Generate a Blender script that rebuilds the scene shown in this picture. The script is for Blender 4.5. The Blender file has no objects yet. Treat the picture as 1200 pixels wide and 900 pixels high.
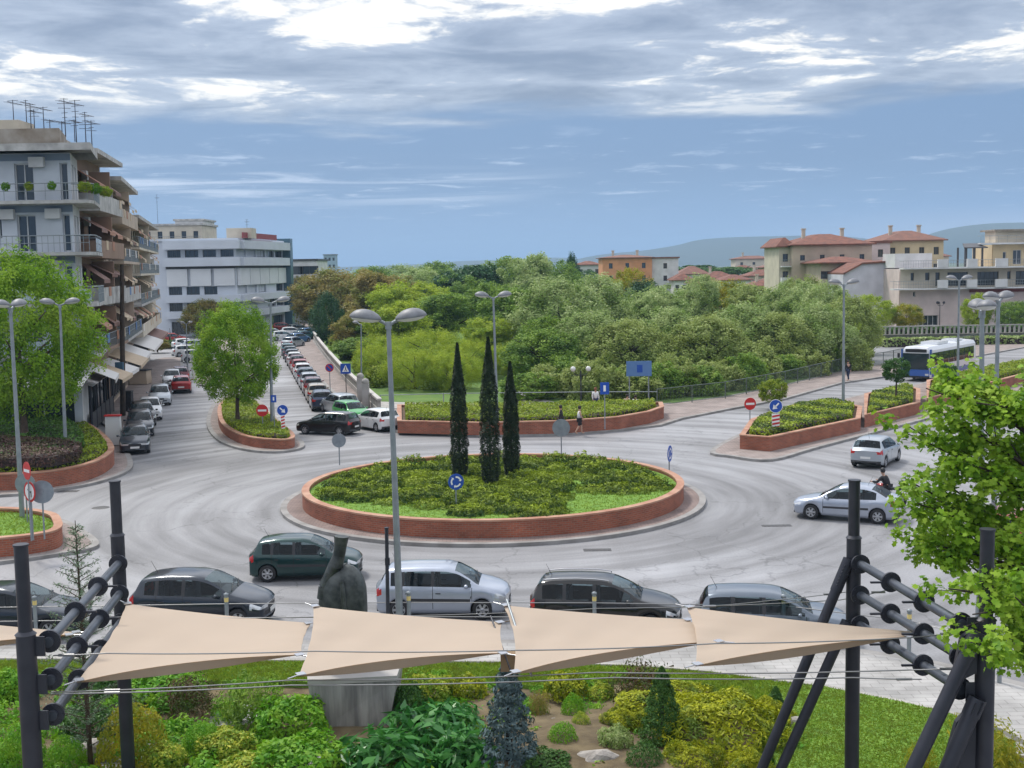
import bpy, bmesh, math, random
import numpy as np
from mathutils import Vector, Matrix
from mathutils.geometry import tessellate_polygon

random.seed(7)
rng = np.random.default_rng(7)
PI = math.pi
scene = bpy.context.scene
col = scene.collection

# ------------------------------------------------------------------ camera
F, EYE = 1450.0, 10.3
cam_d = bpy.data.cameras.new('camera'); cam = bpy.data.objects.new('camera', cam_d)
cam_d.sensor_width = 36; cam_d.lens = 36 * F / 1200
cam_d.clip_start = 0.5; cam_d.clip_end = 20000
cam.location = (0, 0, EYE)
RM = (Matrix.Rotation(PI / 2 - math.atan(138 / F), 4, 'X') @ Matrix.Rotation(math.radians(-0.97), 4, 'Z'))
cam.rotation_euler = RM.to_euler()
col.objects.link(cam); scene.camera = cam
R3 = RM.to_3x3()

# ------------------------------------------------------------------ world
SUN_EL, SUN_AZ = math.radians(56), math.radians(-38)     # azimuth from +Y, negative = left
w = bpy.data.worlds.new('World'); scene.world = w; w.use_nodes = True
nt = w.node_tree; nt.nodes.clear()
N = nt.nodes.new; Lk = nt.links.new
def math_(op, a, b=None, c=None, clamp=False):
    n = N('ShaderNodeMath'); n.operation = op; n.use_clamp = clamp
    for i, v in enumerate((a, b, c)):
        if v is None: continue
        if isinstance(v, (int, float)): n.inputs[i].default_value = v
        else: Lk(v, n.inputs[i])
    return n.outputs[0]
def smooth(v, lo, hi, a=0.0, b=1.0):
    n = N('ShaderNodeMapRange'); n.interpolation_type = 'SMOOTHSTEP'
    Lk(v, n.inputs[0]); n.inputs[1].default_value = lo; n.inputs[2].default_value = hi
    n.inputs[3].default_value = a; n.inputs[4].default_value = b
    return n.outputs[0]
def mixc(f, a, b):
    n = N('ShaderNodeMix'); n.data_type = 'RGBA'
    if isinstance(f, (int, float)): n.inputs[0].default_value = f
    else: Lk(f, n.inputs[0])
    for k, v in ((6, a), (7, b)):
        if isinstance(v, tuple): n.inputs[k].default_value = (*v, 1)
        else: Lk(v, n.inputs[k])
    return n.outputs[2]
def noise(vec, scale, detail=5, rough=.55, dist=0.0):
    n = N('ShaderNodeTexNoise'); n.inputs['Scale'].default_value = scale; n.inputs['Detail'].default_value = detail
    n.inputs['Roughness'].default_value = rough; n.inputs['Distortion'].default_value = dist
    Lk(vec, n.inputs['Vector']); return n.outputs['Fac']
tc = N('ShaderNodeTexCoord'); sep = N('ShaderNodeSeparateXYZ'); Lk(tc.outputs['Generated'], sep.inputs[0])
X, Y, Z = sep.outputs
el = math_('MAXIMUM', Z, 0.0)
zz = math_('ADD', el, 0.035)
def plane(sx=1.0, sy=1.0, ox=0.0, oy=0.0):
    c = N('ShaderNodeCombineXYZ')
    Lk(math_('ADD', math_('MULTIPLY', math_('DIVIDE', X, zz), sx), ox), c.inputs[0])
    Lk(math_('ADD', math_('MULTIPLY', math_('DIVIDE', Y, zz), sy), oy), c.inputs[1])
    return c.outputs[0]
sky = N('ShaderNodeTexSky'); sky.sky_type = 'NISHITA'; sky.sun_disc = False
sky.sun_elevation = SUN_EL; sky.sun_rotation = SUN_AZ
sky.dust_density = 1.0; sky.ozone_density = 2.5
big = noise(plane(.6, .7, 1.1, 8.7), 1.0, 6, .58, .4)
streak = noise(plane(1.5, 1.7, 12.3, 7.2), 1.0, 8, .62, .5)
fine = noise(plane(4.2, 3.0, 7.3, 1.2), 1.0, 8, .68, .5)
# low band: deep blue rain haze, high band: broken grey cloud
hn = math_('ADD', el, math_('MULTIPLY', math_('SUBTRACT', big, .5), .075))
low = mixc(smooth(el, 0.0, .085), (1.2, 2.15, 3.85), (.95, 1.55, 2.7))
low = mixc(smooth(el, 0.075, .13), low, (1.0, 1.6, 2.7))
wisps = smooth(math_('ADD', streak, math_('MULTIPLY', math_('SUBTRACT', fine, .5), .5)), .56, .74)
band = math_('MULTIPLY', smooth(el, .03, .05), smooth(el, .12, .08))
low = mixc(math_('MULTIPLY', math_('MULTIPLY', wisps, band), .55), low, (3.6, 4.2, 5.3))
w2 = smooth(noise(plane(.5, 1.1, 5.1, 2.2), 1.0, 7, .6, .8), .44, .68)
b2 = math_('MULTIPLY', math_('MULTIPLY', smooth(el, .045, .062), smooth(el, .092, .072)), smooth(X, .08, -.1))
low = mixc(math_('MULTIPLY', math_('MULTIPLY', w2, b2), .8), low, (3.8, 4.3, 5.3))
hor = math_('MULTIPLY', smooth(el, .045, .012), smooth(X, .12, .42))
low = mixc(math_('MULTIPLY', hor, .5), low, (3.8, 3.9, 4.6))
cl = mixc(smooth(math_('ADD', math_('MULTIPLY', streak, .55), math_('MULTIPLY', big, .45)), .36, .58), (1.3, 1.6, 2.2), (2.7, 3.05, 3.7))
brt = smooth(math_('ADD', math_('MULTIPLY', big, .45), math_('ADD', math_('MULTIPLY', streak, .35), math_('MULTIPLY', fine, .2))), .515, .58)
cl = mixc(math_('MULTIPLY', brt, smooth(el, .10, .15)), cl, (6.6, 6.3, 5.7))
cloudy = smooth(hn, .108, .128)
body = mixc(cloudy, low, cl)
body = mixc(smooth(el, .225, .36), body, mixc(.3, (7.4, 7.6, 8.1), cl))  # sky overhead, out of view, brightened as added fill light on the ground
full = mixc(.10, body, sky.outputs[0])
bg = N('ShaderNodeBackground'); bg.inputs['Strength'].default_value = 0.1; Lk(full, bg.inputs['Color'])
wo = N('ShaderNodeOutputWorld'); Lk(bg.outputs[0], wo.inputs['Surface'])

# ------------------------------------------------------------------ sun
sd = bpy.data.lights.new('sun', 'SUN'); sd.energy = 1.5; sd.angle = math.radians(10); sd.color = (1, .95, .87)
sun = bpy.data.objects.new('sun', sd); col.objects.link(sun)
sdir = Vector((math.sin(SUN_AZ) * math.cos(SUN_EL), math.cos(SUN_AZ) * math.cos(SUN_EL), math.sin(SUN_EL)))
sun.rotation_euler = sdir.to_track_quat('Z', 'Y').to_euler(); sun.location = (0, 30, 60)

vs = scene.view_settings
vs.view_transform = 'Standard'; vs.look = 'None'; vs.exposure = 0.98; vs.gamma = 1; vs.use_curve_mapping = False
cy = scene.cycles
cy.max_bounces = 5; cy.diffuse_bounces = 2; cy.glossy_bounces = 3; cy.transmission_bounces = 3; cy.transparent_max_bounces = 6
cy.volume_bounces = 0; cy.use_denoising = True; cy.caustics_reflective = False; cy.caustics_refractive = False
cy.volume_max_steps = 64

# ------------------------------------------------------------------ helpers
def at(px, py, z=0.0):
    """photo pixel (1200x900) -> point on the plane z"""
    d = R3 @ Vector(((px - 600) / F, (450 - py) / F, -1)); t = (z - EYE) / d.z
    return Vector((d.x * t, d.y * t, z))
def atY(px, py, y):
    d = R3 @ Vector(((px - 600) / F, (450 - py) / F, -1)); t = y / d.y
    return Vector((d.x * t, y, EYE + d.z * t))
def xy(p, z=0.0): v = at(p[0], p[1], z); return (v.x, v.y)

def tag(o, label=None, cat=None, group=None, kind=None):
    if label: o['label'] = label
    if cat: o['category'] = cat
    if group: o['group'] = group
    if kind: o['kind'] = kind
    return o
def thing(name, label, cat, loc=(0, 0, 0), rz=0.0, group=None):
    o = bpy.data.objects.new(name, None); col.objects.link(o); o.empty_display_size = .3
    o.location = loc; o.rotation_euler = (0, 0, rz)
    return tag(o, label, cat, group)
def rootloc(p):
    v = Vector((0, 0, 0))
    while p is not None: v += Vector(p.location); p = p.parent
    return v

class MB:
    def __init__(s): s.v = []; s.f = []; s.m = []; s.uv = []; s.sm = []
    def add(s, vs_, fs, m=0, uvs=None, smooth=False):
        b = len(s.v); s.v += [tuple(v) for v in vs_]
        for i, f in enumerate(fs):
            s.f.append([b + k for k in f]); s.m.append(m); s.sm.append(smooth)
            s.uv.append(uvs[i] if uvs else None)
        return s
    def box(s, c, d, rz=0.0, m=0, taper=1.0):
        cx, cy_, cz = c; a, b, h = d[0] / 2, d[1] / 2, d[2] / 2; cr, sr = math.cos(rz), math.sin(rz); vs_ = []
        for z in (-1, 1):
            t = taper if z > 0 else 1
            for x, y in ((-1, -1), (1, -1), (1, 1), (-1, 1)):
                X_, Y_ = x * a * t, y * b * t
                vs_.append((cx + X_ * cr - Y_ * sr, cy_ + X_ * sr + Y_ * cr, cz + z * h))
        return s.add(vs_, [(3, 2, 1, 0), (4, 5, 6, 7), (0, 1, 5, 4), (1, 2, 6, 5), (2, 3, 7, 6), (3, 0, 4, 7)], m)
    def tube(s, p0, p1, r0, r1=None, n=8, m=0, cap=True, smooth=True):
        r1 = r0 if r1 is None else r1; p0 = Vector(p0); p1 = Vector(p1); d = (p1 - p0)
        if d.length < 1e-6: return s
        d.normalize(); a = d.orthogonal().normalized(); b = d.cross(a); vs_ = []
        for p, r in ((p0, r0), (p1, r1)):
            for k in range(n):
                t = 2 * PI * k / n; vs_.append(p + (a * math.cos(t) + b * math.sin(t)) * r)
        s.add(vs_, [(k, (k + 1) % n, n + (k + 1) % n, n + k) for k in range(n)], m, None, smooth)
        if cap: s.add(vs_[:n], [tuple(range(n - 1, -1, -1))], m); s.add(vs_[n:], [tuple(range(n))], m)
        return s
    def path(s, pts, r, n=6, m=0):
        if isinstance(r, (int, float)): r = [r] * len(pts)
        for i in range(len(pts) - 1): s.tube(pts[i], pts[i + 1], r[i], r[i + 1], n, m)
        return s
    def lathe(s, prof, c=(0, 0, 0), n=16, m=0, axis='Z', smooth=True, squash=1.0):
        vs_ = []
        for r, z in prof:
            for k in range(n):
                t = 2 * PI * k / n; x, y = r * math.cos(t), r * math.sin(t) * squash
                if axis == 'Z': p = (x, y, z)
                elif axis == 'Y': p = (x, z, y)
                else: p = (z, x, y)
                vs_.append((p[0] + c[0], p[1] + c[1], p[2] + c[2]))
        fs = []
        for i in range(len(prof) - 1):
            for k in range(n):
                fs.append((i * n + k, i * n + (k + 1) % n, (i + 1) * n + (k + 1) % n, (i + 1) * n + k))
        return s.add(vs_, fs, m, None, smooth)
    def prism(s, pts, z0, z1, m=0, mside=None):
        n = len(pts); top = [(p[0], p[1], z1) for p in pts]; bot = [(p[0], p[1], z0) for p in pts]
        area = sum(pts[i][0] * pts[(i + 1) % n][1] - pts[(i + 1) % n][0] * pts[i][1] for i in range(n))
        tri = tessellate_polygon([[Vector(p) for p in top]])
        tris = []
        for t in tri:
            a, b, c = [Vector(top[k]) for k in t]
            tris.append(tuple(t) if (b - a).cross(c - a).z > 0 else tuple(reversed(t)))
        s.add(top, tris, m)
        q = [(i, (i + 1) % n, n + (i + 1) % n, n + i) for i in range(n)]
        if area < 0: q = [tuple(reversed(x)) for x in q]
        s.add(bot + top, q, m if mside is None else mside)
        return s
    def build(s, name, mats, parent=None, world=True, loc=None):
        me = bpy.data.meshes.new(name)
        off = Vector((0, 0, 0))
        if loc is not None: off = Vector(loc)
        elif parent is not None and world: off = rootloc(parent)
        me.from_pydata([(v[0] - off.x, v[1] - off.y, v[2] - off.z) for v in s.v], [], s.f)
        mats = mats if isinstance(mats, (list, tuple)) else [mats]
        for m in mats: me.materials.append(m)
        me.polygons.foreach_set('material_index', s.m)
        me.polygons.foreach_set('use_smooth', s.sm)
        if any(u is not None for u in s.uv):
            ul = me.uv_layers.new(name='UVMap'); flat = []
            for f, u in zip(s.f, s.uv):
                for k in range(len(f)): flat += list(u[k]) if u else [0, 0]
            ul.data.foreach_set('uv', flat)
        me.update()
        o = bpy.data.objects.new(name, me); col.objects.link(o)
        if loc is not None and parent is None: o.location = loc
        if parent is not None: o.parent = parent
        return o

def copy_tree(o, parent=None):
    c = o.copy(); col.objects.link(c)
    if parent is not None: c.parent = parent
    for ch in list(kids.get(o.name, [])): kids.setdefault(c.name, []).append(copy_tree(ch, c))
    return c
kids = {}
def reg(root):
    """remember the children of a prototype"""
    for o in list(col.objects):
        if o.parent is not None:
            p = o.parent
            q = p
            while q is not None and q != root: q = q.parent
            if q == root and o not in kids.setdefault(p.name, []): kids[p.name].append(o)

# ------------------------------------------------------------------ materials
MC = {}
def lin(c): return tuple(((x / 255) / 12.92 if x / 255 <= .04045 else ((x / 255 + .055) / 1.055) ** 2.4) for x in c)
def pm(name, c1, c2=None, scale=2.0, rough=.7, metal=0.0, bump=0.0, bscale=None, coat=0.0, spec=.5, detail=5, coords='Object', stretch=None, lo=.35, hi=.65):
    if name in MC: return MC[name]
    m = bpy.data.materials.new(name); m.use_nodes = True; t = m.node_tree; b = t.nodes['Principled BSDF']
    b.inputs['Roughness'].default_value = rough; b.inputs['Metallic'].default_value = metal
    b.inputs['Base Color'].default_value = (*c1, 1); b.inputs['Coat Weight'].default_value = coat
    b.inputs['Coat Roughness'].default_value = .06; b.inputs['Specular IOR Level'].default_value = spec
    tc_ = t.nodes.new('ShaderNodeTexCoord'); mp = t.nodes.new('ShaderNodeMapping')
    t.links.new(tc_.outputs[coords], mp.inputs[0])
    if stretch: mp.inputs['Scale'].default_value = stretch
    if c2:
        n = t.nodes.new('ShaderNodeTexNoise'); n.inputs['Scale'].default_value = scale; n.inputs['Detail'].default_value = detail
        t.links.new(mp.outputs[0], n.inputs['Vector'])
        r = t.nodes.new('ShaderNodeMapRange'); r.inputs[1].default_value = lo; r.inputs[2].default_value = hi
        t.links.new(n.outputs['Fac'], r.inputs[0])
        x = t.nodes.new('ShaderNodeMix'); x.data_type = 'RGBA'; x.inputs[6].default_value = (*c1, 1); x.inputs[7].default_value = (*c2, 1)
        t.links.new(r.outputs[0], x.inputs[0]); t.links.new(x.outputs[2], b.inputs['Base Color'])
    if bump:
        n2 = t.nodes.new('ShaderNodeTexNoise'); n2.inputs['Scale'].default_value = bscale or scale * 4; n2.inputs['Detail'].default_value = 6
        t.links.new(mp.outputs[0], n2.inputs['Vector'])
        bp = t.nodes.new('ShaderNodeBump'); bp.inputs['Strength'].default_value = bump; bp.inputs['Distance'].default_value = .02
        t.links.new(n2.outputs['Fac'], bp.inputs['Height']); t.links.new(bp.outputs[0], b.inputs['Normal'])
    MC[name] = m; return m
def leafmat(name, c1, c2, c3=None, trans=.35, rough=.6):
    """c1..c2 per leaf, c3 mixed in by a clump noise"""
    if name in MC: return MC[name]
    m = bpy.data.materials.new(name); m.use_nodes = True; t = m.node_tree; b = t.nodes['Principled BSDF']
    b.inputs['Roughness'].default_value = rough; b.inputs['Specular IOR Level'].default_value = .3
    a = t.nodes.new('ShaderNodeAttribute'); a.attribute_name = 'rnd'
    x = t.nodes.new('ShaderNodeMix'); x.data_type = 'RGBA'; x.inputs[6].default_value = (*c1, 1); x.inputs[7].default_value = (*c2, 1)
    t.links.new(a.outputs['Fac'], x.inputs[0]); out = x.outputs[2]
    if c3:
        tc_ = t.nodes.new('ShaderNodeTexCoord'); n = t.nodes.new('ShaderNodeTexNoise'); n.inputs['Scale'].default_value = 2.2
        n.inputs['Detail'].default_value = 3
        t.links.new(tc_.outputs['Object'], n.inputs['Vector'])
        r = t.nodes.new('ShaderNodeMapRange'); r.inputs[1].default_value = .45; r.inputs[2].default_value = .65; t.links.new(n.outputs['Fac'], r.inputs[0])
        y = t.nodes.new('ShaderNodeMix'); y.data_type = 'RGBA'; t.links.new(r.outputs[0], y.inputs[0]); t.links.new(out, y.inputs[6]); y.inputs[7].default_value = (*c3, 1)
        out = y.outputs[2]
    t.links.new(out, b.inputs['Base Color'])
    if trans:
        tr = t.nodes.new('ShaderNodeBsdfTranslucent'); t.links.new(out, tr.inputs['Color'])
        ms = t.nodes.new('ShaderNodeMixShader'); ms.inputs[0].default_value = trans
        t.links.new(b.outputs[0], ms.inputs[1]); t.links.new(tr.outputs[0], ms.inputs[2])
        t.links.new(ms.outputs[0], t.nodes['Material Output'].inputs['Surface'])
    MC[name] = m; return m
def brickmat(name, c1, c2, mortar, bw, bh, uv=True, ms=.012, rough=.85, offset=.5):
    m = bpy.data.materials.new(name); m.use_nodes = True; t = m.node_tree; b = t.nodes['Principled BSDF']; b.inputs['Roughness'].default_value = rough
    tc_ = t.nodes.new('ShaderNodeTexCoord'); k = t.nodes.new('ShaderNodeTexBrick')
    t.links.new(tc_.outputs['UV' if uv else 'Object'], k.inputs['Vector'])
    k.inputs['Color1'].default_value = (*c1, 1); k.inputs['Color2'].default_value = (*c2, 1); k.inputs['Mortar'].default_value = (*mortar, 1)
    k.inputs['Scale'].default_value = 1; k.inputs['Brick Width'].default_value = bw; k.inputs['Row Height'].default_value = bh
    k.inputs['Mortar Size'].default_value = ms; k.offset = offset
    n = t.nodes.new('ShaderNodeTexNoise'); n.inputs['Scale'].default_value = .9; n.inputs['Detail'].default_value = 7
    t.links.new(tc_.outputs['Object'], n.inputs['Vector'])
    r = t.nodes.new('ShaderNodeMapRange'); r.inputs[1].default_value = .3; r.inputs[2].default_value = .7; r.inputs[3].default_value = .7; r.inputs[4].default_value = 1.15
    t.links.new(n.outputs['Fac'], r.inputs[0])
    x = t.nodes.new('ShaderNodeMix'); x.data_type = 'RGBA'; x.blend_type = 'MULTIPLY'; x.inputs[0].default_value = 1
    t.links.new(k.outputs['Color'], x.inputs[6]); t.links.new(r.outputs[0], x.inputs[7]); t.links.new(x.outputs[2], b.inputs['Base Color'])
    MC[name] = m; return m

CC = Vector((-.9, 54.1, 0))
def roadmat():
    m = bpy.data.materials.new('asphalt'); m.use_nodes = True; t = m.node_tree; b = t.nodes['Principled BSDF']
    nn = t.nodes.new; lk = t.links.new
    tc_ = nn('ShaderNodeTexCoord'); v = nn('ShaderNodeVectorMath'); v.operation = 'SUBTRACT'; v.inputs[1].default_value = CC
    lk(tc_.outputs['Object'], v.inputs[0])
    ln = nn('ShaderNodeVectorMath'); ln.operation = 'LENGTH'; lk(v.outputs[0], ln.inputs[0])
    nrm = nn('ShaderNodeVectorMath'); nrm.operation = 'NORMALIZE'; lk(v.outputs[0], nrm.inputs[0])
    sx = nn('ShaderNodeSeparateXYZ'); lk(nrm.outputs[0], sx.inputs[0])
    cb = nn('ShaderNodeCombineXYZ'); lk(sx.outputs[0], cb.inputs[0]); lk(sx.outputs[1], cb.inputs[1])
    q = nn('ShaderNodeMath'); q.operation = 'MULTIPLY'; q.inputs[1].default_value = .85; lk(ln.outputs['Value'], q.inputs[0]); lk(q.outputs[0], cb.inputs[2])
    def nz(vec, sc, de, lo, hi, a, c):
        n = nn('ShaderNodeTexNoise'); n.inputs['Scale'].default_value = sc; n.inputs['Detail'].default_value = de; lk(vec, n.inputs['Vector'])
        r = nn('ShaderNodeMapRange'); r.inputs[1].default_value = lo; r.inputs[2].default_value = hi; r.inputs[3].default_value = a; r.inputs[4].default_value = c
        lk(n.outputs['Fac'], r.inputs[0]); return r.outputs[0]
    def mul(a, c):
        n = nn('ShaderNodeMath'); n.operation = 'MULTIPLY'; lk(a, n.inputs[0]); lk(c, n.inputs[1]); return n.outputs[0]
    ring = nz(cb.outputs[0], 1.0, 4, .36, .64, .74, 1.30)          # worn, polished circular wheel tracks
    patch = nz(tc_.outputs['Object'], .07, 4, .36, .64, .78, 1.2)
    gr = nz(tc_.outputs['Object'], 14, 6, .3, .7, .9, 1.1)
    st = nn('ShaderNodeMapping'); st.inputs['Rotation'].default_value = (0, 0, -.25); st.inputs['Scale'].default_value = (.6, .05, 1); lk(tc_.outputs['Object'], st.inputs[0])
    lane = nz(st.outputs[0], 1.0, 3, .35, .65, .94, 1.06)
    f = mul(mul(mul(ring, patch), gr), lane)
    x = nn('ShaderNodeMix'); x.data_type = 'RGBA'; x.blend_type = 'MULTIPLY'; x.inputs[0].default_value = 1; x.inputs[6].default_value = (.225, .225, .235, 1); lk(f, x.inputs[7])
    # fine cracks and tar repairs
    vo = nn('ShaderNodeTexVoronoi'); vo.feature = 'DISTANCE_TO_EDGE'; vo.inputs['Scale'].default_value = .16; vo.inputs['Randomness'].default_value = 1
    dn = nn('ShaderNodeTexNoise'); dn.inputs['Scale'].default_value = .5; dn.inputs['Detail'].default_value = 6; lk(tc_.outputs['Object'], dn.inputs['Vector'])
    ad = nn('ShaderNodeMix'); ad.data_type = 'VECTOR'; ad.inputs[0].default_value = .92; lk(dn.outputs['Color'], ad.inputs[4]); 
    av = nn('ShaderNodeVectorMath'); av.operation = 'MULTIPLY_ADD'; av.inputs[1].default_value = (3, 3, 3); lk(dn.outputs['Color'], av.inputs[0]); lk(tc_.outputs['Object'], av.inputs[2])
    lk(av.outputs[0], vo.inputs['Vector'])
    cr = nn('ShaderNodeMapRange'); cr.inputs[1].default_value = .0; cr.inputs[2].default_value = .008; cr.inputs[3].default_value = .66; cr.inputs[4].default_value = 1
    lk(vo.outputs['Distance'], cr.inputs[0])
    y = nn('ShaderNodeMix'); y.data_type = 'RGBA'; y.blend_type = 'MULTIPLY'; y.inputs[0].default_value = 1; lk(x.outputs[2], y.inputs[6]); lk(cr.outputs[0], y.inputs[7])
    lk(y.outputs[2], b.inputs['Base Color'])
    rr = nn('ShaderNodeMapRange'); rr.inputs[1].default_value = .7; rr.inputs[2].default_value = 1.3; rr.inputs[3].default_value = .72; rr.inputs[4].default_value = .48
    lk(f, rr.inputs[0]); lk(rr.outputs[0], b.inputs['Roughness'])
    return m
M_road = roadmat()
M_kerb = pm('kerb_stone', (.30, .29, .28), (.2, .19, .18), 1.5)
M_pave = brickmat('paving_tiles', (.33, .27, .25), (.27, .22, .2), (.16, .14, .13), .4, .2, uv=False, ms=.015)
M_pave2 = brickmat('plaza_slabs', (.40, .39, .38), (.36, .355, .345), (.26, .25, .24), .5, .25, uv=False, ms=.012)
M_apron = brickmat('apron_bricks', (.27, .2, .18), (.22, .16, .145), (.13, .11, .1), .3, .15, uv=False)
M_brick = brickmat('red_brick', (.38, .10, .05), (.25, .065, .035), (.28, .17, .12), .24, .08)
M_cope = pm('brick_coping', (.46, .27, .18), (.34, .15, .09), 1.2)
M_soil = pm('soil', (.10, .065, .04), (.15, .10, .065), 3, .95, bump=.6)
M_grass = pm('lawn', (.10, .21, .02), (.16, .29, .03), 2.0, .9, bump=.8, bscale=30)
M_parkgrass = pm('park_grass', (.07, .15, .02), (.11, .19, .025), .6, .9, bump=.8, bscale=20)
M_farland = pm('far_land', (.06, .1, .035), (.12, .12, .06), .02, .95)
M_conc = pm('pale_concrete', (.42, .4, .38), (.3, .29, .27), 1.2, .85)
M_steel = pm('dark_steel_paint', (.028, .03, .042), (.04, .042, .055), 3, .42, .2)
M_pole = pm('galvanised_pole', (.30, .33, .35), (.24, .27, .29), 4, .45, .4)
M_cable = pm('steel_cable', (.3, .3, .3), None, rough=.35, metal=.8)
M_black = pm('black_plastic', (.015, .015, .017), None, rough=.5)
M_rubber = pm('tyre_rubber', (.02, .02, .022), None, rough=.8)
M_chrome = pm('bright_metal', (.6, .6, .62), None, rough=.25, metal=.9)
M_white = pm('white_paint', (.75, .75, .74), (.66, .66, .65), 2, .55)
M_bark = pm('bark', (.11, .075, .05), (.06, .04, .03), 5, .9, bump=.8)
M_darkbark = pm('dark_bark', (.05, .035, .028), (.03, .02, .018), 5, .9)
# ------------------------------------------------------------------ ground, roads, pavements
def crom(pts, n=6, closed=True):
    out = []; L = len(pts)
    rngi = range(L) if closed else range(L - 1)
    for i in rngi:
        g = lambda k: Vector(pts[k % L]) if closed else Vector(pts[max(0, min(L - 1, k))])
        p0, p1, p2, p3 = g(i - 1), g(i), g(i + 1), g(i + 2)
        for k in range(n):
            t = k / n
            out.append(tuple(.5 * ((2 * p1) + (p2 - p0) * t + (2 * p0 - 5 * p1 + 4 * p2 - p3) * t * t + (3 * p1 - p0 - 3 * p2 + p3) * t ** 3)))
    if not closed: out.append(tuple(pts[-1]))
    return out
def wpts(px, z=0.0): return [xy(p, z) for p in px]
def inset(pts, d):
    n = len(pts); area = sum(pts[i][0] * pts[(i + 1) % n][1] - pts[(i + 1) % n][0] * pts[i][1] for i in range(n))
    s = 1 if area > 0 else -1; out = []
    for i in range(n):
        a, b, c = Vector(pts[i - 1]), Vector(pts[i]), Vector(pts[(i + 1) % n])
        e1 = (b - a); e2 = (c - b)
        e1 = e1.normalized() if e1.length > 1e-6 else e2.normalized(); e2 = e2.normalized() if e2.length > 1e-6 else e1
        n1 = Vector((-e1.y, e1.x)) * s; n2 = Vector((-e2.y, e2.x)) * s; m_ = (n1 + n2)
        m_ = m_.normalized() if m_.length > 1e-6 else n1
        k = d / max(.5, m_.dot(n1)); out.append((b.x + m_.x * k, b.y + m_.y * k))
    return out
def struct(name, mb, m): return tag(mb.build(name, m), kind='structure')

mb = MB(); mb.add([(-9000, -200, -.06), (9000, -200, -.06), (9000, 5200, -.06), (-9000, 5200, -.06)], [(0, 1, 2, 3)]); struct('ground', mb, M_farland)
mb = MB(); mb.add([(-160, 5, 0), (160, 5, 0), (160, 420, 0), (-160, 420, 0)], [(0, 1, 2, 3)]); struct('road', mb, M_road)

def slab(name, pts, h=.13, top=M_pave, kerb=.28, z0=0.0):
    """raised pavement: a ring of kerb stones round a paved middle"""
    mb = MB(); inn = inset(pts, kerb); n = len(pts)
    o_t = [(p[0], p[1], z0 + h) for p in pts]; o_b = [(p[0], p[1], z0 - .01) for p in pts]; i_t = [(p[0], p[1], z0 + h) for p in inn]
    mb.add(o_t + o_b + i_t, [(i, (i + 1) % n, n + (i + 1) % n, n + i) for i in range(n)] + [(i, (i + 1) % n, 2 * n + (i + 1) % n, 2 * n + i) for i in range(n)], 0)
    tri = tessellate_polygon([[Vector((*p, 0)) for p in inn]])
    mb.add([(p[0], p[1], z0 + h) for p in inn], [tuple(t) for t in tri], 1)
    return struct(name, mb, [M_kerb, top])
def planter(name, label, pts, h=.62, th=.26, z0=.13, soil=M_soil, cat='planter'):
    root = thing(name, label, cat, (sum(p[0] for p in pts) / len(pts), sum(p[1] for p in pts) / len(pts), z0))
    inn = inset(pts, th); n = len(pts); u = [0]
    for i in range(n): u.append(u[-1] + (Vector(pts[(i + 1) % n]) - Vector(pts[i])).length)
    wall = MB()
    for P in (pts, inn):
        for i in range(n):
            a, b = P[i], P[(i + 1) % n]
            wall.add([(a[0], a[1], z0), (b[0], b[1], z0), (b[0], b[1], z0 + h), (a[0], a[1], z0 + h)], [(0, 1, 2, 3)], 0, [[(u[i], 0), (u[i + 1], 0), (u[i + 1], h), (u[i], h)]])
    wall.build('brick_wall', M_brick, root)
    cp = MB(); A, B = inset(pts, -.025), inset(pts, th + .02)
    z1, z2 = z0 + h, z0 + h + .07
    vs_ = [(p[0], p[1], z2) for p in A] + [(p[0], p[1], z2) for p in B] + [(p[0], p[1], z1) for p in A] + [(p[0], p[1], z1) for p in B]
    fs = []
    for i in range(n):
        j = (i + 1) % n; fs += [(i, j, n + j, n + i), (2 * n + i, 2 * n + j, j, i), (n + i, n + j, 3 * n + j, 3 * n + i), (2 * n + i, 2 * n + j, 3 * n + j, 3 * n + i)]
    cp.add(vs_, fs); cp.build('coping', M_cope, root)
    so = MB(); tri = tessellate_polygon([[Vector((*p, 0)) for p in inn]]); so.add([(p[0], p[1], z0 + h - .1) for p in inn], [tuple(t) for t in tri]); so.build('soil', soil, root)
    return root

circ = lambda R, n=72: [(CC.x + R * math.cos(2 * PI * k / n), CC.y + R * math.sin(2 * PI * k / n)) for k in range(n)]
slab('pavement_central_island', circ(9.3), .14, M_apron)
planter('brick_planter', 'round red brick planter wall ringing the central island', circ(8.35), .62, .28, .14, M_grass)

k1 = crom(wpts([(242, 494), (250, 513), (275, 526), (315, 531.5), (350, 528), (356, 520), (335, 502), (316, 482), (300, 468), (275, 462), (252, 472)]), 5)
slab('pavement_tree_island', k1)
p1 = crom(wpts([(256, 487), (260, 506), (285, 521), (320, 526), (342, 525), (344, 518), (325, 502), (306, 484), (286, 476), (265, 477)], .13), 4)
planter('brick_planter', 'triangular red brick planter under the lone street tree left of centre', p1, .5, .25, soil=M_grass)
k2 = crom(wpts([(-160, 590), (0, 583), (60, 577), (112, 568), (147, 556), (156, 545), (148, 528), (128, 512), (104, 497), (60, 484), (0, 480), (-160, 482)]), 5)
slab('pavement_left_island', k2)
p2 = crom(wpts([(-150, 579), (0, 575), (60, 571), (108, 561), (131, 548), (133, 538), (121, 523), (98, 508), (60, 500), (0, 495), (-150, 497)], .13), 5)
planter('brick_planter', 'large red brick planter with clipped hedge at the left edge of the photo', p2, .75, .28)
k3 = crom(wpts([(-160, 680), (0, 662), (65, 653), (106, 646), (116, 638), (98, 624), (70, 611), (0, 604), (-160, 604)]), 5)
slab('pavement_lower_left_island', k3)
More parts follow.
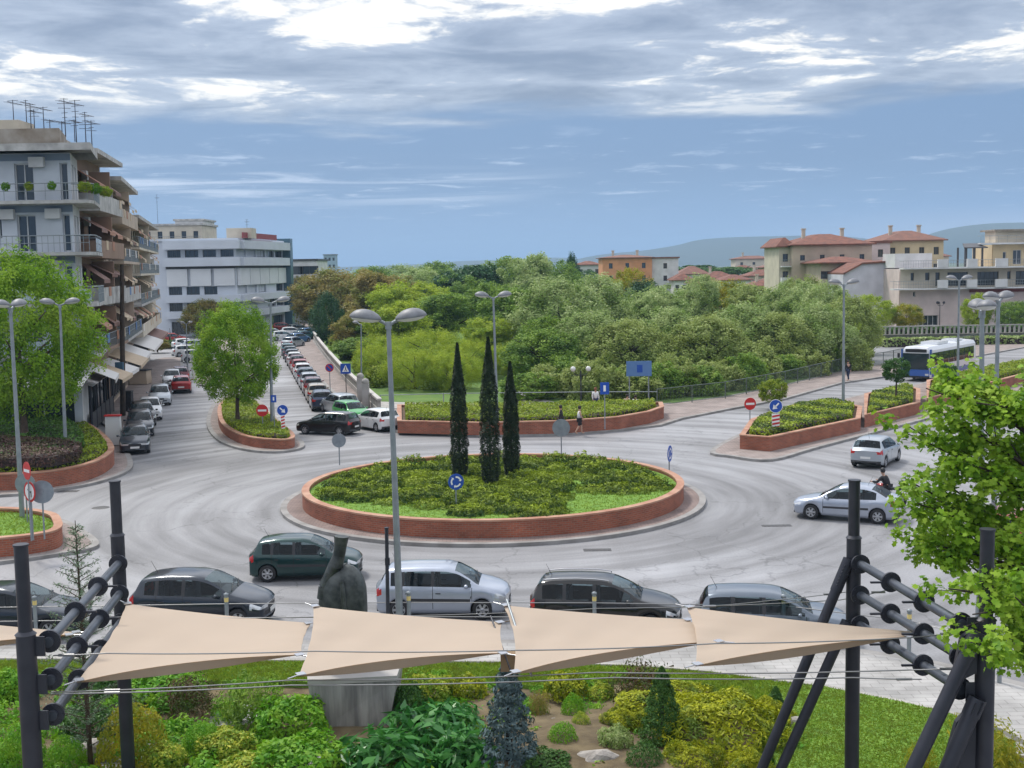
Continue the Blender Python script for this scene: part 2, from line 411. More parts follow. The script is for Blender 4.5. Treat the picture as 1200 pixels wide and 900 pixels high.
p3 = crom(wpts([(-150, 664), (0, 653), (50, 647), (70, 641), (73, 632), (60, 620), (0, 614), (-150, 616)], .13), 5)
planter('brick_planter', 'small red brick planter with lawn and round signs at lower left', p3, .65, .28, soil=M_grass)
k4 = crom(wpts([(833, 529), (858, 537), (905, 541), (960, 526), (1062, 499), (1200, 462), (1400, 408), (1440, 385), (1400, 384), (1300, 400), (1200, 424), (1130, 438), (1060, 455), (1000, 466), (940, 482), (890, 500)]), 4)
slab('pavement_splitter_island', k4)
p4 = wpts([(867, 526), (902, 529), (1008, 505), (1010, 490), (984, 484), (930, 488), (880, 506)], .13)
planter('brick_planter', 'red brick planter at the near tip of the right splitter island', p4, .72, .26)
p5 = wpts([(1013, 501), (1078, 485), (1078, 468), (1060, 463), (1013, 474)], .13)
planter('brick_planter', 'short red brick planter between the lamp post and the round topiary tree', p5, .72, .26)
p6 = wpts([(1086, 480), (1200, 449), (1390, 398), (1390, 388), (1300, 408), (1200, 432), (1086, 457)], .13)
planter('brick_planter', 'long red brick planter on the bridge median at the right edge', p6, .72, .26)

# north pavement round to the bridge, then left street pavement by the park wall
NK = [(466, 508), (562, 512.5), (660, 510.5), (725, 506), (775, 500), (800, 492), (860, 480), (920, 469), (987, 450), (1035, 443), (1152, 417), (1200, 408), (1400, 365)]
NB = [(1400, 352), (1200, 391), (1100, 412), (1035, 427), (987, 435), (920, 452), (850, 466), (790, 474), (700, 477), (600, 478), (500, 478), (448, 482), (425, 464), (404, 444), (384, 421), (372, 405), (366, 396), (372, 380)]
WK = [(352, 378), (341, 396), (345, 410), (354, 425), (372, 444), (400, 472), (425, 494)]
slab('pavement_north', wpts(NK + NB + WK))
p7 = wpts([(466, 507.5), (560, 510), (660, 508), (725, 503), (762, 496), (778, 490), (776, 484), (745, 484), (660, 487), (560, 488), (466, 487)], .13)
planter('brick_planter', 'long curved red brick planter on the far side of the roundabout', p7, .72, .26)
# park ground beyond
PG = [(448, 481.5), (500, 477.5), (600, 477.5), (700, 476.5), (790, 473.5), (850, 465.5), (920, 451.5), (987, 434.5), (1010, 430), (1020, 390), (1000, 362), (900, 352), (600, 345), (420, 350), (374, 380), (368, 396), (374, 405), (386, 421), (406, 444), (427, 464)]
mb = MB(); mb.prism(wpts(PG), -.05, .12); struct('park_grass', mb, M_parkgrass)
mb = MB(); mb.prism(wpts([(600, 477), (612, 468), (600, 461), (596, 456), (604, 457), (625, 464), (668, 476.5)], .12), .1, .125); struct('park_path', mb, M_conc)
mb = MB(); mb.prism(wpts([(440, 480.5), (500, 477), (560, 476), (560, 473), (490, 472), (430, 470)], .12), .1, .125); struct('park_footpath', mb, M_conc)
# left street pavement
LK = [(-150, 474), (0, 470), (60, 473), (104, 487), (128, 503), (142, 522), (149, 526), (155, 512), (160, 497), (172, 483), (180, 470), (196, 452), (208, 441), (215, 432), (214, 420), (190, 420), (120, 440), (-150, 440)]
slab('pavement_left_street', wpts(LK))
# street median plaza with parked cars
slab('pavement_street_median', crom(wpts([(232, 452), (262, 447), (300, 440), (312, 425), (312, 405), (270, 398), (236, 405), (226, 425)]), 3))
# right bank terrace ground
mb = MB(); mb.prism(wpts([(1022, 404), (1400, 350), (1400, 335), (1015, 345), (1000, 362), (1018, 385)]), -.05, .12); struct('terrace_ground', mb, M_conc)
# near pavement and garden
NP = [(-500, 775), (0, 762), (300, 756), (600, 755), (900, 758), (1010, 766), (1100, 781), (1200, 806), (1500, 900), (1500, 1500), (-800, 1500)]
slab('pavement_near', wpts(NP), .13, M_pave2)
GE = [(-480, 782), (0, 774), (300, 776), (600, 778), (740, 782), (830, 789), (960, 806), (1060, 826), (1110, 838), (1180, 858), (1260, 900), (1300, 1200), (1100, 1400), (-700, 1400)]
GP = wpts(GE, .13)
gr = thing('garden_kerb', 'low stone edging round the foreground garden bed', 'kerb', (0, 30, .13))
mb = MB(); inn = inset(GP, .15); n = len(GP)
for i in range(n - 1):
    a, b, c, d = GP[i], GP[i + 1], inn[i + 1], inn[i]
    mb.add([(*a, .13), (*b, .13), (*b, .24), (*a, .24), (*d, .24), (*c, .24), (*d, .13), (*c, .13)], [(0, 1, 2, 3), (3, 2, 5, 4), (4, 5, 7, 6)])
mb.build('edging', M_conc, gr)
GZ = lambda x, y: .18 + .35 * max(0, math.sin(x * .35 + 1)) * max(0, min(1, (30 - y) / 6)) + .12 * math.sin(x * 1.7) * math.sin(y * 1.3) * max(0, min(1, (30 - y) / 3))
def gridpoly(name, pts, zf, step, m):
    xs = [p[0] for p in pts]; ys = [p[1] for p in pts]; mb = MB(); idx = {}
    def inside(x, y):
        c = False; n_ = len(pts)
        for i in range(n_):
            x1, y1 = pts[i]; x2, y2 = pts[(i + 1) % n_]
            if (y1 > y) != (y2 > y) and x < (x2 - x1) * (y - y1) / (y2 - y1) + x1: c = not c
        return c
    x0, y0 = min(xs), min(ys); nx = int((max(xs) - x0) / step) + 1; ny = int((max(ys) - y0) / step) + 1
    V, Fc = [], []
    for j in range(ny + 1):
        for i in range(nx + 1): V.append((x0 + i * step, y0 + j * step, zf(x0 + i * step, y0 + j * step)))
    for j in range(ny):
        for i in range(nx):
            if all(inside(x0 + (i + a) * step, y0 + (j + b) * step) for a, b in ((0, 0), (1, 0), (1, 1), (0, 1))):
                Fc.append((j * (nx + 1) + i, j * (nx + 1) + i + 1, (j + 1) * (nx + 1) + i + 1, (j + 1) * (nx + 1) + i))
    mb.add(V, Fc, 0, None, True); return struct(name, mb, m)
def gardenmat():
    m = pm('garden_soil_and_grass', (.09, .065, .035), (.17, .13, .07), 2.2, .95, bump=.8, bscale=14); return m
gridpoly('garden_soil', [p for p in inset(GP, .1)], GZ, .3, gardenmat())

# drains / manhole covers lying in the road
M_iron = pm('cast_iron', (.06, .06, .065), (.1, .1, .1), 9, .6, .3)
for k, (px, py, a, b_, lb) in enumerate([(700, 644.5, .95, .35, 'dark rectangular road drain beside the front kerb of the central island'), (80, 575.8, .9, .4, 'dark rectangular drain by the kerb of the left brick planter'),
    (910, 616, 1.1, .3, 'flat iron drain cover left of the silver coupe'), (118, 595, .7, .7, 'round manhole cover in the road right of the lower left planter'), (345, 585, .8, .35, 'small dark drain left of the central island kerb')]):
    v = at(px, py); mb = MB()
    if a == b_: mb.lathe([(0, .012), (a / 2, .012), (a / 2 + .04, 0)], (v.x, v.y, 0), 20)
    else:
        for q in range(7): mb.box((v.x - a / 2 + a * (q + .5) / 7, v.y, .007), (a / 7 * .6, b_, .014))
        mb.box((v.x, v.y, .003), (a + .06, b_ + .06, .006))
    tag(mb.build('drain_cover', M_iron, loc=(v.x, v.y, 0)), lb, 'drain cover')

# far hills
def hill(name, pts, y, depth, m):
    mb = MB(); n = len(pts); top = [atY(px, py, y) for px, py in pts]
    V = []; 
    for v in top: V += [(v.x, y - depth, -5), (v.x, y - depth * .45, v.z * .55), (v.x, y, v.z), (v.x, y + depth, -5)]
    Fc = []
    for i in range(n - 1):
        for k in range(3): Fc.append((4 * i + k, 4 * i + 4 + k, 4 * i + 5 + k, 4 * i + 1 + k))
    mb.add(V, Fc, 0, None, True); return struct(name, mb, m)
M_hill = pm('far_hill', (.03, .05, .05), (.05, .07, .06), .0015, .95)
hill('hills_right', crom([(1020, 312), (1060, 290), (1090, 274), (1130, 265), (1180, 261), (1240, 262), (1320, 270), (1500, 300)], 4, False), 3600, 700, M_hill)
hill('hills_middle', crom([(640, 312), (700, 299), (750, 294), (790, 288), (820, 281), (860, 278), (900, 277), (960, 276), (1010, 279), (1080, 290), (1160, 304)], 4, False), 4100, 700, M_hill)
hill('hills_left', crom([(-100, 322), (200, 319), (330, 316), (400, 313), (480, 310), (540, 306), (600, 304), (660, 302), (720, 309)], 4, False), 4300, 700, M_hill)
def hazemat():
    m = bpy.data.materials.new('air'); m.use_nodes = True; t = m.node_tree; t.nodes.clear()
    v = t.nodes.new('ShaderNodeVolumePrincipled'); v.inputs['Color'].default_value = (.5, .74, 1.0, 1); v.inputs['Density'].default_value = HAZE
    v.inputs['Anisotropy'].default_value = .0
    o = t.nodes.new('ShaderNodeOutputMaterial'); t.links.new(v.outputs[0], o.inputs['Volume']); return m
HAZE = .00019
# ------------------------------------------------------------------ vegetation builders
def leaves(P, Nn, size, aspect=.6, jitter=.6, shape='quad', rnd=None, seed=0):
    """P: Nx3 points, Nn: Nx3 preferred normals, returns a mesh of small leaf faces"""
    r = np.random.default_rng(seed + 11); n = len(P)
    Nn = Nn + r.normal(0, jitter, (n, 3)); Nn /= np.linalg.norm(Nn, axis=1, keepdims=True) + 1e-9
    T = r.normal(0, 1, (n, 3)); A = np.cross(Nn, T); A /= np.linalg.norm(A, axis=1, keepdims=True) + 1e-9; B = np.cross(Nn, A)
    s = size * r.uniform(.65, 1.3, (n, 1))
    if shape == 'quad': st = [(-1, 0, 0), (-.1, -aspect, .12), (1, 0, -.1), (.1, aspect, .12)]
    elif shape == 'tri': st = [(-1, -aspect, 0), (1, 0, .1), (-1, aspect, 0)]
    elif shape == 'maple': st = [(-1, 0, 0), (-.45, -.8, .1), (.05, -.5, .05), (.45, -.95, .1), (.5, -.35, .02), (1.1, 0, -.15), (.5, .35, .02), (.45, .95, .1), (.05, .5, .05), (-.45, .8, .1)]
    k = len(st); V = np.empty((n, k, 3))
    for i, (a, b, c) in enumerate(st): V[:, i] = P + A * s * a + B * s * b + Nn * s * c
    if rnd is None: rnd = r.uniform(0, 1, n)
    return V.reshape(-1, 3), k, np.repeat(rnd, k)
def leafmesh(name, parts):
    """parts: list of (V, k, rnd)"""
    V = np.concatenate([p[0] for p in parts]); R_ = np.concatenate([p[2] for p in parts])
    me = bpy.data.meshes.new(name); nv = len(V); me.vertices.add(nv); me.vertices.foreach_set('co', V.astype(np.float32).ravel())
    tot = []; 
    for p in parts: tot.append(np.full(len(p[0]) // p[1], p[1]))
    tot = np.concatenate(tot); st = np.concatenate([[0], np.cumsum(tot)[:-1]])
    me.loops.add(nv); me.loops.foreach_set('vertex_index', np.arange(nv, dtype=np.int32))
    me.polygons.add(len(tot)); me.polygons.foreach_set('loop_start', st.astype(np.int32)); me.polygons.foreach_set('loop_total', tot.astype(np.int32))
    a = me.attributes.new('rnd', 'FLOAT', 'POINT'); a.data.foreach_set('value', R_.astype(np.float32))
    me.update(calc_edges=True); return me
def link(name, me, mat, parent=None, loc=None):
    o = bpy.data.objects.new(name, me); col.objects.link(o)
    if not me.materials: me.materials.append(mat)
    o.material_slots[0].link = 'OBJECT'; o.material_slots[0].material = mat
    if parent is not None: o.parent = parent
    if loc is not None: o.location = loc
    return o
def unit(n, r):
    d = r.normal(0, 1, (n, 3)); return d / np.linalg.norm(d, axis=1, keepdims=True)
def crown_pts(seed, clumps, per, kind='round', cr=.26, bottom=-.75):
    """unit crown: radius ~1 in x,y, z from -1..1"""
    r = np.random.default_rng(seed); C = []; k = 0
    lob = [(unit(1, r)[0] * np.array([.5, .5, .55]), r.uniform(.42, .68)) for _ in range(9)]
    while len(C) < clumps and k < clumps * 40:
        k += 1; d = unit(1, r)[0]; rad = r.uniform(.35, 1) ** .45
        if kind in ('lobed', 'big'):
            c0, rr = lob[r.integers(9)]; p = c0 + d * rr * rad * .95
        elif kind == 'bigr': p = d * rad * (1 + .13 * math.sin(d[0] * 5 + seed) * math.sin(d[1] * 4.3 + d[2] * 3)); p[:2] *= (1 - .3 * max(0, p[2]) ** 1.5)
        elif kind == 'tall': p = d * rad; p[:2] *= (1 - .35 * max(0, p[2]))
        elif kind == 'weep':
            p = d * rad; 
        elif kind == 'flat': p = d * rad; p[2] = p[2] * .35 + .2
        else: p = d * rad
        if p[2] < bottom: continue
        C.append(p)
    C = np.array(C); P = []; Nn = []; R_ = []
    for c in C:
        m = int(per * r.uniform(.6, 1.3)); q = unit(m, r) * (r.uniform(0, 1, (m, 1)) ** .5) * cr * r.uniform(.6, 1.2)
        if kind == 'weep': q[:, 2] = q[:, 2] * 2.1 - .12; q[:, :2] *= .7
        elif kind == 'tall': q[:, 2] *= 1.5
        elif kind == 'flat': q[:, 2] *= .6
        else: q[:, 2] *= 1.0
        P.append(c + q); nn = q / (np.linalg.norm(q, axis=1, keepdims=True) + 1e-6) * .6 + c * .5 + np.array([0, 0, .4]); Nn.append(nn)
        R_.append(np.clip(r.normal(r.uniform(.2, .8), .22, m), 0, 1))
    return np.concatenate(P), np.concatenate(Nn), np.concatenate(R_)
CROWN = {}
def crown_mesh(kind, v):
    key = (kind, v)
    if key in CROWN: return CROWN[key]
    q = {'round': (220, 100, .19, .031), 'lobed': (260, 105, .17, .030), 'tall': (250, 100, .17, .030), 'weep': (300, 100, .17, .029), 'big': (520, 85, .17, .021), 'bigr': (560, 90, .15, .021), 'flat': (110, 60, .2, .05), 'dense': (190, 55, .2, .05)}[kind]
    P, Nn, R_ = crown_pts(100 + v * 7 + len(kind), q[0], q[1], kind, q[2], -.95)
    me = leafmesh('crown', [leaves(P, Nn, q[3], .55 if kind != 'weep' else .3, .7, 'quad', R_, v)])
    CROWN[key] = me; return me
def trunk_mesh(h, r0, crown_h, crown_r, seed, limbs=6, m=None):
    r = random.Random(seed); mb = MB(); top = h + crown_h * .55
    pts = []; x = y = 0
    for i in range(6):
        t = i / 5; pts.append((x, y, top * t)); x += r.uniform(-.04, .04) * top * .2; y += r.uniform(-.04, .04) * top * .2
    mb.path(pts, [r0 * (1.25 if i == 0 else 1 - .8 * i / 5) for i in range(6)], 8)
    for k in range(limbs):
        t = r.uniform(.0, 1); z = h * .85 + crown_h * .45 * t; a = k * 2.4 + r.uniform(-.4, .4); L = crown_r * r.uniform(.55, .85)
        b = (pts[3][0], pts[3][1], z); mid = (b[0] + math.cos(a) * L * .5, b[1] + math.sin(a) * L * .5, z + L * .35); e = (b[0] + math.cos(a) * L, b[1] + math.sin(a) * L, z + L * .6)
        mb.path([b, mid, e], [r0 * .45, r0 * .28, r0 * .1], 6)
    return mb
def tree(name, label, cat, loc, h_total, rad, trunk_h, mat, kind='round', v=0, group=None, bark=None, rot=0.0):
    root = thing(name, label, cat, loc, rot, group)
    ch = h_total - trunk_h
    t = trunk_mesh(trunk_h, max(.09, rad * .055), ch, rad, v * 13 + 5).build('trunk', bark or M_bark, root, world=False)
    c = link('crown', crown_mesh(kind, v), mat, root); c.location = (0, 0, trunk_h + ch / 2); c.scale = (rad, rad, ch / 2)
    return root
g = lambda *c: tuple(c)
L_bright = leafmat('leaves_bright_green', (.08, .21, .008), (.28, .48, .025), (.36, .52, .05), .42)
L_yel = leafmat('leaves_yellow_green', (.30, .40, .02), (.52, .62, .07), (.24, .36, .03), .5)
L_olive = leafmat('leaves_olive_brown', (.24, .19, .05), (.38, .31, .09), (.2, .24, .035), .4)
L_poplar = leafmat('leaves_grey_green', (.26, .37, .11), (.56, .64, .30), (.20, .31, .06), .4)
L_mid = leafmat('leaves_mid_green', (.11, .22, .02), (.34, .49, .07), (.09, .19, .025), .35)
L_sage = leafmat('leaves_sage', (.22, .31, .07), (.48, .55, .20), (.24, .30, .06), .4)
L_deep = leafmat('leaves_deep_green', (.04, .12, .02), (.09, .2, .035), None, .25)
L_pine = leafmat('leaves_pine', (.025, .085, .03), (.055, .14, .045), None, .15)
L_gold = leafmat('leaves_golden', (.30, .29, .01), (.48, .42, .03), (.2, .27, .02), .4)
L_cyp = leafmat('leaves_cypress', (.010, .026, .012), (.03, .055, .02), (.02, .035, .012), .05)
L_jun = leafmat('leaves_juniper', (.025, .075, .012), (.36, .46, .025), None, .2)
L_junY = leafmat('leaves_yellow_juniper', (.22, .27, .008), (.56, .58, .02), (.12, .2, .015), .3)
L_hedge = leafmat('leaves_hedge', (.12, .20, .01), (.28, .38, .02), (.32, .38, .025), .25)
L_dhedge = leafmat('leaves_dark_hedge', (.04, .11, .015), (.09, .19, .025), None, .15)
L_plum = leafmat('leaves_plum', (.07, .035, .035), (.13, .07, .06), (.09, .08, .03), .15)
L_blue = leafmat('needles_blue_spruce', (.08, .14, .15), (.18, .26, .27), (.06, .10, .10), .05)
L_spot = leafmat('leaves_spotted_yellow', (.2, .34, .02), (.68, .66, .09), (.14, .28, .02), .3)
L_acan = leafmat('leaves_glossy_green', (.025, .14, .028), (.09, .3, .055), None, .3, .35)
L_rich = leafmat('leaves_rich_green', (.08, .27, .012), (.18, .42, .02), (.25, .44, .03), .35)
L_redtip = leafmat('leaves_red_tipped', (.05, .07, .02), (.15, .07, .04), (.07, .12, .02), .2)
L_cedar = leafmat('needles_sapling', (.12, .22, .12), (.26, .34, .22), None, .15)
L_grassblade = leafmat('grass_blades', (.12, .24, .015), (.34, .44, .05), (.2, .26, .03), .4)

def hedge(name, label, pts, z0, h, mat, seed, dens=60, size=.09, cat='hedge', core=M_darkbark, round_=.25, mat2=None, split=None):
    """clipped hedge filling a polygon: solid core with a skin of leaves"""
    r = np.random.default_rng(seed); cx = sum(p[0] for p in pts) / len(pts); cyy = sum(p[1] for p in pts) / len(pts)
    inn = inset(pts, .12); mb = MB(); mb.prism(inn, z0 - .1, z0 + h - .14)
    x0, x1 = min(p[0] for p in pts), max(p[0] for p in pts); y0, y1 = min(p[1] for p in pts), max(p[1] for p in pts)
    tri = tessellate_polygon([[Vector((*p, 0)) for p in pts]]); PP = []; NN = []
    for t in tri:
        a, b, c = [np.array([*pts[k], 0.]) for k in t]; ar = abs(np.cross(b - a, c - a)[2]) / 2; m = int(ar * dens) + 1
        u, v = r.uniform(0, 1, (2, m, 1)); f = u + v > 1; u = np.where(f, 1 - u, u); v = np.where(f, 1 - v, v)
        q = a + (b - a) * u + (c - a) * v; q[:, 2] = z0 + h + r.normal(0, .035, m) + .07 * np.sin(q[:, 0] * 2.1 + seed) * np.sin(q[:, 1] * 1.3); PP.append(q); NN.append(np.tile([0, 0, 1.], (m, 1)))
    n = len(pts); area = sum(pts[i][0] * pts[(i + 1) % n][1] - pts[(i + 1) % n][0] * pts[i][1] for i in range(n)); sg = 1 if area > 0 else -1
    for i in range(n):
        a, b = np.array([*pts[i], 0.]), np.array([*pts[(i + 1) % n], 0.]); L = np.linalg.norm(b - a); m = int(L * h * dens) + 1
        t = r.uniform(0, 1, (m, 1)); q = a + (b - a) * t; zq = r.uniform(0, 1, m); nn = np.array([(b - a)[1], -(b - a)[0], 0]) * sg; nn = nn / (np.linalg.norm(nn) + 1e-9)
        q = q - nn * (.03 + .22 * np.clip(zq - .7, 0, 1)[:, None]) + nn * r.normal(0, .03, (m, 1)); q[:, 2] = z0 + zq * h; PP.append(q); NN.append(np.tile(nn, (m, 1)))
    P = np.concatenate(PP); NNn = np.concatenate(NN); off = np.array([cx, cyy, z0])
    rr = np.clip(.5 + .35 * np.sin(P[:, 0] * 1.7 + P[:, 1]) + r.normal(0, .25, len(P)), 0, 1)
    root = thing(name, label, cat, (cx, cyy, z0))
    mb.build('branches', core, root)
    link('foliage', leafmesh('foliage', [leaves(P - off, NNn, size, .6, .5, 'quad', rr, seed)]), mat, root)
    return root
def shrub_mesh(seed, n=900, size=.06, rough_=.1, flat=.9, shape='quad', aspect=.5, spiky=0.0, hollow=.55):
    """unit dome radius 1, height ~ flat, standing on z=0"""
    r = np.random.default_rng(seed); d = unit(n, r); d[:, 2] = np.abs(d[:, 2]) * 1.0 - .12
    ph = r.uniform(0, 6, 6); bump = 1 + rough_ * (np.sin(d[:, 0] * 5 + ph[0]) * np.sin(d[:, 1] * 5 + ph[1]) + np.sin(d[:, 2] * 7 + ph[2]) * .6)
    rad = (r.uniform(hollow, 1, n) ** .5) * bump
    P = d * rad[:, None]; P[:, 2] = np.maximum(P[:, 2] * flat + .1 * flat, .01); Nn = d + np.array([0, 0, .3]) + (r.normal(0, spiky, (n, 3)) if spiky else 0)
    return leafmesh('foliage', [leaves(P, Nn, size, aspect, .5, shape, None, seed)])
SH = {}
def shrub(name, label, px, py, wpx, hpx, mat, kind='ball', cat='shrub', z=None, group=None, v=0):
    """base pixel (px, py), width and height in photo pixels"""
    b = at(px, py, .25 if z is None else z); d = (b - Vector((0, 0, EYE))).length * .985
    rad = wpx * d / F / 2; h = hpx * d / F
    key = (kind, v)
    if key not in SH:
        s = 31 + v * 17
        SH[key] = {'ball': lambda: shrub_mesh(s, 2600, .05, .05, 1.0), 'leafy': lambda: shrub_mesh(s, 2600, .075, .18, 1.0, 'quad', .5, .4, .5),
                   'spray': lambda: shrub_mesh(s, 7500, .05, .22, .85, 'quad', .3, .4, .72), 'broad': lambda: shrub_mesh(s, 420, .2, .2, .9, 'quad', .32, .4, .2),
                   'upright': lambda: shrub_mesh(s, 1800, .07, .2, 1.0, 'tri', .3, .5, .15)}[kind]()
    o = link(name, SH[key], mat); o.location = (b.x, b.y + rad * .3, b.z - .04); o.scale = (rad, rad * .95, max(.1, h * .92)); o.rotation_euler = (0, 0, v * 1.3 + px * .01)
    return tag(o, label, cat, group)
def cone_tree(name, label, cat, loc, h, rad, mat, seed, n=6000, size=.05, tiers=False, width_pow=.6, col_like=False, group=None):
    r = np.random.default_rng(seed); t = r.uniform(0, 1, n) ** (1.25 if not col_like else 1.0)
    if col_like: prof = np.minimum(1, ((1 - t) * 2.6)) ** .8 * (.72 + .28 * np.minimum(1, t * 6)) * (1 - .35 * t)
    else: prof = (1 - t) ** width_pow * np.minimum(1, t * 12 + .3)
    a = r.uniform(0, 2 * PI, n); fl = 1 + .12 * np.sin(a * 5 + t * 30) + .07 * np.sin(a * 3 - t * 47)
    if tiers: fl *= .72 + .38 * np.abs(np.sin(t * PI * 9 + a * .4))
    rr = prof * rad * fl * r.uniform(.55, 1, n) ** .4
    P = np.stack([rr * np.cos(a), rr * np.sin(a), .12 + t * (h - .12)], 1); Nn = np.stack([np.cos(a), np.sin(a), np.full(n, .5 if not col_like else 1.2)], 1)
    root = thing(name, label, cat, loc, 0, group)
    mb = MB(); mb.tube((0, 0, -.05), (0, 0, h * .9), rad * .14, rad * .03, 8); mb.build('trunk', M_darkbark, root, world=False)
    link('crown', leafmesh('crown', [leaves(P, Nn, size, .3, .45, 'quad', None, seed)]), mat, root)
    return root

# ---- central island planting
zI = .13 + .52
for (px, ty, by, wpx, lb) in [(538, 402, 557, 20, 'leftmost of the three dark cypresses on the central island'), (574, 395, 566, 23, 'tallest and middle cypress, standing in front of the other two on the island'), (599, 424, 557, 19, 'shortest and rightmost of the three cypresses on the central island')]:
    b = at(px, by, zI + .1); t = atY(px, ty, b.y); b.x = t.x * .3 + b.x * .7
    cone_tree('cypress_tree', lb, 'tree', (b.x, b.y, zI), t.z - zI, wpx * b.y / F * .55, L_cyp, int(px), 9000, .08, col_like=True)
def juniper_bed():
    r = np.random.default_rng(5); parts = []; k = 0; placed = []
    def lawn(x, y, R_): return (x > 2.6 and y < -1.3 - .25 * (x - 3) - R_ * .3) or (x < -2.4 and y < -3.6 - R_ * .3) or (-2.4 <= x < -1.0 and y < -5.0)
    def mound(x, y, R_, hh, lo_, hi_, dens=1000):
        n = int(dens * R_ * R_) + 60; d = unit(n, r); d[:, 2] = np.abs(d[:, 2]); b1, b2 = r.uniform(0, 6, 2)
        bumps = 1 + .2 * np.sin(d[:, 0] * 6 + b1) * np.sin(d[:, 1] * 7 + b2) + .1 * np.sin(d[:, 0] * 13 + b2)
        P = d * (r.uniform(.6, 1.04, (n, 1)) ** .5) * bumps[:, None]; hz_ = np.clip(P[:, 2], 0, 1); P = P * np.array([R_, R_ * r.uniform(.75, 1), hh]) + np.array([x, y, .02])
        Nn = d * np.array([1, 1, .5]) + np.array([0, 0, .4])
        parts.append(leaves(P, Nn, .075, .34, .5, 'quad', np.clip(lo_ + (hi_ - lo_) * hz_ ** 2.2 + r.normal(0, .12, n), 0, 1), int(r.integers(1e6))))  # dark sides and bright tops: light and shade put into the leaf colour
    while k < 130:                                       # low carpet
        a = r.uniform(0, 2 * PI); q = 7.2 * math.sqrt(r.uniform(0, 1)); x, y = q * math.cos(a), q * math.sin(a)
        if lawn(x, y, .8): continue
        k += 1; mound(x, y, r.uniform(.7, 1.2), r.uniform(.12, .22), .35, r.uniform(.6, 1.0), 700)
    t = 0
    while len(placed) < 62 and t < 9000:                 # higher separate tufts, mostly round the rim and the front
        t += 1; a = r.uniform(0, 2 * PI); q = 7.3 * math.sqrt(r.uniform(.05, 1)); x, y = q * math.cos(a), q * math.sin(a); R_ = r.uniform(.5, .95)
        if q < 4.6 and y > -2.2 and r.uniform() > .12: continue
        if lawn(x, y, 0) or any(math.hypot(x - p[0], y - p[1]) < (R_ + p[2]) * .78 for p in placed): continue
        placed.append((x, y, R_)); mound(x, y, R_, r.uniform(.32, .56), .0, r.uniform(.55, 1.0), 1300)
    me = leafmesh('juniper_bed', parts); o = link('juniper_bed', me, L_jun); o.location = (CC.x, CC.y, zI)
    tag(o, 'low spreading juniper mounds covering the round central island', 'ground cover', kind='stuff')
juniper_bed()
def grass_tufts(name, label, pts, zf, n, size, seed, mat=L_grassblade):
    r = np.random.default_rng(seed); tri = tessellate_polygon([[Vector((*p, 0)) for p in pts]]); A = []
    for t in tri:
        a, b, c = [np.array([*pts[k], 0.]) for k in t]; A.append((a, b, c, abs(np.cross(b - a, c - a)[2]) / 2))
    S = sum(x[3] for x in A); PP = []
    for a, b, c, ar in A:
        m = int(n * ar / S); u, v = r.uniform(0, 1, (2, m, 1)); f = u + v > 1; u = np.where(f, 1 - u, u); v = np.where(f, 1 - v, v); PP.append(a + (b - a) * u + (c - a) * v)
    P = np.concatenate(PP); P[:, 2] = np.array([zf(p[0], p[1]) for p in P]) + size * .5
    Nn = r.normal(0, 1, P.shape); Nn[:, 2] *= .25
    V, k, rr = leaves(P, Nn, size, .16, .1, 'quad', None, seed)
    c = P.mean(0); o = link(name, leafmesh(name, [(V - c, k, rr)]), mat); o.location = tuple(c)
    return tag(o, label, 'grass', kind='stuff')
grass_tufts('island_grass', 'short bright lawn showing between the junipers and the island wall', circ(7.95, 40), lambda x, y: zI - .02, 26000, .07, 3)

# ---- planters
zp = .63
hedge('clipped_hedge', 'bright green clipped hedge inside the triangular planter under the street tree', inset(p1, .3), zp - .1, .4, L_hedge, 21, 140, .07)
tb = at(279, 500, .5)
tr = tree('street_tree', 'bright spring-green round-headed tree in the triangular brick planter', 'tree', (tb.x, tb.y, .5), 7.9, 2.75, 1.5, L_bright, 'bigr', 3)
hl = inset(p2, .35)
hedge('clipped_hedge', 'low green clipped hedge edging the large left planter', hl, .78, .35, L_hedge, 22, 120, .07)
hedge('clipped_hedge', 'raised dark green hedge block inside the large left planter', inset(p2, 1.5), 1.05, .55, L_dhedge, 23, 130, .07)
plum = [xy(q, 1.5) for q in [(-120, 542), (0, 540), (60, 538), (92, 531), (96, 524), (70, 517), (0, 515), (-120, 517)]]
hedge('plum_hedge', 'brown-purple leaved hedge patch within the left planter', plum, 1.2, .5, L_plum, 24, 130, .07)
grass_tufts('planter_grass', 'grass growing in the small lower left planter', inset(p3, .3), lambda x, y: .68, 5000, .08, 4)
hedge('clipped_hedge', 'dark olive clipped hedge in the long far planter behind the roundabout', inset([*p7], .55), .72, .42, L_hedge, 25, 150, .07)
for k, (q, hh, lb, mt) in enumerate([(p4, .55, 'spreading dark juniper hedge filling the near planter of the right splitter island', L_jun), (p5, .5, 'olive-brown low hedge in the short planter by the topiary tree', L_jun), (p6, .55, 'low mixed hedge along the long bridge median planter', L_hedge)]):
    hedge('juniper_hedge', lb, inset(q, .5), .75, hh - .12, mt, 30 + k, 150, .07)
for (px, py, ty, wp, lb) in [(1050, 471, 418, 32, 'small round clipped topiary tree in the planter left of the bus'), (906, 476, 443, 34, 'round olive shrub on a short stem behind the blue arrow sign'), (1110, 462, 425, 22, 'small dark topiary ball beside the bus wheels')]:
    b = at(px, py, .75 if px > 1000 else .2); t = atY(px, ty, b.y); H_ = t.z - b.z; rd = wp * b.y / F / 2
    tree('topiary_tree', lb, 'tree', tuple(b), H_, rd, max(.2, H_ - 2 * rd * .95), L_deep if px > 1000 else L_hedge, 'dense', int(px) % 3)

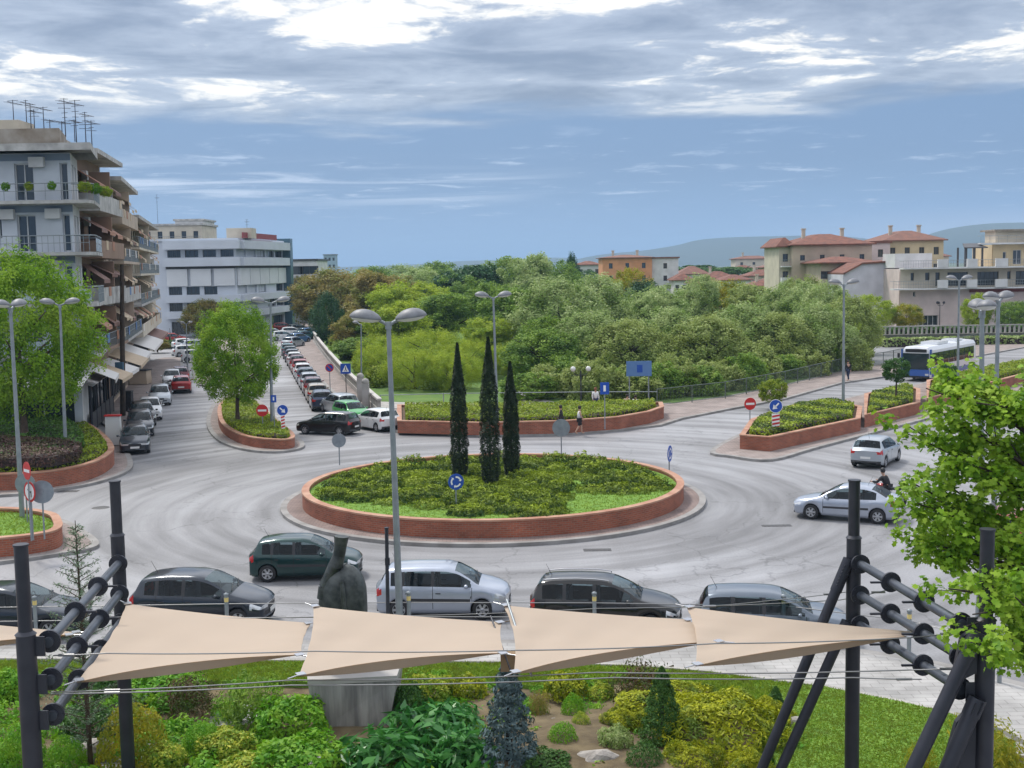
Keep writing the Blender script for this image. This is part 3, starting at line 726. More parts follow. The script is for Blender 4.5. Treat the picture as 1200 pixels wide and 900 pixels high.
# ---- big trees left and right
tb = at(30, 523, .9)
pt = tree('plane_tree', 'big bright green tree in the left planter in front of the apartment block', 'tree', (tb.x, tb.y, .8), 10.9, 4.5, 1.6, L_bright, 'bigr', 1)
for o_ in col.objects:
    if o_.parent == pt and o_.name.startswith('crown'): o_.scale.y *= .5
def near_tree():
    """large maple whose trunk stands just outside the right edge"""
    base = Vector((9.6, 20.6, .2)); root = thing('maple_tree', 'near maple with bright green leaves and dark branches on the right edge', 'tree', tuple(base))
    r = random.Random(9); R_ = np.random.default_rng(9); mb = MB(); cl = []
    mb.path([base, base + Vector((-.1, .1, 2)), base + Vector((-.15, .0, 4)), base + Vector((.05, .1, 6)), base + Vector((.1, 0, 8.2))], [.2, .17, .14, .09, .04], 10)
    # limb tips given where the branches reach in the photo
    tips = [(1085, 455, 18.4), (1110, 440, 18.8), (1130, 470, 17.8), (1065, 500, 18.6), (1090, 520, 18.2), (1062, 562, 18.3), (1075, 590, 17.8), (1100, 560, 19.0), (1068, 628, 18.5), (1100, 640, 17.6), (1120, 600, 18.0),
            (1112, 690, 17.5), (1135, 660, 17.6), (1140, 720, 17.3), (1165, 755, 17.2), (1190, 700, 17.6), (1180, 640, 17.2), (1160, 560, 17.6), (1185, 520, 18.0), (1150, 500, 18.8), (1175, 470, 18.5), (1200, 480, 18.0), (1195, 590, 18.8),
            (1220, 560, 17.4), (1240, 640, 18.0), (1260, 500, 18.6), (1290, 560, 19), (1240, 450, 18), (1300, 640, 18), (1210, 720, 18.2), (1250, 730, 18.6), (1150, 600, 19.3), (1130, 540, 17.5), (1190, 620, 19.2), (1115, 500, 19.2), (1180, 745, 18.6), (1280, 420, 18.5), (1330, 480, 18.2), (1340, 570, 18.5), (1125, 625, 17.4), (1170, 690, 18.6), (1085, 605, 19), (1145, 455, 18.3), (1095, 480, 18)]
    for (px, py, Y_) in tips:
        Y_ += 0.0 if (px, py) in ((1140, 720), (1165, 755), (1190, 700), (1112, 690), (1210, 720), (1180, 745)) else 2.6
        T = atY(px, py, Y_); z = max(2.3, T.z - r.uniform(.9, 1.9)); s = Vector((base.x - .1, base.y + .05, z)); mid = s.lerp(T, .5) + Vector((r.uniform(-.2, .2), r.uniform(-.2, .2), r.uniform(-.1, .3)))
        mb.path([s, mid, T], [.05, .03, .01], 6)
        for q in range(11):
            f = r.uniform(.45, 1.08); c = (mid.lerp(T, (f - .5) * 2) if f > .5 else s.lerp(mid, f * 2)) + Vector((r.gauss(0, .2), r.gauss(0, .22), r.gauss(0, .16)))
            cl.append((c, T)); 
            if r.random() < .5: mb.tube(mid, c, .012, .005, 4)
    P = []; Nn = []; rr = []
    for c, T in cl:
        m = r.randint(30, 50); q = R_.normal(0, .095, (m, 3)); P.append(np.array(c) + q); Nn.append(q * 3 + np.array([-.1, -.25, .9])); rr.append(np.clip(R_.normal(r.uniform(.25, .8), .2, m), 0, 1))
    off = np.array(base); P = np.concatenate(P) - off
    mb.build('trunk', M_darkbark, root)
    link('crown', leafmesh('crown', [leaves(P, np.concatenate(Nn), .055, .6, .55, 'maple', np.concatenate(rr), 2)]), L_bright, root)
near_tree()

# ---- park woodland. (px, base distance Y, top py, width px, material, kind, label)
WOOD = [
 (398, 205, 313, 92, L_olive, 'round', 'olive-brown budding tree at the left end of the park wood'),
 (365, 240, 322, 60, L_olive, 'round', 'brownish tree beside the far parked cars at the end of the park wall'),
 (382, 170, 345, 34, L_pine, 'tall', 'dark ivy-covered conifer above the park wall'),
 (440, 190, 320, 84, L_olive, 'lobed', 'olive-green tree right of the brown budding tree'),
 (480, 175, 330, 90, L_yel, 'lobed', 'yellow-olive tree behind the double street lamp'),
 (425, 140, 395, 60, L_mid, 'round', 'green tree leaning over the park wall near the crossing sign'),
 (448, 112, 402, 58, L_yel, 'weep', 'low yellow-green willow near the concrete posts of the park wall'),
 (485, 104, 410, 66, L_yel, 'weep', 'nearest low willow behind the far planter, right of the double lamp post'),
 (528, 103, 412, 62, L_yel, 'weep', 'nearest low willow just left of the leftmost cypress'),
 (455, 128, 392, 66, L_yel, 'weep', 'yellow-green willow just left of the double lamp head'),
 (505, 118, 386, 78, L_yel, 'weep', 'bright yellow-green willow right of the double lamp post'),
 (548, 112, 398, 62, L_yel, 'weep', 'yellow-green willow behind the leftmost cypress'),
 (600, 116, 402, 60, L_yel, 'weep', 'yellow-green willow seen right behind the cypresses'),
 (435, 150, 372, 60, L_mid, 'lobed', 'green tree between the dark conifer and the willows'),
 (468, 145, 352, 70, L_yel, 'lobed', 'olive-yellow tree above the lamp heads in the park'),
 (520, 160, 345, 76, L_mid, 'lobed', 'light green tree above the willows left of the cypresses'),
 (545, 200, 322, 66, L_mid, 'lobed', 'green tree under the dark conifer of the wood'),
 (500, 230, 318, 70, L_poplar, 'lobed', 'pale green tree in the back of the left wood'),
 (415, 150, 362, 50, L_olive, 'lobed', 'olive tree in front of the dark ivy-covered conifer'),
 (636, 112, 372, 60, L_mid, 'lobed', 'green tree filling the gap right of the cypress tops'),
 (575, 140, 372, 60, L_yel, 'lobed', 'yellow-green tree peeping between the cypresses'),
 (430, 320, 312, 70, L_mid, 'round', 'distant green tree on the horizon left of the pine'),
 (480, 360, 309, 70, L_poplar, 'round', 'distant grey-green tree on the horizon above the willows'),
 (520, 300, 306, 66, L_mid, 'round', 'distant green tree left of the dark pine'),
 (556, 205, 293, 70, L_pine, 'flat', 'dark flat-topped pine rising over the wood'),
 (541, 230, 312, 40, L_pine, 'round', 'dark conifer under the flat-topped pine'),
 (596, 215, 300, 82, L_mid, 'lobed', 'green tree at the highest point of the wood right of the pine'),
 (625, 200, 299, 70, L_poplar, 'lobed', 'pale green tree crowning the middle of the wood'),
 (650, 240, 306, 60, L_mid, 'lobed', 'green tree left of the dark spire conifer'),
 (572, 165, 335, 76, L_mid, 'lobed', 'fresh green tree above the three cypresses'),
 (610, 150, 338, 90, L_mid, 'lobed', 'leafy green tree behind the slim street lamp'),
 (655, 140, 328, 104, L_poplar, 'tall', 'tall silvery grey-green poplar in the middle of the wood'),
 (700, 150, 326, 92, L_poplar, 'tall', 'silvery poplar below the orange apartment block'),
 (735, 190, 314, 56, L_gold, 'round', 'golden-yellow tree in front of the orange apartment block'),
 (670, 260, 300, 20, L_pine, 'tall', 'dark spire conifer left of the orange apartment block'),
 (756, 165, 330, 60, L_pine, 'tall', 'dark green tree between the golden tree and the pale block'),
 (765, 140, 335, 84, L_poplar, 'lobed', 'grey-green tree in front of the white end wall of the block'),
 (815, 150, 326, 70, L_poplar, 'lobed', 'pale grey-green tree left of the small red-roofed houses'),
 (846, 165, 327, 66, L_gold, 'round', 'yellow-orange tinged tree under the red-roofed houses'),
 (880, 150, 334, 70, L_sage, 'lobed', 'olive-green tree in front of the red-roofed houses'),
 (925, 140, 330, 74, L_poplar, 'lobed', 'grey-green tree below the tan hip-roofed building'),
 (965, 130, 335, 66, L_poplar, 'lobed', 'grey-green tree left of the tall bridge lamp'),
 (940, 155, 322, 50, L_sage, 'round', 'olive-green tree against the tan building wall'),
 (640, 108, 400, 84, L_mid, 'lobed', 'dark green riverside tree right of the rightmost cypress'),
 (690, 112, 382, 92, L_poplar, 'lobed', 'grey-green riverside tree behind the park lantern'),
 (738, 108, 390, 86, L_sage, 'lobed', 'riverside tree behind the blue information board'),
 (785, 112, 378, 84, L_poplar, 'lobed', 'riverside tree right of the blue information board'),
 (828, 108, 385, 84, L_sage, 'lobed', 'riverside tree left of the no-entry sign'),
 (872, 116, 372, 84, L_poplar, 'lobed', 'riverside tree directly above the no-entry sign'),
 (915, 114, 382, 74, L_sage, 'lobed', 'riverside tree above the blue arrow sign'),
 (957, 116, 372, 72, L_poplar, 'lobed', 'riverside tree between the arrow sign and the walking person'),
 (993, 124, 362, 62, L_sage, 'lobed', 'last riverside tree left of the bus, behind the lamp'),
 (1012, 135, 378, 40, L_yel, 'lobed', 'yellow-green bush tree at the right end of the riverside trees'),
 (1022, 172, 345, 46, L_yel, 'round', 'small yellow-green tree in front of the lavender gable wall'),
 (1062, 172, 355, 34, L_gold, 'round', 'small golden tree by the base of the pink terrace building'),
 (1145, 170, 343, 30, L_yel, 'round', 'light green tree in front of the terrace building, right of the lamps'),
 (1190, 168, 352, 40, L_mid, 'round', 'green tree at the right edge in front of the terrace building'),
 (200, 170, 398, 56, L_deep, 'round', 'dark green tree on the left pavement behind the red car'),
 (184, 158, 396, 22, L_olive, 'round', 'small rust-brown tree beside the shop awnings'),
 (238, 195, 352, 44, L_olive, 'tall', 'thin bare olive tree in front of the white office block'),
 (345, 330, 322, 40, L_mid, 'round', 'far green tree right of the office block'),
 (690, 330, 316, 40, L_deep, 'round', 'far dark tree between the spire conifer and orange block'),
 (815, 360, 305, 60, L_deep, 'flat', 'far dark tree row right of the orange apartment block'),
 (858, 340, 307, 50, L_deep, 'flat', 'far dark trees above the small red roofs'),
]
LEAFVAR = {}
for k, (px, Y_, ty, wp, mt, kd, lb) in enumerate(WOOD):
    if Y_ < 125 and 636 < px < 1000: ty -= 13; wp *= 1.12; kd = 'tall'
    v_ = atY(px, ty, Y_); z0 = .1 if 100 < Y_ < 260 else -.05
    H_ = v_.z - z0; rad = wp * Y_ / F / 2 * 1.08; front = Y_ < 130
    th = H_ * (.03 if front or kd in ('tall', 'weep') else .07)
    if px in (815, 858) and Y_ > 300: th = H_ * .4
    tree({L_pine: 'conifer', L_yel: 'willow_tree', L_poplar: 'poplar_tree'}.get(mt, 'park_tree'), lb, 'tree', (v_.x, Y_, z0), H_ * (1.03 if kd in ('lobed', 'tall', 'weep') else 1.0), rad * (1.18 if px < 640 else 1.08), th, mt, kd, k % 4 if kd == 'lobed' else k % 2, rot=k * 1.7, bark=M_darkbark)
# undergrowth shading the foot of the wood
for k in range(16):
    px = 620 + k * 25; b = at(px, 474 - max(0, (px - 800)) * .19 - (k % 3), .1)
    b.y += 3.2 + (k * 7 % 5) * .7; 
    o = link('understory_bush', crown_mesh('dense', k % 3), L_sage if k % 2 else L_mid); o.location = (b.x * (b.y / (b.y - 3.2)), b.y, 1.0); o.scale = (2.2 + (k % 3) * .4, 1.9, 1.3 + (k * 5 % 4) * .35); o.rotation_euler = (0, 0, k)
    tag(o, 'dark bush in the undergrowth behind the bridge railing', 'bush', 'undergrowth bushes behind the railing')
for k, (px, py) in enumerate([(430, 452), (412, 436), (396, 420), (384, 408), (376, 398)]):
    b = at(px + 7, py, .1); o = link('wall_bush', crown_mesh('dense', k % 3), L_hedge); o.location = (b.x + .6, b.y, .8); o.scale = (1.2, 2.6, 1.2)
    tag(o, 'green bush spilling over the park wall along the parked cars', 'bush', 'bushes along the park wall')
# ------------------------------------------------------------------ foreground garden
gz = lambda px, py: at(px, py, .3)
GARD = [
 ('ball_shrub', 'round yellow-green shrub behind the slim dark post at lower left', 152, 896, 82, 74, L_gold, 'ball'),
 ('ball_shrub', 'small clipped green ball right of the large yellow round shrub', 235, 880, 46, 36, L_rich, 'ball'),
 ('ball_shrub', 'clipped green ball in the bottom left corner by the thick post', 22, 897, 52, 50, L_rich, 'ball'),
 ('ball_shrub', 'green ball shrub right of the thick left post', 75, 900, 44, 40, L_rich, 'ball'),
 ('twiggy_shrub', 'dark twiggy shrub under the first sail', 218, 835, 66, 46, L_redtip, 'upright'),
 ('twiggy_shrub', 'tall dark green twiggy shrub left of the concrete pedestal', 290, 850, 80, 66, L_mid, 'upright'),
 ('variegated_shrub', 'yellow-spotted low shrub below the twiggy shrubs', 262, 885, 66, 30, L_spot, 'leafy'),
 ('variegated_shrub', 'small yellow-flecked plant near the bottom left of the garden', 192, 900, 50, 30, L_spot, 'leafy'),
 ('leafy_shrub', 'bright green leafy mound under the left part of the first sail', 190, 815, 90, 34, L_rich, 'leafy'),
 ('leafy_shrub', 'green leafy mound left of the pedestal foot', 338, 862, 90, 46, L_rich, 'leafy'),
 ('leafy_shrub', 'green mound at the bottom edge left of the acanthus', 345, 912, 120, 44, L_rich, 'leafy'),
 ('leafy_shrub', 'pale variegated mound at the bottom edge below the spotted shrub', 290, 915, 80, 30, L_spot, 'leafy'),
 ('broad_leaf_plant', 'large glossy acanthus right of the pedestal', 500, 868, 120, 44, L_acan, 'broad'),
 ('broad_leaf_plant', 'glossy acanthus clump at the bottom centre', 450, 905, 130, 50, L_acan, 'broad'),
 ('broad_leaf_plant', 'glossy acanthus clump left of the blue spruce', 545, 900, 90, 50, L_acan, 'broad'),
 ('broad_leaf_plant', 'small glossy clump between pedestal and yellow bush', 530, 845, 60, 26, L_acan, 'broad'),
 ('yellow_bush', 'pale yellow-green bush just right of the pedestal top', 504, 822, 56, 34, L_spot, 'leafy'),
 ('leafy_shrub', 'dark green shrub against the right side of the pedestal', 480, 830, 40, 36, L_deep, 'leafy'),
 ('yellow_bush', 'small yellow bush left of the blue spruce', 548, 816, 44, 28, L_junY, 'leafy'),
 ('yellow_bush', 'wide yellow-green bush under the third sail', 665, 816, 54, 30, L_junY, 'leafy'),
 ('ball_shrub', 'small bright green round shrub in front of the wide yellow-green bush', 672, 838, 28, 30, L_rich, 'ball'),
 ('yellow_bush', 'tiny golden bush in the middle of the bare soil', 681, 856, 24, 26, L_spot, 'ball'),
 ('ball_shrub', 'clipped bright green ball right of the blue spruce', 660, 878, 40, 36, L_rich, 'ball'),
 ('yellow_bush', 'pale yellow tuft by the top right of the bare soil', 705, 818, 30, 22, L_spot, 'leafy'),
 ('dry_shrub', 'brown dry shrub just right of the blue spruce', 632, 836, 26, 34, L_olive, 'upright'),
 ('leafy_shrub', 'grey-green shrub left of the small cone conifer', 722, 882, 42, 34, L_poplar, 'leafy'),
 ('tall_bush', 'tall dark bush with reddish tips right of the third sail', 752, 824, 76, 54, L_redtip, 'upright'),
 ('spreading_juniper', 'wide yellow-green juniper sprawling right of the cone conifer', 850, 872, 150, 68, L_junY, 'spray'),
 ('spreading_juniper', 'yellow juniper behind the cone conifer', 790, 840, 130, 40, L_junY, 'spray'),
 ('spreading_juniper', 'yellow-green juniper left of the cone conifer', 735, 852, 56, 30, L_junY, 'spray'),
 ('spreading_juniper', 'yellow-green juniper at the far right of the bed by the slanting struts', 900, 846, 60, 34, L_junY, 'spray'),
 ('leafy_shrub', 'dark green round bush at the bottom edge under the cone conifer', 757, 910, 48, 46, L_deep, 'ball'),
 ('spreading_juniper', 'yellow-green juniper cropped by the bottom edge right of the cone conifer', 812, 905, 70, 40, L_junY, 'spray'),
 ('spreading_juniper', 'yellow juniper cropped by the bottom edge near the struts', 880, 912, 60, 40, L_junY, 'spray'),
 ('leafy_shrub', 'small dark shrub at the bottom left of the pine needles bed', 640, 905, 70, 24, L_deep, 'leafy'),
 ('leafy_shrub', 'dark shrub behind the left truss pipes', 110, 812, 60, 40, L_deep, 'leafy'),
 ('leafy_shrub', 'low green shrub left of the thick left post', 8, 815, 50, 30, L_rich, 'leafy'),
 ('leafy_shrub', 'dark green shrub between the thick post and the round yellow shrub', 100, 862, 60, 36, L_deep, 'leafy'),
 ('twiggy_shrub', 'bushy grey-green plant at the bottom right beside the white kerb', 1165, 905, 90, 60, L_gold, 'upright'),
 ('twiggy_shrub', 'thin yellowish plant growing up in front of the right strut', 1080, 915, 40, 50, L_gold, 'upright'),
]
for k, (nm, lb, px, py, wp, hp, mt, kd) in enumerate(GARD):
    shrub(nm, lb, px, py, wp * 1.05, hp, mt, kd, 'shrub', z=.35, v=k % 3)
# soft filler between the shrubs (nobody could count it)
def filler():
    r = np.random.default_rng(77); parts = []; c0 = np.array([-2., 27., .3])
    R2 = random.Random(3)
    for k in range(640):
        px = R2.uniform(-60, 640) if k < 500 else R2.uniform(640, 940); py = R2.uniform(792, 960)
        if 600 < px < 735 and 835 < py < 900 and R2.random() < .45: continue
        if 340 < px < 470 and 790 < py < 858: continue
        if px > 740 and py < 860: continue
        b = at(px, py, .3); n = r.integers(60, 150); R_ = r.uniform(.18, .5); d = unit(n, r); d[:, 2] = np.abs(d[:, 2]) * r.uniform(.4, .9)
        P = np.array([b.x, b.y, b.z - .05]) + d * R_ * r.uniform(.4, 1, (n, 1)) - c0
        parts.append(leaves(P, d + [0, 0, .5], r.uniform(.035, .08), r.uniform(.25, .6), .5, 'quad', np.clip(r.normal(r.uniform(0, .7), .2, n), 0, 1), k))
    o = link('ground_cover', leafmesh('ground_cover', parts), L_rich); o.location = tuple(c0)
    tag(o, 'mixed leafy ground cover between the garden shrubs', 'ground cover', kind='stuff')
filler()
lawn = [xy(q, .25) for q in [(905, 812), (960, 812), (1060, 832), (1110, 844), (1150, 858), (1190, 880), (1190, 960), (930, 960), (905, 890), (935, 850)]]
mb = MB(); mb.prism(lawn, .1, GZ(0, 33) + .25); struct('lawn', mb, M_grass)
grass_tufts('lawn_grass', 'bright green lawn at the right of the foreground garden', lawn, lambda x, y: GZ(0, 33) + .22, 30000, .06, 8)
lawn2 = [xy(q, .25) for q in [(-200, 778), (0, 778), (300, 779), (600, 781), (740, 785), (830, 792), (960, 809), (960, 840), (905, 838), (830, 806), (740, 800), (640, 808), (560, 804), (470, 804), (300, 802), (0, 800), (-200, 800)]]
mb = MB(); mb.prism(lawn2, .1, .33); struct('lawn_strip', mb, M_grass)
grass_tufts('lawn_grass', 'strip of lawn behind the concrete pedestal', lawn2, lambda x, y: .3, 42000, .08, 9)
# conifers in the garden
b = at(597, 898, .35); cone_tree('blue_spruce', 'blue-grey spruce in the foreground garden below the middle sail joint', 'tree', (b.x, b.y, .2), 2.45, .62, L_blue, 41, 5600, .06, True, .7)
b = at(776, 872, .35); cone_tree('cone_conifer', 'small dark conical conifer in front of the yellow junipers', 'tree', (b.x, b.y, .25), 1.75, .5, L_deep, 42, 6000, .04, False, .65)
b = at(909, 838, .3); cone_tree('cone_conifer', 'tiny dark cone conifer beside the slanting struts', 'tree', (b.x, b.y, .2), .75, .24, L_deep, 43, 2500, .035, False, .6)
def sapling():
    b = at(92, 905, .3); Y_ = 24.6; base = Vector(((92 - 600) / F * Y_ * 1.02, Y_, .2)); root = thing('fir_sapling', 'slender sparse fir sapling rising behind the left truss', 'tree', tuple(base))
    top = atY(88, 610, Y_); mb = MB(); H_ = top.z; mb.path([base, base.lerp(top, .5), top], [.06, .04, .008], 6); r = random.Random(4); P = []; Nn = []
    for k in range(95):
        t = (k + 3) / 98; z = .5 + t * (H_ - .6); L = (1 - t) ** .8 * 1.15 + .1; a = k * 2.4; c = base.lerp(top, z / H_); c.z = z
        e = c + Vector((math.cos(a) * L, math.sin(a) * L, L * .45)); mb.tube(c, e, .012, .004, 4)
        for q in range(int(16 + L * 70)):
            f = r.random(); p = c.lerp(e, f) + Vector((r.gauss(0, .03), r.gauss(0, .03), r.gauss(0, .03))); P.append(p - base); Nn.append((r.gauss(0, 1), r.gauss(0, 1), 1))
    mb.build('trunk', M_bark, root); link('crown', leafmesh('crown', [leaves(np.array(P), np.array(Nn), .035, .25, .5, 'quad', None, 6)]), L_cedar, root)
sapling()
def rock(lb, px, py, wp, hp, seed):
    b = at(px, py, .3); r = random.Random(seed); W_ = wp * b.y / F; H_ = hp * b.y / F * 1.2
    bm = bmesh.new(); bmesh.ops.create_icosphere(bm, subdivisions=3, radius=1)
    for v in bm.verts:
        n = 1 + .22 * math.sin(v.co.x * 3 + seed) * math.cos(v.co.y * 4 + seed) + r.uniform(-.05, .05); v.co *= n; v.co.x *= W_ / 2; v.co.y *= W_ * .35; v.co.z *= H_ / 1.6
    me = bpy.data.meshes.new('rock'); bm.to_mesh(me); bm.free(); me.materials.append(pm('garden_rock', (.4, .37, .34), (.22, .2, .18), 4, .9, bump=.8))
    o = bpy.data.objects.new('rock', me); col.objects.link(o); o.location = b; tag(o, lb, 'rock')
for a in [('flat pale boulder on the bare soil at the bottom of the garden', 703, 898, 64, 26, 1), ('pale stone beside the lawn behind the slanting struts', 934, 850, 34, 16, 2), ('grey stone slab below the left truss pipes', 112, 880, 46, 20, 3), ('small grey stone near the blue spruce', 648, 848, 18, 9, 4), ('small stone by the right juniper', 852, 876, 26, 10, 5)]: rock(*a)
# white kerb and path at lower right
mb = MB(); q = [xy(p, .3) for p in [(1000, 892), (1040, 876), (1075, 868), (1100, 872), (1040, 892), (1010, 905)]]; mb.prism(q, .2, .42)
tag(mb.build('white_kerb', M_white), 'white painted kerb piece at the bottom right of the lawn', 'kerb')

# ------------------------------------------------------------------ statue on its pedestal
def statue():
    pb = at(412, 852, .2); Yp = pb.y; W_ = 1.95
    ped = thing('concrete_pedestal', 'weathered concrete plinth in the garden under the bronze statue', 'pedestal', (pb.x, Yp + .9, .15)); cx, cy_ = pb.x, Yp + .9
    topz = atY(415, 797, Yp).z
    m = pm('weathered_concrete', (.36, .35, .33), (.17, .165, .16), 1.6, .9, bump=.5, stretch=(3, 3, .35))
    mb = MB(); hw, hd = W_ / 2, .85
    bot = [(-hw * .86, -hd), (hw * .8, -hd * .9), (hw * .9, hd), (-hw * 1.0, hd)]; tp = [(-hw * .96, -hd), (hw * 1.02, -hd * .75), (hw * 1.05, hd), (-hw * 1.25, hd)]
    V = [(cx + a, cy_ + b, .05) for a, b in bot] + [(cx + a, cy_ + b, topz - .12) for a, b in tp]
    mb.add(V, [(0, 1, 5, 4), (1, 2, 6, 5), (2, 3, 7, 6), (3, 0, 4, 7)]); mb.build('block', m, ped)
    mb = MB(); tq = [(cx + a * 1.015, cy_ + b * 1.015) for a, b in tp]; mb.prism(tq, topz - .12, topz); mb.build('top_slab', M_conc, ped)
    # the bronze: a bulging two-lobed bell split down the front, with a bent arm-like neck rising from it
    br = pm('dark_bronze', (.10, .11, .108), (.035, .042, .042), 5, .45, .5, bump=.4, bscale=12)
    st = thing('bronze_statue', 'dark bronze abstract torso with a tall twisted neck on the plinth', 'statue', (cx + .05, cy_, topz))
    s = cy_ / F
    yb = cy_; P = lambda px, py: atY(px, py, yb)
    tor = MB(); n = 40; rows = []
    prof = [(775, 374, 431), (745, 373, 431), (715, 373, 430.5), (700, 373.5, 430), (688, 375, 429), (678, 378, 426.5), (670, 382, 422), (664, 388, 415), (661, 396, 408)]
    for (py, xl, xr) in prof:
        a, b_ = P(xl, py), P(xr, py); c = (a + b_) / 2; r_ = (b_.x - a.x) / 2; row = []
        for k in range(n):
            t = 2 * PI * k / n; cr_ = 1 - .13 * math.exp(-((t - 1.5 * PI + .12) / .10) ** 2) - .05 * math.exp(-((t - 1.5 * PI - .5) / .16) ** 2) + .015 * math.sin(t * 9 + py * .1)
            row.append((c.x + r_ * cr_ * math.cos(t), yb + .75 * r_ * cr_ * math.sin(t), c.z))
        rows.append(row)
    base = [(x, y, topz) for x, y, z in rows[0]]; rows = [base] + rows
    V = [p for row in rows for p in row]; Fc = [(i * n + k, i * n + (k + 1) % n, (i + 1) * n + (k + 1) % n, (i + 1) * n + k) for i in range(len(rows) - 1) for k in range(n)]
    Fc.append(tuple((len(rows) - 1) * n + k for k in range(n))); tor.add(V, Fc, 0, None, True); tor.build('torso', br, st)
    nk = MB(); pts = [P(379, 700), P(381, 686), P(388, 672), P(394, 662), P(398, 650), P(400, 638), P(401, 627)]; pts = [Vector((p.x, p.y - .12, p.z)) for p in pts]
    nk.path(pts, [.13, .13, .14, .17, .14, .14, .17], 10); nk.path([P(402, 662), P(408, 672), P(412, 684)], [.1, .08, .05], 8)
    nk.path([Vector((p.x, p.y - .45, p.z)) for p in (P(404, 676), P(405, 690), P(407, 710), P(404, 735))], [.04, .06, .05, .03], 8); nk.build('neck', br, st)
statue()

# ------------------------------------------------------------------ sail canopy
M_sail = pm('sail_fabric', (.44, .36, .29), (.38, .31, .25), .8, .8, bump=.25, bscale=60)
def fabric():
    m = bpy.data.materials.new('sail_cloth'); m.use_nodes = True; t = m.node_tree; b = t.nodes['Principled BSDF']; b.inputs['Roughness'].default_value = .75; b.inputs['Specular IOR Level'].default_value = .2
    tc_ = t.nodes.new('ShaderNodeTexCoord'); n = t.nodes.new('ShaderNodeTexNoise'); n.inputs['Scale'].default_value = .9; n.inputs['Detail'].default_value = 6; t.links.new(tc_.outputs['Object'], n.inputs['Vector'])
    x = t.nodes.new('ShaderNodeMix'); x.data_type = 'RGBA'; x.inputs[6].default_value = (.62, .525, .43, 1); x.inputs[7].default_value = (.55, .46, .37, 1)
    t.links.new(n.outputs['Fac'], x.inputs[0]); t.links.new(x.outputs[2], b.inputs['Base Color'])
    tr = t.nodes.new('ShaderNodeBsdfTranslucent'); tr.inputs['Color'].default_value = (.68, .44, .2, 1); ms = t.nodes.new('ShaderNodeMixShader'); ms.inputs[0].default_value = .3
    wv = t.nodes.new('ShaderNodeTexWave'); wv.inputs['Scale'].default_value = 14; t.links.new(tc_.outputs['Object'], wv.inputs['Vector'])
    bp = t.nodes.new('ShaderNodeBump'); bp.inputs['Strength'].default_value = .06; bp.inputs['Distance'].default_value = .01; t.links.new(wv.outputs['Fac'], bp.inputs['Height']); t.links.new(bp.outputs[0], b.inputs['Normal'])
    t.links.new(b.outputs[0], ms.inputs[1]); t.links.new(tr.outputs[0], ms.inputs[2]); t.links.new(ms.outputs[0], t.nodes['Material Output'].inputs['Surface']); return m
M_cloth = fabric()
def sail(label, tl, tr, br, bl, sag=(.12, .1, .16, .1), fold=None):
    """corners as (px, py, z): far-left, far-right, near-right, near-left; edges are hollowed between corners"""
    A, B, C_, D = [at(*c) for c in (tl, tr, br, bl)]
    cen = (A + B + C_ + D) / 4; root = thing('shade_sail', label, 'shade sail', tuple(cen), 0, 'cream shade sails stretched between the steel frames')
    nu, nv = 40, 14
    def edge(P, Q, t, s):                                        # hollow towards the middle
        p = P.lerp(Q, t); d = (cen - (P + Q) / 2); d.z = 0
        if d.length > 1e-6: d.normalize()
        return p + d * s * 4 * t * (1 - t)
    def pt(u, v):
        e0 = edge(A, B, u, sag[0]); e1 = edge(D, C_, u, sag[2]); e2 = edge(A, D, v, sag[3]); e3 = edge(B, C_, v, sag[1])
        bl_ = (A * (1 - u) * (1 - v) + B * u * (1 - v) + C_ * u * v + D * (1 - u) * v)
        p = e0 * (1 - v) + e1 * v + e2 * (1 - u) + e3 * u - bl_
        p = p.copy(); p.z -= .10 * math.sin(PI * u) * math.sin(PI * v) + .018 * math.sin(u * 22 + v * 9) * math.sin(PI * v) * (1 - u) + .02 * math.sin(v * 27 + u * 5) * math.exp(-7 * u) + .014 * math.sin(v * 24) * math.exp(-7 * (1 - u))
        return p
    V = [pt(i / nu, j / nv) for j in range(nv + 1) for i in range(nu + 1)]; W_ = nu + 1
    Fc = [(j * W_ + i, (j + 1) * W_ + i, (j + 1) * W_ + i + 1, j * W_ + i + 1) for j in range(nv) for i in range(nu)]
    mb = MB(); mb.add(V, Fc, 0, None, True)
    # thin thickness
    lo_ = [v - Vector((0, 0, .012)) for v in V]; mb.add(lo_, [tuple(reversed(f)) for f in Fc], 0, None, True)
    mb.build('fabric', M_cloth, root)
    # hanging hem on the near edge, seen as the darker underside band
    hem = MB(); W2 = [pt(i / nu, 1) + Vector((0, 0, -.006)) for i in range(nu + 1)]; lo2 = [p + Vector((0, .08, -.02 - .16 * math.sin(PI * (i / nu) ** .8))) for i, p in enumerate(W2)]
    hem.add(W2 + lo2, [(i, i + 1, W_ + i + 1, W_ + i) for i in range(nu)], 0, None, True); hem.build('hem', M_cloth, root)
    for c in (A, B, C_, D):
        m_ = MB(); d = (cen - c).normalized(); m_.box((c.x + d.x * .04, c.y + d.y * .04, c.z + .012), (.14, .14, .012), .5); m_.tube(c, c - d * .22, .012, .012, 6); m_.build('corner_plate', M_chrome, root)
    return [A, B, C_, D]
S1 = sail('first cream sail from the left, spanning over the twiggy shrubs', (148, 707, 4.15), (364, 730, 3.95), (353, 768, 4.0), (90, 798, 4.0), (.1, .05, .3, .1))
S2 = sail('second cream sail in front of the statue and silver hatchback', (367, 710, 4.2), (588, 729, 4.0), (592, 766, 4.0), (350, 791, 4.0), (.1, .05, .28, .08))
S3 = sail('third cream sail in front of the black estate car', (590, 709, 4.25), (808, 726, 4.0), (845, 752, 4.05), (602, 788, 3.95), (.08, .05, .3, .1))
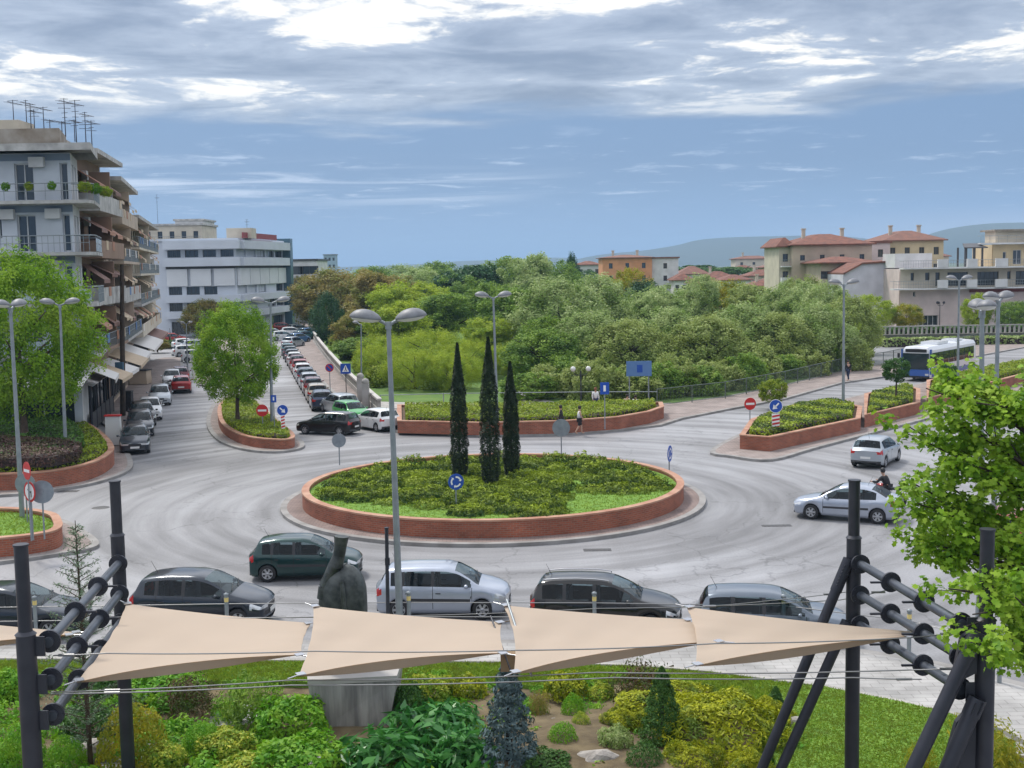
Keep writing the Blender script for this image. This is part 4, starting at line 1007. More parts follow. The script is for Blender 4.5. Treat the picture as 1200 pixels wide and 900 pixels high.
S4 = sail('fourth cream sail tapering to a point at the right frame', (805, 711, 4.25), (1078, 741, 4.05), (1068, 746, 4.0), (815, 779, 4.0), (.08, .0, .2, .08))
S0 = sail('cream sail cropped by the left edge of the photo', (-260, 705, 4.2), (92, 741, 4.0), (84, 744, 4.0), (-300, 790, 4.0), (.1, .0, .25, .1))

def flange(mb, p, d, r, th=.045):
    d = Vector(d).normalized(); mb.tube(Vector(p) - d * th / 2, Vector(p) + d * th / 2, r, r, 20)
    a = d.orthogonal().normalized(); b = d.cross(a)
    for k in range(8):
        t = k * PI / 4; q = Vector(p) + (a * math.cos(t) + b * math.sin(t)) * r * .82; mb.tube(q - d * (th / 2 + .02), q + d * (th / 2 + .02), .016, .016, 6)
def frame(side):
    if side == 'L':
        farp, nearp = atY(141, 700, 23.7), atY(31, 760, 18.2); ftop, ntop = atY(135, 565, 23.7).z, atY(22, 640, 18.2).z
        zs = [(4.72, 0.0, 4.72), (4.13, 0.0, 4.13), (3.57, 0.0, 3.57)]; off = (.05, .28); lab = 'dark steel frame of posts and flanged pipes at the left holding the sails'
    else:
        farp, nearp = atY(1000, 700, 22.3), atY(1155, 740, 18.1); ftop, ntop = atY(1001, 564, 22.3).z, atY(1158, 622, 18.1).z
        zs = [(4.8, 0, 4.8), (4.22, 0, 4.3), (3.66, 0, 3.8)]; off = (.04, -.28); lab = 'dark steel frame with flanged pipes and slanting struts at the right holding the sails'
    root = thing('pipe_truss', lab, 'steel frame', (farp.x, (farp.y + nearp.y) / 2, .15))
    for P, top, rup, rlo in ((farp, ftop, .104, .132), (nearp, ntop, .104, .145)):
        mb = MB(); split = top - (1.05 if P is farp else 1.35)
        mb.tube((P.x, P.y, -.02), (P.x, P.y, split), rlo, rlo, 20); mb.tube((P.x, P.y, split), (P.x, P.y, split + .05), rlo + .015, rup, 20); mb.tube((P.x, P.y, split), (P.x, P.y, top), rup, rup, 20); mb.tube((P.x, P.y, top), (P.x, P.y, top + .03), rup + .012, rup + .012, 20)
        mb.build('post', M_steel, root)
    dx = nearp.x - farp.x
    for za, _, zb in zs:
        a = Vector((farp.x + off[0], farp.y, za)); b = Vector((nearp.x + off[1], nearp.y, zb)); d = b - a
        mb = MB(); mb.tube(a + d * .04, b - d * .03, .078, .078, 18); pp = mb.build('pipe', M_pole2, root)
        for t in (.05, .36, .66, .955):
            fl = MB(); flange(fl, a + d * t, d, .175); fl.build('flange', M_steel, root)
        for t in (.36, .66):
            tb = MB(); q = a + d * t; tb.box((q.x + (.24 if side == 'L' else -.24), q.y, q.z), (.22, .05, .03)); tb.build('turnbuckle_plate', M_steel, root)
    for za, _, zb in zs: br = MB(); br.box((nearp.x + off[1] * .55, nearp.y, zb), (abs(off[1]) * .9, .03, .3)); br.build('bracket', M_steel, root)
    if side == 'R':
        for (tx, ty, tY, fx, fy, r_) in ((995, 655, 22.25, 866, 965, .095), (993, 728, 22.1, 884, 970, .095), (1146, 740, 18.0, 1040, 965, .11), (1146, 818, 17.95, 1072, 990, .12)):
            a = atY(tx, ty, tY); b = atY(fx, fy, tY - .1); d = (b - a); k = (a.z - .0) / (a.z - b.z) if a.z != b.z else 1; b = a + d * k
            mb = MB(); mb.tube(a, b, r_, r_, 16); mb.tube(a, a + d * .12, r_ * 1.12, r_ * 1.12, 16)
            for q in range(7): 
                c = a + d * (.02 + q * .012); mb.tube(c + Vector((-.06, -r_ * 1.2, 0)), c + Vector((-.06, r_ * 1.2, 0)), .015, .015, 6); mb.tube(c + Vector((.05, -r_ * 1.2, 0)), c + Vector((.05, r_ * 1.2, 0)), .015, .015, 6)
            mb.build('strut', M_steel, root)
        g_ = MB()
        for z_, s_ in ((4.55, .42), (3.25, .6)):
            P = nearp; q = [(P.x - .1, z_ + .5 * s_ * 1.6), (P.x - .1, z_ - s_), (P.x - .12 - s_ * .95, z_ - s_ * 1.5), (P.x - .25 - s_ * .3, z_ + .1)]
            for y_ in (-.05, .05): g_.add([(x, P.y + y_, z) for x, z in q], [(0, 1, 2, 3)])
            n4 = 4; g_.add([(x, P.y - .05, z) for x, z in q] + [(x, P.y + .05, z) for x, z in q], [(k, (k + 1) % 4, 4 + (k + 1) % 4, 4 + k) for k in range(4)])
        g_.build('gusset', M_steel, root)
    return farp, nearp
M_pole2 = pm('grey_pipe', (.10, .115, .14), (.07, .08, .10), 3, .38, .35)
LF, LN = frame('L'); RF, RN = frame('R')
# middle mast group that carries the joints
def mast():
    Y_ = 20.6; b = atY(598, 778, Y_); root = thing('rigging_mast', 'pair of thin crossed masts with a pulley block where the middle sails meet', 'mast', (b.x, Y_, .15))
    P = lambda x, y, d=Y_: atY(x, y, d)
    m = MB(); m.tube(P(594, 703, 21.5), P(623, 792, 19.6), .022, .022, 8); m.build('mast_rod', M_pole, root)
    m = MB(); m.tube(P(575, 722, 21.5), P(600, 790, 19.9), .016, .016, 8); m.build('mast_rod', M_steel, root)
    m = MB(); q = P(597, 775); m.box((q.x, q.y, q.z), (.3, .2, .3)); m.build('joint_block', pm('tan_fabric_block', (.35, .25, .15), (.3, .2, .12), 5), root)
mast()
def cable(lb, pts, r=.011):
    mb = MB(); out = []
    P = [atY(*p) for p in pts]
    for i in range(len(P) - 1):
        for k in range(8):
            t = k / 8; q = P[i].lerp(P[i + 1], t); q.z -= .05 * 4 * t * (1 - t) * (P[i + 1] - P[i]).length / 7; out.append(q)
    out.append(P[-1]); mb.path(out, r, 5)
    for q in (out[2], out[-3]): mb.tube(q - Vector((.12, 0, 0)), q + Vector((.12, 0, 0)), .022, .022, 8)
    tag(mb.build('steel_cable', M_cable, loc=tuple(P[0])), lb, 'cable')
cable('steel cable running along the top of the cream sails', [(62, 768, 18.6), (125, 765.5, 18.6), (370, 763, 18.9), (605, 762, 18.8), (840, 754, 18.9), (1068, 747, 18.9), (1125, 741, 19.2)])
cable('upper of the two steel cables hanging below the sails', [(60, 811, 18.6), (340, 797, 19.3), (700, 788, 19.4), (1068, 785, 19), (1125, 783, 18.7)])
cable('lower of the two steel cables hanging below the sails', [(60, 813, 18.5), (340, 803, 19.0), (720, 794, 19.0), (1000, 794, 18.9), (1080, 796, 18.7)])
cable('thin steel cable crossing behind the sails towards the right frame', [(110, 722, 22), (360, 723, 22), (700, 713, 22.2), (985, 703, 22.5), (1045, 690, 21.2)], .009)
cable('steel stay behind the fourth sail ending at the right far post', [(808, 712, 22), (900, 704, 22.3), (997, 693, 22.4)], .008)

# ------------------------------------------------------------------ street side wire fence posts (bollards with rails)
fpx = [(-190, 755), (43, 752), (267, 748.5), (480, 747), (697, 748), (918, 752), (1065, 772), (1171, 800)]
fr = thing('pavement_fence', 'low wire fence with short grey posts along the near pavement', 'fence', tuple(at(480, 747, .13)))
prev = None
for (px, py) in fpx:
    b = at(px, py, .13); mb = MB(); mb.tube((b.x, b.y, .1), (b.x, b.y, 1.36), .055, .055, 10); mb.lathe([(0, .0), (.07, 0), (.07, .05), (0, .08)], (b.x, b.y, 1.36), 10); mb.build('post', M_pole, fr)
    cp = MB(); cp.tube((b.x, b.y, 1.18), (b.x, b.y, 1.30), .058, .058, 10); cp.build('reflective_band', pm('yellow_band', (.7, .55, .2), None), fr)
    if prev is not None:
        for z in (.72, 1.12): m2 = MB(); m2.tube((prev.x, prev.y, z), (b.x, b.y, z), .014, .014, 5); m2.build('rail', M_cable, fr)
    prev = b
b = at(455, 749, .13); t = atY(453, 620, b.y); mb = MB(); mb.tube((b.x, b.y, .1), (t.x, b.y, t.z), .055, .05, 8); mb.tube((t.x, b.y, t.z), (t.x, b.y, t.z + .05), .06, .06, 8); mb.box((t.x, b.y, t.z - .9), (.13, .08, .2))
tag(mb.build('bare_post', M_steel, loc=tuple(b)), 'thin dark bare post beside the double street lamp, before the silver hatchback', 'post')
# ------------------------------------------------------------------ cars
def glassmat(name, c, tint, f):
    m = pm(name, c, None, rough=.04, spec=.6); t = m.node_tree; tr = t.nodes.new('ShaderNodeBsdfTransparent'); tr.inputs['Color'].default_value = (*tint, 1)
    ms = t.nodes.new('ShaderNodeMixShader'); ms.inputs[0].default_value = f; t.links.new(t.nodes['Principled BSDF'].outputs[0], ms.inputs[1]); t.links.new(tr.outputs[0], ms.inputs[2]); t.links.new(ms.outputs[0], t.nodes['Material Output'].inputs['Surface']); return m
M_glass = glassmat('car_glass', (.008, .012, .015), (.75, .9, .95), .6)
M_wind = glassmat('windscreen_glass', (.03, .045, .05), (.85, .95, .97), .5)
M_seat = pm('seat_cloth', (.10, .10, .11), (.06, .06, .07), 8, .9)
M_seam = pm('panel_gap', (.01, .01, .01), None, rough=.8)
M_head = pm('headlight_glass', (.6, .62, .64), None, rough=.12, metal=.4, coat=1)
M_tail = pm('tail_light_red', (.45, .015, .012), None, rough=.2, coat=.8)
M_trim = pm('dark_bumper_trim', (.03, .03, .034), None, rough=.6)
M_rim = pm('alloy_rim', (.42, .43, .45), None, rough=.35, metal=.7)
M_plate = pm('number_plate', (.7, .7, .68), None, rough=.5)
def paint(name, c, metal=.45, rough=.3): return pm('car_paint_' + name, c, tuple(x * .9 for x in c), 1.5, rough, metal, coat=.8, spec=.3)
P_ = dict(steel=paint('steel_grey', (.14, .17, .21), .5), darkgrey=paint('graphite', (.02, .028, .042)), green=paint('dark_green', (.008, .04, .04)), silver=paint('silver', (.42, .46, .54), .55), silver2=paint('pale_silver', (.40, .44, .48), .55),
    black=paint('black', (.006, .006, .007), .2), grey=paint('blue_grey', (.05, .07, .10)), white=paint('white', (.7, .71, .72), .0), lime=paint('bright_green', (.06, .35, .09), .1), navy=paint('navy', (.015, .03, .07)),
    red=paint('red', (.33, .02, .02), .15), maroon=paint('maroon', (.12, .012, .02), .2), beige=paint('beige', (.4, .34, .27), .2), blue=paint('blue', (.04, .14, .32), .3), teal=paint('teal', (.03, .12, .14), .3), tan=paint('bronze', (.16, .11, .07), .4))
def ip(tab, u):
    if u <= tab[0][0]: return tab[0][1]
    for i in range(len(tab) - 1):
        if u <= tab[i + 1][0]:
            t = (u - tab[i][0]) / (tab[i + 1][0] - tab[i][0])
            # monotone smooth blend
            def sl(k):
                if k <= 0 or k >= len(tab) - 1: return None
                a = (tab[k][1] - tab[k - 1][1]) / (tab[k][0] - tab[k - 1][0]); b = (tab[k + 1][1] - tab[k][1]) / (tab[k + 1][0] - tab[k][0])
                return 0 if a * b <= 0 else 2 * a * b / (a + b)
            h = tab[i + 1][0] - tab[i][0]; d = (tab[i + 1][1] - tab[i][1]) / h; m0 = sl(i); m1 = sl(i + 1); m0 = d if m0 is None else m0; m1 = d if m1 is None else m1
            return ((2 * t ** 3 - 3 * t * t + 1) * tab[i][1] + (t ** 3 - 2 * t * t + t) * h * m0 + (-2 * t ** 3 + 3 * t * t) * tab[i + 1][1] + (t ** 3 - t * t) * h * m1)
    return tab[-1][1]
TYPES = {
 # u from the front; top profile, belt, wheels, cowl/header, roof end/tailgate bottom, pillars (u0,u1)
 'hatch': dict(L=3.95, W=1.70, top=[(0, .66), (.12, .76), (.55, .88), (.98, .99), (1.35, 1.22), (1.72, 1.40), (2.1, 1.465), (2.7, 1.47), (3.3, 1.42), (3.55, 1.36), (3.74, 1.08), (3.86, .96), (3.95, .88)],
    belt=[(0, .62), (.9, .90), (2.5, .96), (3.95, 1.0)], ax=(.76, 3.24), ws=(.98, 1.74), rw=(3.52, 3.78), side=(1.22, 3.42), pil=[(2.26, 2.36), (3.02, 3.12)], doors=[1.18, 2.31, 3.07]),
 'coupe': dict(L=4.15, W=1.71, top=[(0, .62), (.14, .72), (.6, .83), (1.1, .93), (1.5, 1.16), (1.9, 1.35), (2.3, 1.42), (2.8, 1.41), (3.2, 1.33), (3.6, 1.13), (3.82, 1.02), (4.06, .99), (4.15, .90)],
    belt=[(0, .58), (1.0, .86), (2.6, .92), (4.15, .98)], ax=(.82, 3.42), ws=(1.1, 1.92), rw=(3.16, 3.74), side=(1.34, 3.35), pil=[(2.55, 2.66)], doors=[1.3, 2.6]),
 'tall': dict(L=4.0, W=1.68, top=[(0, .72), (.10, .83), (.5, .94), (.9, 1.03), (1.25, 1.26), (1.58, 1.44), (1.95, 1.51), (2.6, 1.515), (3.3, 1.49), (3.62, 1.44), (3.80, 1.15), (3.9, 1.02), (4.0, .92)],
    belt=[(0, .66), (.8, .95), (2.5, 1.0), (4.0, 1.03)], ax=(.80, 3.26), ws=(.9, 1.60), rw=(3.60, 3.82), side=(1.12, 3.5), pil=[(2.2, 2.3), (3.08, 3.2)], doors=[1.1, 2.25, 3.14]),
 'estate': dict(L=4.3, W=1.72, top=[(0, .64), (.14, .76), (.6, .88), (1.1, .98), (1.5, 1.22), (1.92, 1.41), (2.3, 1.47), (2.9, 1.48), (3.6, 1.45), (3.95, 1.39), (4.14, 1.1), (4.22, .97), (4.3, .88)],
    belt=[(0, .60), (1.0, .90), (2.6, .95), (4.3, .99)], ax=(.84, 3.44), ws=(1.1, 1.92), rw=(3.92, 4.16), side=(1.32, 3.9), pil=[(2.36, 2.46), (3.2, 3.3)], doors=[1.28, 2.41, 3.25]),
}
def car_parts(T):
    L, W = T['L'], T['W']; hw = W / 2; a0, a1 = T['ax']; wr_ = .30; ar = .355
    us = {0.0, L}; N_ = 46
    for k in range(N_ + 1): us.add(round(L * k / N_, 3))
    for a in (a0, a1):
        for k in range(-6, 7): us.add(round(a + ar * math.sin(k / 6 * PI / 2), 3))
    for d in T['doors']: us |= {round(d - .008, 3), round(d + .008, 3)}
    for p in T['pil']: us |= {p[0], p[1]}
    for k in ('ws', 'rw', 'side'): us |= set(T[k])
    us |= {.03, .07, L - .03, L - .07, .32, L - .22}
    us = sorted(us); U = [us[0]]
    for u in us[1:]:
        if u - U[-1] > .006: U.append(u)
    TS = [0, .16, .3, .44, .56, .68, .8, .9, 1.0]; BUL = [.965, .985, .995, 1.0, 1.0, .995, .985, .965, .935]
    rows = []; ghf = [.12, .5, .9]
    for u in U:
        e = 1.0
        if u < .55: e = 1 - .13 * (1 - u / .55) ** 2.2
        if u > L - .5: e = 1 - .10 * (1 - (L - u) / .5) ** 2.2
        w_ = hw * e; zl = .21
        if u < .1: zl = .30 - .9 * u
        if u > L - .1: zl = .32 - 1.1 * (L - u)
        for a in (a0, a1):
            dx = u - a
            if abs(dx) < ar: zl = max(zl, .29 + math.sqrt(ar * ar - dx * dx) - .0)
        zt = ip(T['top'], u); zb = min(ip(T['belt'], u), zt - .035)
        cab = min(1, max(0, (zt - zb) / .42)); wr = w_ * (.90 - .17 * cab)
        zfl = .2
        inn = w_ - .24
        R_ = [(0, zfl), (inn, zfl), (inn, max(zfl, zl)), (w_ * BUL[0] - .01, zl)]
        R_ += [(w_ * b, zl + (zb - zl) * t) for t, b in zip(TS, BUL)]
        yb = w_ * BUL[-1]
        for g_ in ghf: R_.append((yb + (wr - yb) * g_ ** (.9), zb + (zt - .045 * cab - .008 - zb) * g_))
        R_ += [(wr * .94, zt - .02 * cab - .004), (wr * .72, zt + .004), (wr * .36, zt + .014), (0, zt + .018)]
        bx = 0
        if u < .8: bx = .20 * (1 - u / .8) ** 1.3
        if u > L - .6: bx = -.12 * (1 - (L - u) / .6) ** 1.3
        rows.append([(u + bx * (y / hw) ** 2 + (.03 * max(0, .5 - z) * 0), y, z) for y, z in R_])
    m = len(rows[0]); parts = {k: MB() for k in ('body', 'windscreen', 'rear_window', 'side_window_a', 'side_window_b', 'headlight_a', 'headlight_b', 'tail_light_a', 'tail_light_b')}
    Vr = [[(L / 2 - u, -y, z) for u, y, z in r] for r in rows]; Vl = [[(L / 2 - u, y, z) for u, y, z in r] for r in rows]   # -y = car's right
    g0 = 4 + len(TS) - 1                      # index of belt row
    for i in range(len(U) - 1):
        um = (U[i] + U[i + 1]) / 2; zt = ip(T['top'], um); zb = min(ip(T['belt'], um), zt - .035)
        for j in range(m - 1):
            key, mat = 'body', 0
            zm = (rows[i][j][2] + rows[i][j + 1][2]) / 2
            if j < 3: mat = 1
            elif j in (g0, g0 + 1, g0 + 2) and T['side'][0] < um < T['side'][1] and zt - zb > .1:
                key = 'side_window'
                if j == g0 + 2 and zt - zb < .22: key = 'body'
                if any(p[0] < um < p[1] for p in T['pil']): key = 'body'; mat = 1
            elif j >= g0 + 4 and T['ws'][0] < um < T['ws'][1]: key = 'windscreen'
            elif j >= g0 + 4 and T['rw'][0] < um < T['rw'][1]: key = 'rear_window'
            elif 3 < j < g0 and any(abs(um - d) < .009 for d in T['doors']) and j > 4: mat = 2
            elif um < .34 and .56 < zm < .76 and 4 < j <= g0: key = 'headlight'
            elif um > L - .15 and .74 < zm < (.96) and 4 < j <= g0 + 1: key = 'tail_light'
            elif j == 3 or j == 4: mat = 3 if (T.get('trim')) else 0
            if j in (7,) and T['doors'][0] + .02 < um < T['ax'][1] - .37 and T.get('mould'): mat = 1
            for V, sfx, flip in ((Vr, '_a', True), (Vl, '_b', False)):
                q = [V[i][j], V[i][j + 1], V[i + 1][j + 1], V[i + 1][j]]
                if flip: q.reverse()
                kk = key + sfx if key in ('side_window', 'headlight', 'tail_light') else key
                parts[kk].add(q, [(0, 1, 2, 3)], mat if kk == 'body' else 0, None, True)
    for end, i in (('f', 0), ('r', len(U) - 1)):
        for j in range(3, m - 1):
            for s in range(-4, 4):
                def P(j_, f):
                    y = abs(f) * rows[i][j_][1]; u = U[i] + (rows[i][j_][0] - U[i]) * f * f
                    return (L / 2 - u, -y if f < 0 else y, rows[i][j_][2])
                f0, f1 = s / 4, (s + 1) / 4; q = [P(j, f0), P(j, f1), P(j + 1, f1), P(j + 1, f0)]; zm = (rows[i][j][2] + rows[i][j + 1][2]) / 2; fm = abs(f0 + f1) / 2
                key, mat = 'body', 0
                if end == 'f':
                    if .34 < zm < .46 and fm < .7: mat = 1
                    if .52 < zm < .62 and fm < .5: mat = 1
                    if fm > .6 and zm > .55: key = 'headlight' + ('_a' if s < 0 else '_b')
                else:
                    if fm > .75 and .72 < zm < .9: key = 'tail_light' + ('_a' if s < 0 else '_b')
                    if zm < .42: mat = 1
                if end == 'r': q.reverse()
                q.reverse(); parts[key].add(q, [(0, 1, 2, 3)], mat if key == 'body' else 0, None, True)
    return parts
def weld(o):
    bm = bmesh.new(); bm.from_mesh(o.data); bmesh.ops.remove_doubles(bm, verts=bm.verts, dist=.0006); bm.to_mesh(o.data); bm.free()
def wheel(root, x, y, sgn, r=.305):
    prof = [(r * .62, -.09), (r * .90, -.095), (r * .985, -.07), (r, -.03), (r, .03), (r * .985, .07), (r * .90, .095), (r * .62, .09)]
    mb = MB(); mb.lathe(prof, (0, 0, 0), 24, 0, 'Y'); t = mb.build('wheel', M_rubber, root, world=False); t.location = (x, y, r)
    rm = MB(); o_ = sgn * .085; rm.lathe([(r * .64, o_ * .95), (r * .60, o_ * 1.02), (r * .56, o_ * .8)], (0, 0, 0), 24, 0, 'Y')
    rm.lathe([(0, o_ * .98), (r * .16, o_ * .98), (r * .17, o_ * .6)], (0, 0, 0), 12, 0, 'Y'); rm.lathe([(0, o_ * .45), (r * .62, o_ * .45)], (0, 0, 0), 18, 1, 'Y')
    for k in range(6):
        a = k * PI / 3; c, s = math.cos(a), math.sin(a); p = lambda q, w_, yy: (c * q - s * w_, yy, s * q + c * w_)
        rm.add([p(r * .12, -.03, o_ * .95), p(r * .60, -.04, o_ * .85), p(r * .60, .04, o_ * .85), p(r * .12, .03, o_ * .95)], [(0, 1, 2, 3)], 0)
    rm.build('rim', [M_rim, M_black], t, world=False)
CARN = {}
def make_car(kind, roof_rails=False, mould=False, antenna=True):
    T = dict(TYPES[kind]); T['mould'] = mould; L, W = T['L'], T['W']
    root = thing('car', 'x', 'car'); parts = car_parts(T)
    bd = parts['body'].build('body', [P_['silver'], M_trim, M_seam, M_trim], root, world=False); weld(bd); bd.material_slots[0].link = 'OBJECT'; bd.material_slots[0].material = P_['silver']
    for k, nm, mt in (('windscreen', 'windscreen', M_wind), ('rear_window', 'rear_window', M_glass), ('side_window_a', 'side_window', M_glass), ('side_window_b', 'side_window', M_glass),
                      ('headlight_a', 'headlight', M_head), ('headlight_b', 'headlight', M_head), ('tail_light_a', 'tail_light', M_tail), ('tail_light_b', 'tail_light', M_tail)):
        if parts[k].f: o = parts[k].build(nm, mt, root, world=False); weld(o)
    for a in T['ax']:
        for s in (-1, 1): wheel(root, L / 2 - a, s * (W / 2 - .115), s)
    zb = ip(T['belt'], T['ws'][0] + .35)
    for s in (-1, 1):
        mb = MB(); x = L / 2 - T['ws'][0] - .36; mb.lathe([(0, -.06), (.06, -.05), (.085, 0), (.07, .04), (0, .05)], (x, s * (W / 2 + .085), zb + .06), 10, 0, 'X', squash=.75); mb.tube((x, s * (W / 2 - .07), zb + .02), (x, s * (W / 2 + .05), zb + .04), .02, .02, 6)
        o = mb.build('wing_mirror', P_['silver'], root, world=False); o.material_slots[0].link = 'OBJECT'; o.material_slots[0].material = P_['silver']
        hd = MB()
        for d in T['doors'][1:3] if len(T['doors']) > 2 else T['doors'][1:2]: hd.box((L / 2 - d + .16, s * (W / 2 - .012), .80), (.15, .03, .028))
        hd.build('door_handle', M_trim, root, world=False)
        wp = MB(); 
    pl = MB(); pl.box((L / 2 + .005, 0, .44), (.02, .5, .11)); pl.build('number_plate', M_plate, root, world=False)
    pl = MB(); pl.box((-L / 2 - .006, 0, .56 if kind != 'coupe' else .6), (.02, .5, .11)); pl.build('number_plate', M_plate, root, world=False)
    wp = MB(); xc = L / 2 - T['ws'][0] - .03; zc = ip(T['top'], T['ws'][0] + .03) + .03
    for y0 in (-.45, .12): wp.tube((xc, y0, zc), (xc - .12, y0 + .48, zc + .09), .012, .008, 5)
    wp.build('wiper', M_black, root, world=False)
    it = MB(); f_ = T['ws'][0]
    for sx, rows_ in ((f_ + 1.05, (-.36, .36)), (f_ + 1.85, (-.4, .0, .4))):
        for y0 in rows_: it.box((L / 2 - sx, y0, .52), (.5, .46 if len(rows_) == 2 else .38, .18)); it.box((L / 2 - sx - .27, y0, .82), (.13, .44 if len(rows_) == 2 else .36, .58), 0, 0, .88); it.box((L / 2 - sx - .3, y0, 1.17), (.09, .24, .15))
    it.box((L / 2 - f_ - .38, 0, .82), (.34, W * .8, .22)); it.lathe([(.17, -.012), (.19, 0), (.17, .012)], (L / 2 - f_ - .66, .36, .93), 14, 0, 'X'); it.build('seats', M_seat, root, world=False)
    if antenna:
        an = MB(); u_ = T['rw'][0] - .25; z_ = ip(T['top'], u_); an.tube((L / 2 - u_, 0, z_), (L / 2 - u_ - .18, 0, z_ + .34), .008, .004, 5); an.build('aerial', M_black, root, world=False)
    if roof_rails:
        for s in (-1, 1):
            rr = MB(); pts = [(L / 2 - u, s * .56, ip(T['top'], u) + .045) for u in (T['ws'][1] + .1, 2.4, 2.9, 3.4, T['rw'][0] - .1)]; pts = [(pts[0][0], pts[0][1], pts[0][2] - .05)] + pts + [(pts[-1][0], pts[-1][1], pts[-1][2] - .05)]
            rr.path(pts, .016, 6); rr.build('roof_rail', M_chrome, root, world=False)
    reg(root); return root
def recolour(root, m):
    for c in kids.get(root.name, []):
        if c.name.split('.')[0] in ('body', 'wing_mirror'): c.material_slots[0].material = m
PROTO = {}
USED = set()
def place_car(kind, label, cat, px, py, head, colour, group=None, rails=False, mould=False, name='car', sc=1.0, pos=None):
    key = (kind, rails, mould)
    if key not in PROTO: PROTO[key] = make_car(kind, rails, mould)
    if key not in USED: o = PROTO[key]; USED.add(key)
    else: o = copy_tree(PROTO[key])
    nmold = o.name; o.name = name
    if o.name != nmold: kids[o.name] = kids.pop(nmold)
    b = at(px, py) if pos is None else Vector(pos); o.location = (b.x, b.y, .004); o.rotation_euler = (0, 0, math.radians(head)); o.scale = (sc, sc, sc)
    for k in ('group',):
        if k in o: del o[k]
    tag(o, label, cat, group); recolour(o, P_[colour]); return o
LN_ = 'cars queued along the near lane of the roundabout'
# (px, py) = ground point under the middle of the car
place_car('hatch', 'dark graphite hatchback, first whole car at lower left of the near lane', 'car', 240, 729, -4, 'darkgrey', LN_, name='hatchback_car', sc=1.04)
place_car('hatch', 'dark green older hatchback on the inner lane left of the statue', 'car', 360, 675, 1.5, 'green', LN_, mould=True, name='hatchback_car', sc=.95)
place_car('tall', 'light silver hatchback behind the double street lamp in the near lane', 'car', 521, 718, -3, 'silver', LN_, name='hatchback_car', mould=True)
place_car('estate', 'black estate car with silver roof rails above the third sail', 'car', 710, 734, -9, 'black', LN_, rails=True, name='estate_car')
place_car('estate', 'steel-grey car half hidden by the fourth sail at right', 'car', 905, 750, -9, 'steel', LN_, name='estate_car', sc=.98)
place_car('coupe', 'dark car cropped by the left edge behind the thick steel post', 'car', 22, 741, -3, 'darkgrey', LN_, name='coupe_car')
place_car('coupe', 'silver three-door car turning left of the motorcyclist on the right of the roundabout', 'car', 992, 607, 154, 'silver', None, name='coupe_car', mould=True)
place_car('hatch', 'pale silver hatchback seen from behind driving off beside the splitter island', 'car', 1027, 543, 58, 'silver2', None, name='hatchback_car')
place_car('estate', 'black saloon entering the left street beyond the roundabout', 'car', 385, 508, 158, 'black', None, name='saloon_car', sc=.95)
place_car('hatch', 'white hatchback waiting behind the double lamp post at the far side', 'car', 441, 503, 128, 'white', None, name='hatchback_car', sc=.95)
place_car('tall', 'bright green small car between the black saloon and the white hatchback', 'car', 412, 494, 300, 'lime', None, name='hatchback_car', sc=.93)
place_car('estate', 'grey car with pale roof tucked behind the bright green car', 'car', 398, 484, 118, 'silver2', None, name='estate_car')
# parked row by the park wall, nearest first
row = [('hatch', 'navy', 'navy hatchback, nearest of the parked row by the park wall'), ('hatch', 'beige', 'dark bronze car with pale roof, second of the row by the park wall'), ('tall', 'maroon', 'maroon car, third of the row by the park wall'),
       ('hatch', 'silver2', 'silver car, fourth of the row by the park wall'), ('estate', 'navy', 'dark blue car, fifth of the row by the park wall'), ('hatch', 'white', 'white car, sixth of the row by the park wall, before the red one'),
       ('hatch', 'red', 'red car, seventh of the row by the park wall'), ('tall', 'maroon', 'dark red car, eighth of the row by the park wall'), ('hatch', 'white', 'white car right beyond the dark red one in the row by the park wall'), ('hatch', 'grey', 'blue-grey car, tenth of the row by the park wall'), ('estate', 'darkgrey', 'dark car near the far end of the row by the park wall'), ('hatch', 'teal', 'teal car at the far end of the row by the park wall')]
A = at(377, 479); B = at(338, 416)
for k, (kd, c, lb) in enumerate(row):
    t = k / (len(row) - 1); p = A.lerp(B, t); p.x += 0
    place_car(kd, lb, 'car', 0, 0, 102.5 if k < 8 else 100, c, 'cars parked in a row by the park wall', name='parked_car', pos=p)
for k, (px, py, c, hd, lb) in enumerate([(344, 407, 'silver2', 70, 'silver car at the far bend of the street'), (350, 402, 'blue', 60, 'blue car on the far bend of the street'), (356, 399, 'teal', 60, 'teal car beyond the blue one on the far bend'), (333, 399, 'white', 20, 'white car crossing the far end of the street'),
      (343, 394, 'white', 15, 'white car last on the right at the far end of the street'), (333, 388, 'red', 5, 'red car in front of the white office block, far end of the street'), (350, 390, 'silver2', 40, 'silver car beyond the far bend of the street'), (322, 396, 'silver2', 10, 'silver car left of the white one at the far end'), (361, 395, 'blue', 60, 'small blue car at the start of the brown trees')]):
    place_car('hatch', lb, 'car', px, py, hd, c, 'cars at the far end of the street', name='far_car')
